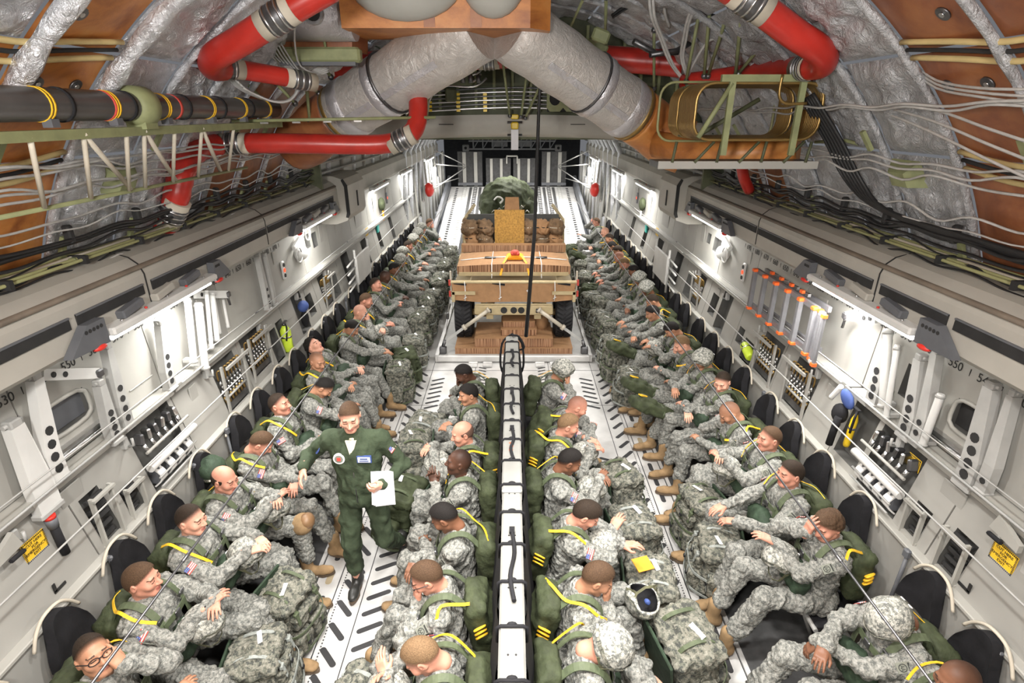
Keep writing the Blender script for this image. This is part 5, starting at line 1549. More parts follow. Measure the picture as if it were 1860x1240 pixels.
def strap_rack(s, y0, y1, z0, z1, label):
    t = empty('strap_rack', (s * (wx(z0) + 0.08), (y0 + y1) / 2, z0), label, 'rack', 'recessed strap racks')
    L, H = y1 - y0, z1 - z0
    for k in range(6):
        b = MB(); y = -L / 2 + L * (k + 0.5) / 6
        b.box((s * -0.03, y, H * 0.80), (0.07, 0.04, 0.09), (0.2 * (k % 3 - 1), 0, 0), bev=0.01, m=k % 2); b.tube([(s * -0.05, y, H * 0.72), (s * -0.07, y + 0.02, H * 0.58)], 0.016, 6, 1); b.build('ratchet', [DSTEEL, STEEL], t)
    b = MB(); b.tube([(s * -0.11, -L / 2 - 0.02, H * 0.66), (s * -0.11, L / 2 + 0.02, H * 0.66)], 0.012, 8); b.build('keeper_bar', WALL2, t)
    b = MB(); b.tube([(s * -0.13, -L / 2 - 0.06, H * 0.46), (s * -0.13, L / 2 + 0.04, H * 0.46)], 0.032, 10); b.build('roller', WHITEM, t)
    for k in range(4):
        b = MB(); y = -L / 2 + L * (k + 0.55) / 4
        pts = [(s * (-0.05 - 0.075 * math.sin(math.pi * q / 8)), y, H * (0.36 - 0.32 * q / 8)) for q in range(9)]
        b.ribbon(pts, 0.07, 0.012, (s * -1, 0, 0.3)); b.box((s * -0.05, y, H * 0.2), (0.10, 0.05, H * 0.30), bev=0.02, m=1); b.build('strap_roll', [WHITE, GREYM], t)
    for z in (0.10, 0.24):
        b = MB(); b.tube([(s * -0.14, -L / 2, H * z), (s * -0.14, L / 2, H * z)], 0.009, 6); b.build('rail', GREYB, t)
    return t


strap_rack(-1, *HOLES[-1][0], 'open recess of rolled white cargo straps behind bars in left wall')
strap_rack(1, *HOLES[1][0], 'open recess of rolled white cargo straps behind bars in right wall')
# switch boxes in the small recesses
for s in (-1, 1):
    for (y0, y1, z0, z1) in [h for h in HOLES[s] if h[0] in (3.02, 3.32, 2.68, 3.05)]:
        big = y0 in (3.02, 2.68)
        t = empty('vent_box', (s * (wx(z0) + 0.08), (y0 + y1) / 2, z0), '%s slatted box recessed in the %s wall, %s' % ('tall' if big else 'small', side_name(s), 'nearest the yellow sign' if big else 'beside the strap recess'), 'vent')
        H = z1 - z0; L = y1 - y0
        for k in range(5 if big else 3):
            b = MB(); b.box((s * -0.03, 0, H * (k + 0.5) / (5 if big else 3)), (0.03, L * 0.84, H * 0.08), (0, 0.4 * s, 0)); b.build('slat', GAP, t)
        b = MB(); b.box((s * -0.02, 0, H * 0.08), (0.05, L * 0.8, H * 0.10), bev=0.01); b.build('tray', DSTEEL, t)
        b = MB()
        for y in (-L / 2, L / 2): b.box((s * -0.09, y, H / 2), (0.03, 0.018, H + 0.03))
        for z in (0, H): b.box((s * (-0.09 + (0.015 if z == 0 else -0.02)), 0, z), (0.03, L + 0.03, 0.018))
        b.build('frame', WALL2, t)


def extinguisher(s, y, z, ln, r, mat, label, lean=0.0):
    t = empty('fire_extinguisher', (s * (wx(z) + 0.01), y, z), label, 'extinguisher', None)
    d = Vector((0, math.sin(lean), math.cos(lean)))
    b = MB(); b.tube([d * 0, d * 0.02, d * (ln * 0.75), d * (ln * 0.88), d * (ln * 0.92)], [r * 0.8, r, r, r * 0.55, r * 0.4], 14); b.build('bottle', mat, t)
    b = MB(); b.tube([d * (ln * 0.92), d * ln], r * 0.45, 8); b.box(d * ln + Vector((0, 0.02, 0.01)), (0.03, 0.09, 0.015)); b.build('valve', DSTEEL, t)
    b = MB(); b.tube([d * (ln * 0.50), d * (ln * 0.56)], r * 1.04, 14); b.build('strap', STEEL, t)
    b = MB(); b.tube(smooth_path([d * ln, d * (ln * 0.9) + Vector((s * -0.05, -0.06, 0)), d * (ln * 0.45) + Vector((s * -0.03, -r * 1.2, 0))], 4), 0.010, 6); b.build('hose', BLACK, t)


extinguisher(-1, 6.47, 1.19, 0.38, 0.065, LIME, 'lime yellow fire extinguisher standing in a recess of the left wall')
extinguisher(1, 6.05, 1.28, 0.30, 0.06, LIME, 'lime yellow bottle lying in a recess of the right wall', 1.25)
extinguisher(1, 4.06, 1.34, 0.36, 0.028, YEL_P, 'slim yellow cylinder standing in the right wall pocket', -0.08)
# red-topped torches
for s, y in ((-1, 2.76), ):
    t = empty('flashlight', (s * (wx(1.5) - 0.035), y, 1.38), 'black torch with a red end clipped to the left wall', 'torch')
    b = MB(); b.tube([(0, 0, 0), (0, -0.01, 0.22)], 0.026, 10); b.build('barrel', BLACK, t); b = MB(); b.tube([(0, -0.01, 0.22), (0, -0.012, 0.29)], [0.03, 0.036], 10); b.build('head', GREYM, t); b = MB(); b.tube([(0, -0.012, 0.29), (0, -0.013, 0.31)], 0.033, 10); b.build('lens_ring', RED_P, t)


# exit signs with their wording
def sign(s, y, z, w, h, lines, label, tilt=0.0, hatch=True):
    t = empty('wall_sign', (s * (wx(z) - 0.008), y, z), label, 'sign')
    M0 = Matrix(((0, 0, -s, 0), (-s, 0, 0, 0), (0, 1, 0, 0), (0, 0, 0, 1))) @ Matrix.Rotation(tilt, 4, 'Z')
    b = MB(); b.box((0, 0, 0), (w, h, 0.006)); o = b.build('plate', SIGN_Y, t); o.matrix_local = M0
    if hatch:
        b = MB(); n = 16
        for k in range(n):
            for q in (-1, 1):
                b.box((-w / 2 + w * (k + 0.5) / n, q * (h / 2 - 0.005), 0.004), (w / n * 0.5, 0.010, 0.002)); 
        for k in range(int(n * h / w)):
            for q in (-1, 1): b.box((q * (w / 2 - 0.005), -h / 2 + h * (k + 0.5) / int(n * h / w), 0.004), (0.010, h / int(n * h / w) * 0.5, 0.002))
        o = b.build('hatching', INK, t); o.matrix_local = M0
    for k, tx in enumerate(lines):
        o = link('lettering', text_mesh(tx, round(h * 0.76 / len(lines), 4), vcenter=True), t); o.matrix_local = M0 @ Matrix.Translation((0, h * 0.36 - (k + 0.4) * h * 0.74 / len(lines), 0.005))
    return t


WORDS = ['CUT HERE', 'FOR', 'EMERGENCY', 'EXIT']
sign(-1, 2.63, 1.555, 0.165, 0.135, WORDS, 'yellow cut here for emergency exit sign on the left wall')
sign(1, 2.53, 1.565, 0.165, 0.135, WORDS, 'large yellow cut here sign on the right wall')
sign(1, 3.375, 1.645, 0.125, 0.10, WORDS, 'smaller yellow cut here sign right of the strap recess')
sign(-1, 11.2, 1.75, 0.20, 0.20, [], 'yellow square placard far along the left wall', hatch=False)
sign(1, 11.2, 1.75, 0.20, 0.20, [], 'yellow square placard far along the right wall', hatch=False)
for s in (-1, 1):   # black corner marks and small handles
    for y, q in ((2.05, 1), (2.62, -1)):
        b = MB(); z = 1.235; x = wx(z) - 0.006
        b.box((s * x, y, z), (0.006, 0.09, 0.02)); b.box((s * x, y + q * 0.035, z + 0.03), (0.006, 0.02, 0.06)); b.build('corner_mark', INK, WALLS[s])


# folded stanchions leaning on the upper wall
def stanchion(s, y, z0, z1, w, mat, label, lean_y=0.0, holes=4, off=0.05, taper=0.6, d=0.06, group='stowed stanchions on the side walls'):
    x0, x1 = wx(max(z0, 1.82)) - off, wx(z1) - off
    t = empty('stanchion', (s * x0, y, z0), label, 'stanchion', group)
    H = z1 - z0
    top = Vector((s * (x1 - x0), lean_y, H))
    b = MB(); poly = [(0, -w / 2, 0), (0, w / 2, 0), (0, w / 2, H * 0.3), (top.x, w * taper / 2 + lean_y, H), (top.x, -w * taper / 2 + lean_y, H), (0, -w / 2, H * 0.3)]
    b.prism(poly, (0, 0, 0), (s * d * -1, 0, 0)); b.build('beam', mat, t)
    for k in range(holes):
        f = 0.12 + 0.13 * k; q = max(0.0, (f - 0.3) / 0.7); b = MB(); c = Vector((s * (x1 - x0) * q - s * d - s * 0.001, lean_y * q, H * f)); b.tube([c, c + Vector((s * -0.003, 0, 0))], w * 0.26, 10); b.build('lightening_hole', GAP, t)
    b = MB(); b.box(top + Vector((s * -d / 2, 0, 0.02)), (d * 1.1, w * 0.5, 0.05), bev=0.008); b.tube([top + Vector((s * -d / 2, -w * 0.4, 0.02)), top + Vector((s * -d / 2, w * 0.4, 0.02))], 0.014, 8); b.build('top_fitting', GREYB, t)
    b = MB(); b.box((s * -d / 2, 0, -0.01), (d * 1.3, w * 1.15, 0.04), bev=0.008); b.build('foot', GREYB, t)
    return t


for lab, s, y, z0, z1, w, m, ly, h, o in (
        ('wide pale stanchion leaning at the near end of the left wall', -1, 2.78, 1.72, 2.30, 0.16, WHITEM, 0.02, 0, 0.07), ('tapered perforated stanchion under number 540 on left wall', -1, 2.93, 1.84, 2.48, 0.12, WHITEM, 0.13, 4, 0.06),
        ('grey perforated stanchion left of the bright lamp glare', -1, 3.44, 1.80, 2.22, 0.10, GREYB, 0.05, 4, 0.07), ('second grey stanchion against the left lamp glare', -1, 3.60, 1.82, 2.42, 0.10, GREYB, 0.08, 4, 0.06),
        ('narrow perforated stanchion in the middle of the lit left wall', -1, 4.20, 1.84, 2.36, 0.10, GREYB, 0.12, 4, 0.05),
        ('dark stanchion beside the far left opening', -1, 6.25, 1.84, 2.46, 0.08, GREYB, 0.05, 3, 0.05), ('second dark stanchion by the left opening', -1, 6.42, 1.84, 2.42, 0.07, GREYB, 0.05, 0, 0.05),
        ('grey perforated stanchion left of the lit white posts, right wall', 1, 3.93, 1.84, 2.36, 0.12, GREYB, 0.10, 4, 0.05), ('broad grey stanchion in the lamp glare, right wall', 1, 3.50, 1.80, 2.36, 0.12, GREYB, 0.12, 4, 0.06),
        ('second broad stanchion in the glare, right wall', 1, 3.38, 1.82, 2.46, 0.09, GREYB, 0.12, 2, 0.06), ('dark tapered stanchion under number 540 on right wall', 1, 2.92, 1.80, 2.44, 0.13, GREYB, 0.10, 4, 0.06), ('last dark stanchion at the near end of the right wall', 1, 2.80, 1.84, 2.46, 0.08, GREYB, 0.08, 1, 0.05)):
    stanchion(s, y, z0, z1, w, m, lab, ly, h, o)


def post(s, y0, z0, y1, z1, r, label, mat=WHITEM, off=0.12):
    t = empty('white_post', (s * (wx(1.9) - off), y0, z0), label, 'post', 'white posts on the side walls')
    b = MB(); d = Vector((s * 0.03, y1 - y0, z1 - z0)); b.tube([Vector((0, 0, 0)), d * 0.02, d * 0.98, d], [r * 0.8, r, r, r * 0.8], 10); b.build('tube', mat, t)
    for f in (0.03, 0.95): b = MB(); b.tube([d * (f - 0.02), d * (f + 0.02)], r * 1.2, 10); b.build('end_collar', GREYB, t)
    b = MB(); b.box(d * 0.04 + Vector((s * 0.05, 0.03, 0)), (0.10, 0.06, 0.03)); b.build('bracket', GREYB, t)


post(-1, 4.54, 1.90, 4.72, 2.47, 0.030, 'bright white tubular post, first of three on the left wall'); post(-1, 4.62, 1.80, 4.80, 2.40, 0.036, 'stout white post in the middle of the three on the left wall', off=0.16); post(-1, 4.86, 1.90, 5.04, 2.44, 0.020, 'thin white post, last of three on the left wall')
post(-1, 5.02, 1.92, 5.16, 2.38, 0.026, 'white post beside the left wall opening', off=0.10); post(-1, 5.26, 1.9, 5.34, 2.25, 0.022, 'short white post inside the left opening', off=0.0); post(-1, 5.44, 1.9, 5.50, 2.22, 0.022, 'second short white post inside the left opening', off=0.0)
post(1, 3.76, 1.88, 3.98, 2.46, 0.034, 'glaring white post, nearer number 570 on the right wall'); post(1, 3.66, 1.84, 3.80, 2.40, 0.022, 'slimmer white post in the right lamp glare', off=0.15); post(1, 3.30, 1.84, 3.32, 2.24, 0.026, 'short white post beside the right oval window')


def swing_arm(s, y, z, dy, dz, label):
    t = empty('swing_arm', (s * (wx(z) - 0.05), y, z), label, 'bracket', 'hinged arms on the side walls')
    d = Vector((s * -0.06, dy, dz)); n = Vector((s * -1, 0, 0))
    b = MB(); b.ribbon([Vector((0, 0, 0)), d], 0.075, 0.03, n); b.build('arm', WHITEM, t)
    b = MB()
    for f in (0.15, 0.35): b.tube([d * f + n * 0.016, d * f + n * 0.020], 0.020, 10)
    b.build('arm_hole', GAP, t)
    b = MB(); b.box(d, (0.06, 0.06, 0.06), bev=0.01); b.tube([d, d + Vector((0, 0.02, -0.12))], 0.012, 6); b.build('pivot', DSTEEL, t)


swing_arm(-1, 3.16, 2.46, 0.36, -0.16, 'white hinged arm jutting out under number 550 on the left wall'); swing_arm(-1, 4.97, 2.42, 0.45, -0.14, 'white hinged arm beside the left wall opening'); swing_arm(1, 4.25, 2.44, 0.30, -0.08, 'white hinged arm with two holes at the ladder end')
for s in (-1, 1):   # oval emergency windows
    y0, y1 = (3.05, 3.46) if s < 0 else (2.98, 3.30)
    b = MB(); ring_ = []
    for k in range(20):
        a = 2 * math.pi * k / 20; q = (abs(math.cos(a)) ** 4 + abs(math.sin(a)) ** 4) ** 0.25
        z = 2.12 + 0.11 * math.sin(a) / q; ring_.append((s * (wx(z) - 0.004), (y0 + y1) / 2 + (y1 - y0) / 2 * 1.05 * math.cos(a) / q, z))
    b.tube(ring_, 0.016, 6, closed=True); w = structure(b.build('window_%d' % (1 if s < 0 else 2), WALL2))
    b = MB(); b.box((s * (wx(2.1) + 0.045), (y0 + y1) / 2, 2.12), (0.01, y1 - y0, 0.19)); b.build('pane', GREYM if s < 0 else GAP, w)
    b = MB(); b.box((s * (wx(1.95) - 0.02), (y0 + y1) / 2, 1.93), (0.05, 0.55, 0.03)); b.tube([(s * (wx(1.95) - 0.05), y0 - 0.05, 1.90), (s * (wx(1.95) - 0.05), y1 + 0.1, 1.90)], 0.014, 6); b.build('sill_bar', STEEL, w)
    # jump lights
    t = empty('jump_light', (s * (wx(2.1) - 0.02), 7.03 if s < 0 else 6.93, 2.02), 'three-lamp jump signal showing red on the %s wall' % side_name(s), 'signal light')
    b = MB(); b.box((0, 0, 0.08), (0.03, 0.075, 0.24), bev=0.01); b.build('housing', WHITEM, t)
    for k in range(3):
        b = MB(); b.tube([(s * -0.014, 0, 0.01 + 0.07 * k), (s * -0.024, 0, 0.01 + 0.07 * k)], 0.026, 12); b.build('lens', RED_ON if k == 1 else GAP, t)
    # round light bowl with coiled cable past the signal
    t = empty('wall_bowl', (s * (wx(2.3) - 0.06), 7.65, 2.18), 'white round bowl light bracket on the %s wall beyond the signal' % side_name(s), 'bracket')
    b = MB(); b.ell((0, 0, 0), (0.09, 0.16, 0.10), 14, 8); b.box((0, -0.10, 0.16), (0.05, 0.30, 0.07), (0.3, 0, 0), bev=0.01); b.build('bowl', WHITEM, t)
    for k in range(2 if s < 0 else 1):
        b = MB(); b.tube([(s * -0.05, -0.2 + 0.42 * k + 0.10 * math.cos(a * math.pi / 9), 0.02 + 0.22 * k + 0.10 * math.sin(a * math.pi / 9)) for a in range(18)], 0.010, 6, closed=True); b.build('cable_coil', CABW, t)

# ladder strapped to the right wall
ALU_D = plain('dull_aluminium', (0.17, 0.17, 0.18), 0.4, 0.3)
t = empty('stowed_ladder', (2.74, 5.98, 1.95), 'grey aluminium ladder with orange end caps strapped on right wall', 'ladder')
for dx in (0.0, 0.10):
    for k in range(2):
        b = MB(); b.box((dx, -0.66, 0.03 + 0.40 * k), (0.03, 1.34, 0.05)); b.build('rail', ALU_D, t)
for i in range(6):
    y = -0.02 - i * 0.26; ln = 0.44
    for dx in (0.0,):
        b = MB(); b.box((dx - 0.03, y, 0.22), (0.045, 0.05, ln), bev=0.006); b.build('rung', ALU_D, t)
    for zz in (0.0, 0.44):
        b = MB(); b.box((-0.03, y, zz), (0.056, 0.06, 0.035), bev=0.006); b.build('end_cap', ORANGE_P, t)
for i in range(3):
    b = MB(); b.box((0.0 - 0.02 * i, -1.36 - 0.07 * i, 0.20), (0.03, 0.035, 0.48), bev=0.006); b.build('folded_leg', ALU_D, t)
    for zz in (-0.03, 0.43): b = MB(); b.box((0.0 - 0.02 * i, -1.36 - 0.07 * i, zz), (0.04, 0.045, 0.03)); b.build('foot', ORANGE_P if i % 2 == 0 else GREYB, t)
b = MB()
for i in range(8): b.box((0.05, -0.25 - i * 0.11, 0.47), (0.03, 0.05, 0.03), m=i % 2)
b.build('hinge', [ORANGE_P, STEEL], t)
t = empty('blue_bag', (2.84, 4.15, 1.70), 'blue and white hose bag hanging in the right wall pocket', 'bag')
b = MB(); b.ell((0.02, 0, 0.05), (0.035, 0.10, 0.065), 14, 9, rot=(0.5, 0, 0)); b.build('bag', BLUE_C, t); b = MB(); b.tube([(-0.07, 0.08 - 0.012 * k, 0.02 + 0.02 * k) for k in range(9)], 0.022, 6); b.build('white_band', WHITE, t)
b = MB(); b.ell((0, 0.02, -0.10), (0.06, 0.08, 0.09), 12, 8); b.tube([(-0.05, -0.05, -0.1), (-0.06, -0.03, -0.38)], 0.03, 8); b.build('black_pouch', BLACK, t)
t = empty('blue_bag', (-2.86, 7.15, 1.50), 'small blue bag in a tall recess of the left wall', 'bag')
b = MB(); b.ell((0, 0, 0.06), (0.07, 0.10, 0.08), 12, 8); b.build('bag', BLUE_C, t); b = MB(); b.ell((0, 0.0, -0.12), (0.05, 0.08, 0.12), 12, 8); b.build('black_pouch', BLACK, t)
# far wall clutter
for s in (-1, 1):
    t = empty('kit_pouch', (s * (wx(2.1) - 0.07), 12.7, 2.0), 'olive pouch with a white tag hanging far along the %s wall' % side_name(s), 'pouch')
    b = MB(); b.ell((0, 0, 0.1), (0.08, 0.13, 0.15), 12, 8); b.build('pouch', OD, t); b = MB(); b.box((s * -0.02, 0, -0.15), (0.01, 0.12, 0.22)); b.build('tag', ORANGE if s < 0 else WHITE, t)
    t = empty('jump_light', (s * (wx(2.1) - 0.02), 13.5, 2.05), 'small far signal with a red lamp on the %s wall' % side_name(s), 'signal light')
    b = MB(); b.box((0, 0, 0.08), (0.03, 0.08, 0.26), bev=0.01); b.build('housing', GREYM, t); b = MB(); b.tube([(s * -0.014, 0, 0.08), (s * -0.024, 0, 0.08)], 0.03, 10); b.build('lens', RED_ON, t)
    b = MB(); b.box((s * (wx(1.7) - 0.03), 12.0, 1.68), (0.04, 0.14, 0.16), bev=0.01); tag(b.build('teal_box', TEAL), 'small teal box on the far %s wall under the pouch' % side_name(s), 'box')
    t = empty('paddle_door', (s * 2.70, 9.15, 1.2), 'white swing panel with slatted shelves after the fairing box, %s side' % side_name(s), 'panel')
    b = MB(); b.box((s * -0.02, 0.55, 0.28), (0.04, 0.9, 0.5), bev=0.01); b.build('panel', WHITEM, t)
    for k in range(4): b = MB(); b.tube([(s * 0.0, -0.35, 0.05 + 0.14 * k), (s * 0.0, 0.1, 0.08 + 0.14 * k)], 0.016, 6); b.build('slat_bar', WHITEM, t)
    for k in range(2): b = MB(); b.tube([(s * -0.01, 0.1 + 0.9 * k, -0.1), (s * -0.01, 0.1 + 0.9 * k, 0.65)], 0.02, 6); b.build('post', WHITEM, t)
    # red bag and struts by the ramp
    t = empty('red_bag', (s * 2.62, 17.9, 1.62), 'red bag hung on the struts by the ramp, %s side' % side_name(s), 'bag')
    b = MB(); b.ell((0, 0, 0.15), (0.16, 0.20, 0.22), 12, 8); b.build('bag', RED_P, t); b = MB(); b.box((s * -0.14, 0, 0.2), (0.02, 0.1, 0.12)); b.build('patch', WHITE, t)
    for i in range(9):
        y = 16.4 + i * 0.62; x = s * (2.72 - 0.02 * i)
        b = MB(); b.tube([(x, y, max(0.0, RZ(y)) - 0.06), (x + s * 0.15, y + 0.25, 2.56)], 0.035, 6); tag(b.build('frame_strut', WALL2), 'white frame strut on the quilted aft %s wall, %s from the camera' % (side_name(s), NTH[i]), 'strut', 'aft frame struts')
        b = MB(); hh = 0.9 + 0.25 * (i % 3); b.box((x + s * 0.05, y + 0.3, max(0, RZ(y + 0.3)) + hh / 2), (0.10, 0.35, hh), bev=0.04); tag(b.build('equipment_box', GREYB if i % 3 else FOIL2), '%s on the aft %s wall between struts, %s from the camera' % ('silver blanket roll' if i % 3 == 0 else 'grey equipment box', side_name(s), NTH[i]), 'box', 'aft wall boxes')
    for k, (y0, z0, x0, y1, z1, x1) in enumerate(((19.0, 2.45, 2.6, 21.6, 2.15, 1.75), (19.0, 1.6, 2.7, 21.6, 2.12, 1.75), (18.8, 2.9, 2.5, 21.6, 2.2, 1.75), (18.5, 1.75, 2.8, 21.5, 1.75, 2.0))):
        b = MB(); b.tube([(s * x0, y0, z0), (s * x1, y1, z1)], 0.018, 6); tag(b.build('ramp_strut', GREYB), 'thin grey strut from the aft %s wall to the ramp toes, %s one' % (side_name(s), ('upper middle', 'rising', 'topmost', 'lowest')[k]), 'strut', 'ramp toe struts')
    t = empty('quilted_blanket', (s * 2.95, 15.0, 2.55), 'white quilted insulation on the aft side wall, %s' % side_name(s), 'blanket')
    for k in range(8):
        b = MB(); b.tube([(s * -0.02, 0.3 + k * 0.85, -1.5), (s * -0.08, 0.3 + k * 0.85, -0.3), (s * -0.1, 0.3 + k * 0.85, 0.5), (s * -0.45, 0.3 + k * 0.85, 1.1)], 0.07, 8); b.build('roll', FOIL, t)

# ------------------------------------------------------------------ wires along the walls
for s in (-1, 1):
    for (x, z, lab, r, m) in ((2.74, 1.58, 'steel cable strung low along the %s wall behind the heads', 0.0065, GREYB), (2.80, 2.02, 'steel cable strung high along the %s wall past the posts', 0.005, GREYB), (1.60, 2.0, 'dark static-line anchor cable above the %s row of soldiers', 0.0065, DSTEEL)):
        t = empty('anchor_cable', (s * x, 0.9, z), lab % side_name(s), 'cable')
        b = MB(); L = 13.6
        b.tube([(0, L * k / 12, -0.04 * math.sin(math.pi * k / 12)) for k in range(13)], r, 6); b.build('cable', m, t)
        for k in range(4): b = MB(); y = 1.2 + k * 3.6; b.tube([(0, y - 0.04, -0.04 * math.sin(math.pi * y / L)), (0, y + 0.04, -0.04 * math.sin(math.pi * y / L))], r * 1.35, 8); b.build('ferrule', DSTEEL, t)
# door handle pockets near the camera
for s in (-1, 1):
    t = empty('handle_pocket', (s * (wx(1.5) - 0.03), 2.52 if s > 0 else 2.42, 1.70 if s > 0 else 1.66), 'pale angled handle with a dark lever on the near %s wall' % side_name(s), 'handle')
    b = MB(); b.prism([(0, -0.10, 0.0), (0, 0.10, 0.02), (0, 0.07, 0.13), (0, -0.10, 0.05)], (0, 0, 0), (s * -0.03, 0, 0)); b.build('pocket', WALL2, t)
    b = MB(); b.tube([(s * -0.04, 0.08, -0.01), (s * -0.05, -0.02, 0.0)], 0.014, 6); b.build('lever', BLACK, t)

# ------------------------------------------------------------------ the airdrop platform and the rigged truck
Yp = 8.72
t = empty('airdrop_platform', (0.03, Yp, 0), 'flat grey airdrop platform on the floor, carrying the tan truck', 'platform')
b = MB(); b.box((0, 2.7, 0.06), (2.62, 5.4, 0.08)); b.build('deck', GREYB, t)
b = MB(); b.box((0, 0.02, 0.06), (2.66, 0.06, 0.11), bev=0.012); b.build('front_rail', FLOORM, t)
for s in (-1, 1):
    b = MB(); b.box((s * 1.33, 2.7, 0.07), (0.06, 5.4, 0.13)); b.build('side_rail', FLOORM, t)
    b = MB(); b.box((s * 1.24, 0.16, 0.16), (0.12, 0.12, 0.14), bev=0.02); b.tube([(s * 1.24, 0.16, 0.22), (s * 1.20, 0.20, 0.34)], 0.03, 8); b.build('clevis', DSTEEL, t)
    for k in range(4): b = MB(); b.box((s * 0.45 + s * 0.25 * (k % 2), -0.10 - 0.09 * (k // 2), 0.02), (0.16, 0.06, 0.05), bev=0.008); b.build('guide_block', FLOORM, t)
# honeycomb cushions on the deck
for lab, x, y, z, sx, sy, sz in (('wide bottom honeycomb cushion pad across the platform front', 0.03, 9.35, 0.155, 2.05, 1.0, 0.11), ('thick middle honeycomb block on the wide pad', 0.03, 9.28, 0.295, 1.36, 0.8, 0.17), ('upper honeycomb block under the bumper', 0.12, 9.35, 0.44, 0.62, 0.7, 0.12), ('topmost small honeycomb block under the bumper', 0.12, 9.40, 0.555, 0.56, 0.6, 0.11)):
    tt = empty('honeycomb_block', (x, y, z - sz / 2), lab, 'cushion block', 'honeycomb cushions')
    b = MB(); b.box((0, 0, sz / 2), (sx, sy, sz * 0.9)); b.build('core', HONEY, tt)
    for zz in (0.0, sz): b = MB(); b.box((0, 0, zz), (sx + 0.01, sy + 0.01, 0.008)); b.build('face_sheet', KRAFT, tt)
b = MB(); b.ell((0.52, 9.5, 0.44), (0.16, 0.2, 0.18), 12, 8); tag(b.build('wrapped_bundle', KRAFT), 'brown wrapped bundle right of the honeycomb under the bumper', 'bundle')

T = empty('military_truck', (0.03, 9.0, 0.12), 'tan military truck rigged with cardboard and honeycomb on the platform', 'truck')
def part(nm, mt, b, par=None): return b.build(nm, mt, par or T)
b = MB(); b.box((0, 0.10, 0.72), (1.36, 0.16, 0.17), bev=0.02); part('bumper', TANP, b)
b = MB()
for x in (-0.17, 0.0, 0.13): b.tube([(x, 0.018, 0.73), (x, 0.012, 0.73)], 0.058, 14)
part('bumper_hole', GAP, b)
for s in (-1, 1):
    b = MB(); b.tube([(s * 0.45, 0.0, 0.70), (s * 0.45, -0.03, 0.76), (s * 0.40, -0.03, 0.76), (s * 0.40, 0.0, 0.70)], 0.022, 8); part('shackle', DSTEEL, b)
    b = MB(); b.box((s * 0.42, 1.9, 0.62), (0.12, 3.6, 0.16)); part('chassis_rail', TANP, b)
    for y in (0.62, 3.75):   # wheels
        cx = s * 0.90
        w = MB(); R0, W2 = 0.47, 0.155
        prof = [(-W2 + 0.02, 0.25), (-W2, 0.30), (-W2, 0.42), (-W2 + 0.03, R0 - 0.012), (W2 - 0.03, R0 - 0.012), (W2, 0.42), (W2, 0.30), (W2 - 0.02, 0.25)]
        n = 32; vs = []; fs = []
        for k in range(n):
            a = 2 * math.pi * k / n
            for px_, pr in prof: vs.append((cx + px_, y + pr * math.sin(a), 0.50 + pr * math.cos(a)))
        m_ = len(prof)
        for k in range(n):
            for j in range(m_ - 1): fs.append((k * m_ + j, k * m_ + j + 1, ((k + 1) % n) * m_ + j + 1, ((k + 1) % n) * m_ + j))
        w.add(vs, fs, 0, True)
        wh = part('wheel', RUBBER, w)
        tr_ = MB()
        for k in range(40):   # chevron lugs
            a = 2 * math.pi * k / 40
            for q in (-1, 1):
                rot = Matrix.Rotation(-a, 3, 'X') @ Matrix.Rotation(q * 0.55, 3, 'Z')
                tr_.box((cx + q * 0.075, y + R0 * math.sin(a), 0.50 + R0 * math.cos(a)), (0.13, 0.035, 0.03), rot)
        part('tread_lug', RUBBER, tr_, wh)['kind'] = 'stuff'
        h = MB(); h.tube([(cx + s * -0.10, y, 0.50), (cx + s * 0.10, y, 0.50)], 0.26, 20); h.tube([(cx + s * 0.10, y, 0.50), (cx + s * 0.15, y, 0.50)], 0.09, 12); part('hub', TANP, h, wh)
    b = MB(); b.box((s * 0.86, 0.62, 1.03), (0.40, 1.15, 0.06)); b.box((s * 1.04, 0.62, 0.96), (0.05, 1.15, 0.18)); part('mudguard', TANP, b)
    b = MB(); b.tube([(s * 0.50, 0.45, 0.50), (s * 0.85, 0.62, 0.50)], 0.05, 8); b.tube([(s * 0.25, 0.62, 0.55), (s * 0.6, 0.62, 0.66)], 0.035, 8); part('suspension_arm', TANP, b)
    b = MB(); b.box((s * 1.01, 2.9, 1.18), (0.06, 3.4, 0.34)); part('side_panel', TANP, b)
    b = MB(); b.box((s * 1.10, 0.30, 1.10), (0.03, 0.05, 0.5)); part('tape_post', CUFF, b)
    b = MB()
    for k in range(2): b.box((s * 1.12, 0.28, 0.95 + 0.20 * k), (0.035, 0.05, 0.10))
    part('red_tape', RED_C, b)
b = MB(); b.box((0, 0.62, 0.5), (0.36, 0.22, 0.22), bev=0.06); b.tube([(-0.8, 0.62, 0.5), (0.8, 0.62, 0.5)], 0.05, 10); part('axle', TANP, b)
b = MB(); b.box((0, 0.95, 1.02), (1.62, 1.35, 0.14), bev=0.04); part('hood', TANP, b)
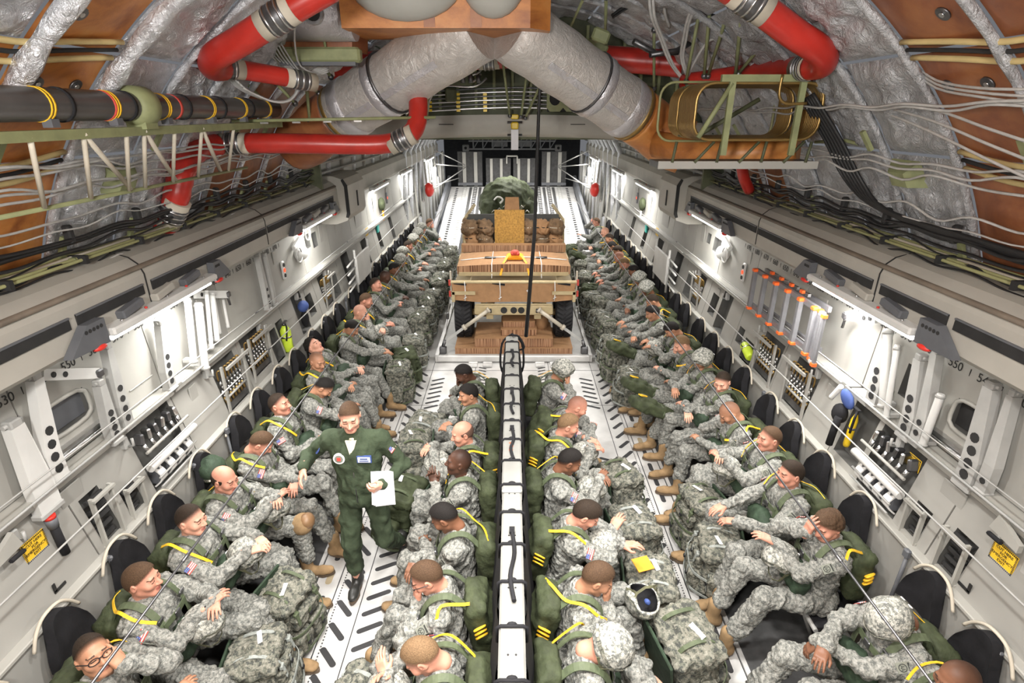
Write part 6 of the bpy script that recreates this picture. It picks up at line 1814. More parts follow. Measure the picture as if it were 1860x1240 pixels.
# cardboard over the grille, tied with cord
cbx = MB(); pts = [(-1.06, 0), (-1.04, -0.30), (-0.55, -0.345), (0, -0.33), (0.55, -0.345), (1.02, -0.30), (1.06, 0.0)]
cbx.prism([(x, 0.07, 1.20 + z) for x, z in pts], (0, 0, 0), (0, 0.035, 0)); cb = part('cardboard_cover', KRAFT, cbx)
b = MB(); b.box((0, 0.10, 1.215), (2.16, 0.09, 0.035), bev=0.008); part('cover_lip', TANP, b, cb)
for x in (-0.84, -0.24, 0.70):
    b = MB(); b.tube([(x, 0.06, 1.23), (x + 0.01, 0.055, 1.05), (x, 0.06, 0.89)], 0.008, 5); b.tube([(x - 0.02, 0.05, 0.93), (x + 0.03, 0.05, 0.96)], 0.008, 5); part('tie_cord', WHITE, b, cb)
for x in (-0.92, -0.26, 0.86): b = MB(); b.box((x, 0.062, 1.19), (0.22, 0.006, 0.035), (0, 0.15, 0)); part('black_tape', BLACK, b, cb)
b = MB(); b.box((0.26, 0.062, 1.08), (0.08, 0.006, 0.035), (0, -0.6, 0)); part('torn_tag', PAPER, b, cb)
# honeycomb on the hood, bowed
b = MB()
def bow(u, v): return Vector((-0.98 + 1.96 * u, 0.28 + 0.92 * v, 1.44 + 0.04 * math.sin(math.pi * u) + 0.01 * v))
b.grid(bow, 14, 3, 0); P0 = [bow(i / 14, 0) for i in range(15)]
b.add([p for p in P0] + [p + Vector((0, 0, -0.14)) for p in P0], [(i, i + 15, i + 16, i + 1) for i in range(14)], 1)
b.add([bow(0, 0), bow(0, 1), bow(0, 1) - Vector((0, 0, 0.15)), bow(0, 0) - Vector((0, 0, 0.14))], [(0, 1, 2, 3)], 1); b.add([bow(1, 0), bow(1, 1), bow(1, 1) - Vector((0, 0, 0.15)), bow(1, 0) - Vector((0, 0, 0.14))], [(3, 2, 1, 0)], 1)
hc = part('hood_cushion', [KRAFT, HONEY], b)
b = MB(); b.box((0, 0.30, 1.31), (1.9, 0.10, 0.06)); part('cushion_base', TANP, b, hc)
for x in (-0.38, 0.48): b = MB(); b.tube([(x, 1.18, 1.49), (x, 0.27, 1.485), (x, 0.265, 1.33), (x, 0.2, 1.25)], 0.008, 5); part('tie_cord', WHITE, b, hc)
b = MB(); b.tube(smooth_path([(-0.95, 0.65, 1.455), (-0.4, 0.7, 1.495), (0.3, 0.7, 1.50), (0.95, 0.66, 1.46)], 4), 0.009, 5); part('tie_cord', WHITE, b, hc)
for x in (-0.42, 0.50): b = MB(); b.box((x, 0.72, 1.492), (0.20, 0.10, 0.008)); part('black_tape', BLACK, b, hc)
# yellow release with red knots
rl = empty('release_harness', (0.05, 9.55, 1.615), 'orange webbing release with a red knot on the hood cushion', 'harness')
b = MB(); b.box((0, 0, 0.05), (0.30, 0.14, 0.09), (0.3, 0, 0), bev=0.025); b.build('pad', ORANGE, rl)
for s in (-1, 1): b = MB(); b.ribbon([(s * 0.12, -0.05, 0.08), (s * 0.20, -0.22, -0.01), (s * 0.25, -0.33, -0.20)], 0.035, 0.008, (0, -1, 0.6)); b.build('leg_strap', ORANGE, rl)
b = MB(); b.ell((0, -0.02, 0.13), (0.075, 0.06, 0.05), 12, 8); b.ell((-0.04, -0.05, 0.11), (0.035, 0.03, 0.03), 8, 6); b.ell((0.05, -0.05, 0.11), (0.035, 0.03, 0.03), 8, 6); b.build('red_knot', RED_C, rl)
# cross beam, windscreen base, load in the back
b = MB(); b.box((0, 1.62, 1.46), (2.02, 0.16, 0.15)); part('cross_beam', [KRAFT], b)
b = MB(); b.box((-0.5, 1.535, 1.46), (0.95, 0.01, 0.13)); b.box((0.5, 1.535, 1.46), (0.93, 0.01, 0.13)); part('beam_edge', HONEY, b)
b = MB(); b.box((0, 1.48, 1.30), (1.94, 0.18, 0.10)); part('windscreen_fold', BLACK, b)
b = MB(); b.box((-0.08, 1.85, 1.80), (0.58, 0.05, 0.70)); part('backboard', [plain('ochre_board', (0.40, 0.22, 0.05), 0.85, var=0.35, scale=30)], b)
b = MB(); b.prism([(-0.18, 2.05, 2.1), (0.12, 2.05, 2.1), (0.10, 2.05, 2.36), (-0.16, 2.05, 2.36)], (0, 0, 0), (0, 0.06, 0)); part('kraft_shield', KRAFT, b)
b = MB(); b.box((0, 3.1, 1.36), (1.96, 2.5, 0.10)); part('bed', TANP, b)
for s in (-1, 1):
    b = MB(); b.tube([(s * 0.98, 1.9, 1.3), (s * 1.0, 2.2, 1.9), (s * 0.80, 2.5, 2.15)], 0.035, 6); part('roll_bar', TANP, b)
b = MB(); b.box((0, 2.3, 1.72), (1.9, 0.06, 0.55)); part('cab_back', RECESS, b)
RAG = plain('brown_tarp', (0.17, 0.105, 0.055), 0.8, var=0.5, scale=9, bmp=0.6, bscale=22, bdist=0.02)
for i in range(14):   # bundled netting and tools in the cab
    g = random.Random(i); x = -0.86 + (i % 7) * 0.285; z = 1.60 + 0.22 * (i // 7)
    if abs(x + 0.08) < 0.26: continue
    q = empty('cargo_bundle', (x + 0.03, 11.06 + g.uniform(-0.05, 0.05), z), 'brown strapped bundle in the open cab, %s row, %s from the left' % ('lower' if i < 7 else 'upper', NTH[i % 7]), 'bundle', 'bundles in the truck cab')
    P = [ell((0, 0, 0.08), (0.17, 0.15, 0.15)), ell((g.uniform(-0.08, 0.08), -0.08, 0.03), (0.12, 0.09, 0.10)), cap((-0.1, g.uniform(-0.1, 0.1), 0.2), (0.12, -0.05, g.uniform(0.0, 0.2)), 0.045)]
    V, Q = sdf(P, 0.022); V = wrinkle(V, Q, 0.014, i, 1.1); link('tarp', mesh_arrays('tarp', V, Q, [RAG if i % 3 else KRAFT]), q)
    b = MB(); b.tube([(0.155 * math.cos(a * math.pi / 8), 0.0 + 0.15 * math.sin(a * math.pi / 8), 0.09) for a in range(16)], 0.010, 5, closed=True); b.build('strap', CUFF if i % 2 else BLACK, q)
# V tie-down arms to the platform corners
for s in (-1, 1):
    q = empty('tie_down_arm', (0.03 + s * 1.22, 8.9, 0.30), 'pale V tie-down arm from bumper to the %s platform corner' % ('left' if s < 0 else 'right'), 'tie-down')
    A = Vector((0, 0, 0)); Bq = Vector((s * -0.80, 0.08, 0.58)); Cm = A.lerp(Bq, 0.45)
    b = MB(); b.ribbon([A, Cm], 0.05, 0.012, (0, -1, 0.5)); b.build('strap', GREYB, q)
    b = MB(); b.tube([Cm, Bq], 0.035, 8); b.tube([Cm - (Bq - A) * 0.02, Cm + (Bq - A) * 0.03], 0.055, 8); b.tube([Bq - (Bq - A) * 0.04, Bq], 0.05, 8); b.build('arm', CUFF, q)
    q = empty('side_lashing', (0.03 + s * 1.26, 9.2, 0.2), 'long grey lashing along the %s side of the truck' % ('left' if s < 0 else 'right'), 'lashing')
    for k in range(4):
        b = MB(); b.ribbon([(0, 0.3 + k * 1.0, 0), (s * -0.10, 1.1 + k * 1.0, 1.05)], 0.045, 0.008, (s, 0, 0)); b.build('strap', WEB_T if k % 2 else GREYB, q)
        b = MB(); b.box((s * -0.03, 0.5 + k * 1.0, 0.3), (0.04, 0.08, 0.12), bev=0.01); b.build('ratchet', DSTEEL, q)
# the parachute load on the bed
q = empty('parachute_bundle', (-0.08, 12.5, 1.55), 'large olive cargo parachute bag lashed behind the truck cab', 'parachute')
P = [ell((0, 0.35, 0.50), (0.66, 0.62, 0.62)), rbox((0, 0.30, 0.30), (0.60, 0.55, 0.40), 0.2, k=0.08), ell((0, -0.28, 0.10), (0.40, 0.30, 0.38), k=0.06)]
V, Q = sdf(P, 0.035); V = wrinkle(V, Q, 0.020, 11, 0.45); link('bag', mesh_arrays('bag', V, Q, [OD]), q)
for i, pts in enumerate(([(-0.60, -0.1, 0.2), (-0.35, -0.42, 0.42), (0, -0.38, 0.50), (0.38, -0.42, 0.42), (0.60, -0.1, 0.2)], [(-0.25, -0.25, 0.80), (-0.12, -0.42, 0.45), (-0.30, -0.62, 0.0), (-0.35, -0.65, -0.3)], [(0.10, -0.35, 0.50), (0.30, -0.55, 0.2), (0.42, -0.62, -0.2)], [(-0.1, 0.3, 1.0), (-0.08, -0.1, 0.82), (0, -0.38, 0.48)], [(0.5, 0.1, 0.80), (0.3, -0.30, 0.55), (0.0, -0.4, 0.46)], [(-0.8, -0.2, -0.2), (-0.45, -0.5, 0.2), (0, -0.42, 0.44)], [(0.8, -0.2, -0.2), (0.5, -0.48, 0.15), (0.1, -0.42, 0.44)])):
    b = MB(); b.ribbon(smooth_path(pts, 4), 0.05, 0.014, (0, -1, 0.5)); b.build('sling', WEB_G if i % 2 else OD_L, q)
for i in range(7):
    g = random.Random(i); b = MB(); c = Vector((-0.36 + i * 0.12, -0.40 - 0.03 * (i % 2), 0.46 + 0.05 * (i % 3))); b.tube([c, c + Vector((0.05, -0.03, 0.06)), c + Vector((0.09, 0, 0.01))], 0.014, 6); b.build('ring', STEEL, q)
b = MB(); b.tube(smooth_path([(-0.3, -0.3, 0.72), (-0.22, -0.42, 0.80), (-0.12, -0.4, 0.74), (-0.18, -0.42, 0.66)], 4), 0.02, 6); b.build('white_loop', WHITE, q)
for s in (-1, 1):
    q2 = empty('pale_tarp', (-0.08 + s * 0.62, 12.0, 1.45), 'pale cloth flap slung beside the parachute bag, %s side' % ('left' if s < 0 else 'right'), 'cloth')
    b = MB(); b.grid(lambda u, v: Vector((s * (0.35 * u), -0.1 + 0.1 * math.sin(5 * u), 0.45 - 0.5 * u - 0.18 * v + 0.03 * math.sin(9 * v + 4 * u))), 8, 4); b.build('cloth', OD_L if s < 0 else WHITE, q2)

# ------------------------------------------------------------------ seats, soldiers and their kit
ORD = ['first', 'second', 'third', 'fourth', 'fifth', 'sixth', 'seventh', 'eighth', 'ninth', 'tenth', 'eleventh', 'twelfth', 'thirteenth', 'fourteenth', 'fifteenth', 'sixteenth', 'seventeenth', 'eighteenth', 'nineteenth', 'twentieth', 'twenty-first', 'twenty-second', 'twenty-third', 'twenty-fourth']

# --- centre seat spine
t = empty('seat_spine', (0.0, 0.7, 0.0), 'pale grey centre beam with black straps between the two middle rows', 'beam')
L = 5.5
for y0, y1, w in ((0.0, 2.52, 0.138), (2.53, 5.5, 0.148)):
    b = MB(); b.box((0, (y0 + y1) / 2, 1.455), (w, y1 - y0, 0.10), bev=0.012); b.build('beam', plain('beam_alu', (0.25, 0.25, 0.232), 0.45, 0.1, var=0.10, scale=6) if y0 == 0 else MATS['beam_alu'], t)
for k in range(17):
    y = 0.5 + k * 0.30
    b = MB(); b.tube([(-0.078, y, 1.40), (-0.080, y, 1.50), (-0.06, y, 1.513), (0.06, y, 1.513), (0.080, y, 1.50), (0.078, y, 1.40)], 0.010, 6, flat=1.0); b.ell((0.0, y + 0.01, 1.516), (0.028, 0.014, 0.012), 8, 5); b.build('strap', BLACK, t)
for k in range(13):
    b = MB(); y = 0.4 + k * 0.42
    for dx in (-0.02, 0.02): b.cyl((dx, y, 1.5052), (dx, y, 1.5066), 0.006, n=8)
    b.build('hole_pair', GAP, t)
for y0, y1 in ((1.55, 2.1), (2.9, 3.35), (3.6, 4.0), (4.6, 5.0)):
    b = MB(); b.tube(smooth_path([(0.012, y0, 1.525), (-0.01, (y0 * 2 + y1) / 3, 1.52), (0.015, (y0 + y1 * 2) / 3, 1.52), (0.0, y1, 1.53)], 4), 0.013, 6); b.box((0.0, y1, 1.53), (0.035, 0.05, 0.02)); b.build('loose_strap', BLACK, t)
for k, ch in enumerate(('T', 'L', '8')):
    o = link('orange_mark', text_mesh(ch, 0.05, ORANGE_P), t, (0.01, 3.05 + 0.05 * k, 1.507), (0, 0, R(90)))
for k in range(5):
    b = MB(); y = 0.2 + k * 1.32; b.box((0, y, 0.72), (0.05, 0.06, 1.38)); b.build('post', GREYB, t)
for s in (-1, 1):
    b = MB()
    def net(u, v, s=s): return Vector((s * (0.075 + 0.10 * v + 0.012 * math.sin(u * 70)), 0.02 + 5.46 * u, 1.43 - 0.98 * v))
    b.grid(net, 60, 4); b.build('black_net', BLACK, t)
    b = MB(); b.box((s * 0.40, 2.75, 0.425), (0.52, 5.4, 0.03)); b.build('seat_pan', BLACK, t)
    b = MB(); b.tube([(s * 0.66, 0.05, 0.42), (s * 0.66, 5.45, 0.42)], 0.018, 8); b.build('front_tube', GREYB, t)
    for k in range(5): b = MB(); y = 0.2 + k * 1.32; b.tube([(s * 0.64, y, 0.42), (s * 0.50, y, 0.0)], 0.016, 6); b.build('leg', GREYB, t)
b = MB()
for s in (-1, 1): b.tube(smooth_path([(0.0, 5.5, 1.53), (s * 0.12, 5.52, 1.4), (s * 0.14, 5.5, 1.1), (s * 0.06, 5.52, 0.9)], 4), 0.014, 6)
b.tube(smooth_path([(0.0, 5.45, 1.53), (0.08, 5.5, 1.50), (0.15, 5.5, 1.36), (0.10, 5.55, 1.30)], 4), 0.012, 6)
b.build('end_straps', BLACK, t)['kind'] = 'stuff'

# --- side seat prototype (local frame: person frame, y ahead)
SEAT = {}
b = MB(); b.box((0, -0.02, 0.425), (0.50, 0.46, 0.035), bev=0.012); SEAT['seat_pan'] = b.mesh('seat_pan', BLACK)
b = MB(); b.tube([(-0.27, 0.215, 0.42), (0.27, 0.215, 0.42)], 0.018, 8); SEAT['front_tube'] = b.mesh('front_tube', GREYB)
b = MB(); b.tube([(0, 0.20, 0.42), (0, 0.02, 0.0)], 0.016, 6); SEAT['leg'] = b.mesh('leg', GREYB)
b = MB()
def bk(u, v):
    x = 0.26 + (-0.16 + 0.32 * u) * (1 - 0.25 * v * v); e = max(0.0, 1 - abs(2 * u - 1) ** 2.6)
    return Vector((x, -0.19 - 0.05 * e, 0.90 + (0.20 + 0.13 * e) * v))
b.grid(bk, 10, 6); b.grid(lambda u, v: bk(1 - u, v) + Vector((0, -0.07, -0.01)), 10, 6); b.grid(lambda u, v: bk(u, 1) + Vector((0, -0.07 * v, -0.01 * v)), 10, 1); b.grid(lambda u, v: bk(0, 1 - u) + Vector((0, -0.07 * v, 0)), 6, 1); b.grid(lambda u, v: bk(1, u) + Vector((0, -0.07 * v, 0)), 6, 1)
SEAT['headrest'] = b.mesh('headrest', BLACK)
b = MB(); b.tube(smooth_path([(0.08, -0.285, 1.10), (0.13, -0.290, 1.18), (0.20, -0.295, 1.235), (0.31, -0.295, 1.235), (0.39, -0.290, 1.18), (0.44, -0.285, 1.10)], 4), 0.011, 6); SEAT['webbing_loop'] = b.mesh('webbing_loop', CUFF)
b = MB(); b.tube([(-0.25, -0.27, 0.44), (-0.25, -0.29, 1.15)], 0.014, 6); b.box((-0.25, -0.28, 1.15), (0.05, 0.04, 0.07), bev=0.01); SEAT['back_tube'] = b.mesh('back_tube', GREYM)


def side_seat(loc, rz, label, group):
    r = empty('troop_seat', loc, label, 'seat', group, rz)
    for k, me in SEAT.items():
        if k in ('headrest', 'webbing_loop', 'back_tube'): link(k, me, r, (0, 0, 0))
        else: link(k, me, r)
    return r


# --- rucksacks
def ruck_protos():
    out = []
    for v, (cloth, sx, sy, sz) in enumerate(((ACU_R, 0.20, 0.15, 0.29), (ACU_R, 0.215, 0.165, 0.25), (OD, 0.21, 0.16, 0.26))):
        parts = {}; web = WEB_G if v != 1 else WEB_T
        def soft(prims, vox, amp, sd, nm, fr=1.0):
            V, Q = sdf(prims, vox); return mesh_arrays(nm, wrinkle(V, Q, amp, sd, fr), Q, [cloth])
        parts['bag'] = soft([rbox((0, 0, sz), (sx, sy, sz), 0.06), ell((0, sy * 0.3, sz * 0.7), (sx * 0.98, sy * 0.9, sz * 0.5), k=0.04)], 0.020, 0.011, v + 20, 'bag', 0.9)
        parts['lid'] = soft([rbox((0, 0.01, sz * 2.03), (sx * 1.06, sy * 1.18, 0.055), 0.05), ell((0.02, 0.03, sz * 2.13), (sx * 0.75, sy * 0.8, 0.065), k=0.03)], 0.018, 0.012, v + 30, 'lid', 1.1)
        for k, (x, y, z, hx, hy, hz) in enumerate(((-0.10, sy + 0.035, sz * 0.62, 0.085, 0.055, 0.115), (0.10, sy + 0.035, sz * 0.62, 0.085, 0.055, 0.115), (-sx - 0.03, 0.01, sz * 0.85, 0.055, 0.085, 0.14), (sx + 0.03, 0.01, sz * 0.85, 0.055, 0.085, 0.14), (0.0, sy + 0.025, sz * 1.42, 0.15, 0.04, 0.075))):
            parts['pouch%d' % k] = (soft([rbox((0, 0, 0), (hx, hy, hz), min(hx, hy, hz) * 0.6), rbox((0, hy * 0.12, hz * 0.68), (hx * 1.06, hy * 1.04, hz * 0.30), 0.02, k=0.006)], 0.0165, 0.006, v * 7 + k, 'pouch', 1.3), (x, y, z))
            b = MB(); b.ribbon([(x, y + hy + 0.012, z + hz * 0.9), (x, y + hy + 0.014, z), (x, y + hy * 0.9 + 0.008, z - hz * 0.6)], 0.024, 0.006, (0, 1, 0)); b.box((x, y + hy + 0.018, z + hz * 0.1), (0.034, 0.014, 0.03), bev=0.004, m=1); parts['pouch_strap%d' % k] = b.mesh('pouch_strap', [web, BLACK])
        for k, x in enumerate((-0.11, 0.11)):
            b = MB(); b.ribbon(smooth_path([(x, -sy * 1.0, sz * 1.9), (x, -sy * 0.5, sz * 2.29), (x, sy * 0.5, sz * 2.31), (x * 1.1, sy * 1.25, sz * 1.98), (x * 1.15, sy + 0.075, sz * 1.45)], 4), 0.028, 0.007, lambda p, t: (0, p.y, p.z - sz)); b.box((x * 1.12, sy * 1.25 + 0.01, sz * 1.84), (0.05, 0.03, 0.035), bev=0.006)
            parts['strap%d' % k] = b.mesh('strap', web)
        for k, zz in enumerate((0.30, 1.12)):
            b = MB(); b.ribbon(smooth_path([(-sx - 0.02, -sy, sz * zz), (-sx - 0.085, 0, sz * zz), (-sx * 0.9, sy + 0.06, sz * zz), (0, sy + 0.10, sz * zz), (sx * 0.9, sy + 0.06, sz * zz), (sx + 0.085, 0, sz * zz), (sx + 0.02, -sy, sz * zz)], 4), 0.026, 0.006, lambda p, t: (p.x, p.y, 0)); parts['cross_strap%d' % k] = b.mesh('cross_strap', web)
        b = MB(); b.box((0.0, -sy - 0.03, sz * 1.12), (sx * 1.9, 0.02, sz * 2.1), (0.06, 0, 0), bev=0.008); parts['frame_sheet'] = b.mesh('frame_sheet', OD_D)
        b = MB(); b.box((0.05 - 0.10 * (v % 2), 0.05, sz * 2.13 + 0.068), (0.11, 0.035, 0.006), (0.2, 0.1, 0.3)); parts['label_tab'] = b.mesh('label_tab', WHITE)
        out.append(parts)
    return out


RUCKS = ruck_protos()


def rucksack(loc, rz, v, label, tilt=0.0, roll=0.0, group='rucksacks between the soldiers\' knees', scale=1.0):
    r = empty('rucksack', loc, label, 'rucksack', group, rz)
    r.rotation_euler = (tilt, roll, rz); r.scale = (scale,) * 3
    for k, me in RUCKS[v].items():
        nm = k.rstrip('0123456789')
        if isinstance(me, tuple): link(nm, me[0], r, me[1])
        else: link(nm, me, r)
    return r


def helmet_prop(loc, rot, label, group='helmets on laps'):
    r = empty('helmet', loc, label, 'helmet', group)
    r.rotation_euler = rot
    helmet_children(r, Matrix.Translation((0, 0, 0.02)), worn=False)
    return r


# weapon cases
V, Q = sdf([rbox((0, 0.10, 0), (0.16, 0.30, 0.07), 0.05, k=0.05), rbox((0, -0.28, 0), (0.10, 0.22, 0.06), 0.05, k=0.06), rbox((0.02, 0.2, 0.06), (0.10, 0.13, 0.05), 0.04)], 0.018)
V = V * 0.92; V = wrinkle(V, Q, 0.010, 31, 0.6)
CASE = mesh_arrays('case', V, Q, [OD])
b = MB(); b.tube([(0.155 * math.cos(k * math.pi / 8), -0.02, 0.072 * math.sin(k * math.pi / 8)) for k in range(16)], 0.014, 5, closed=True); b.tube([(0.10 * math.cos(k * math.pi / 8), -0.28, 0.062 * math.sin(k * math.pi / 8)) for k in range(16)], 0.012, 5, closed=True); CASE_S = b.mesh('band', WEB_G)
b = MB(); b.box((0.02, 0.25, 0.108), (0.05, 0.14, 0.012), (0, 0, 0.5)); CASE_Y = b.mesh('yellow_tie', WEB_Y)


def weapon_case(loc, rot, label):
    r = empty('weapon_case', loc, label, 'case', 'olive weapon cases across the knees'); r.rotation_euler = rot
    link('case', CASE, r); link('band', CASE_S, r); link('yellow_tie', CASE_Y, r)
    return r


ROWS = {'L': ('left wall row', -1, 2.38, -90), 'R': ('right wall row', 1, 2.38, 90), 'CL': ('left centre row', -1, 0.38, 90), 'CR': ('right centre row', 1, 0.38, -90)}
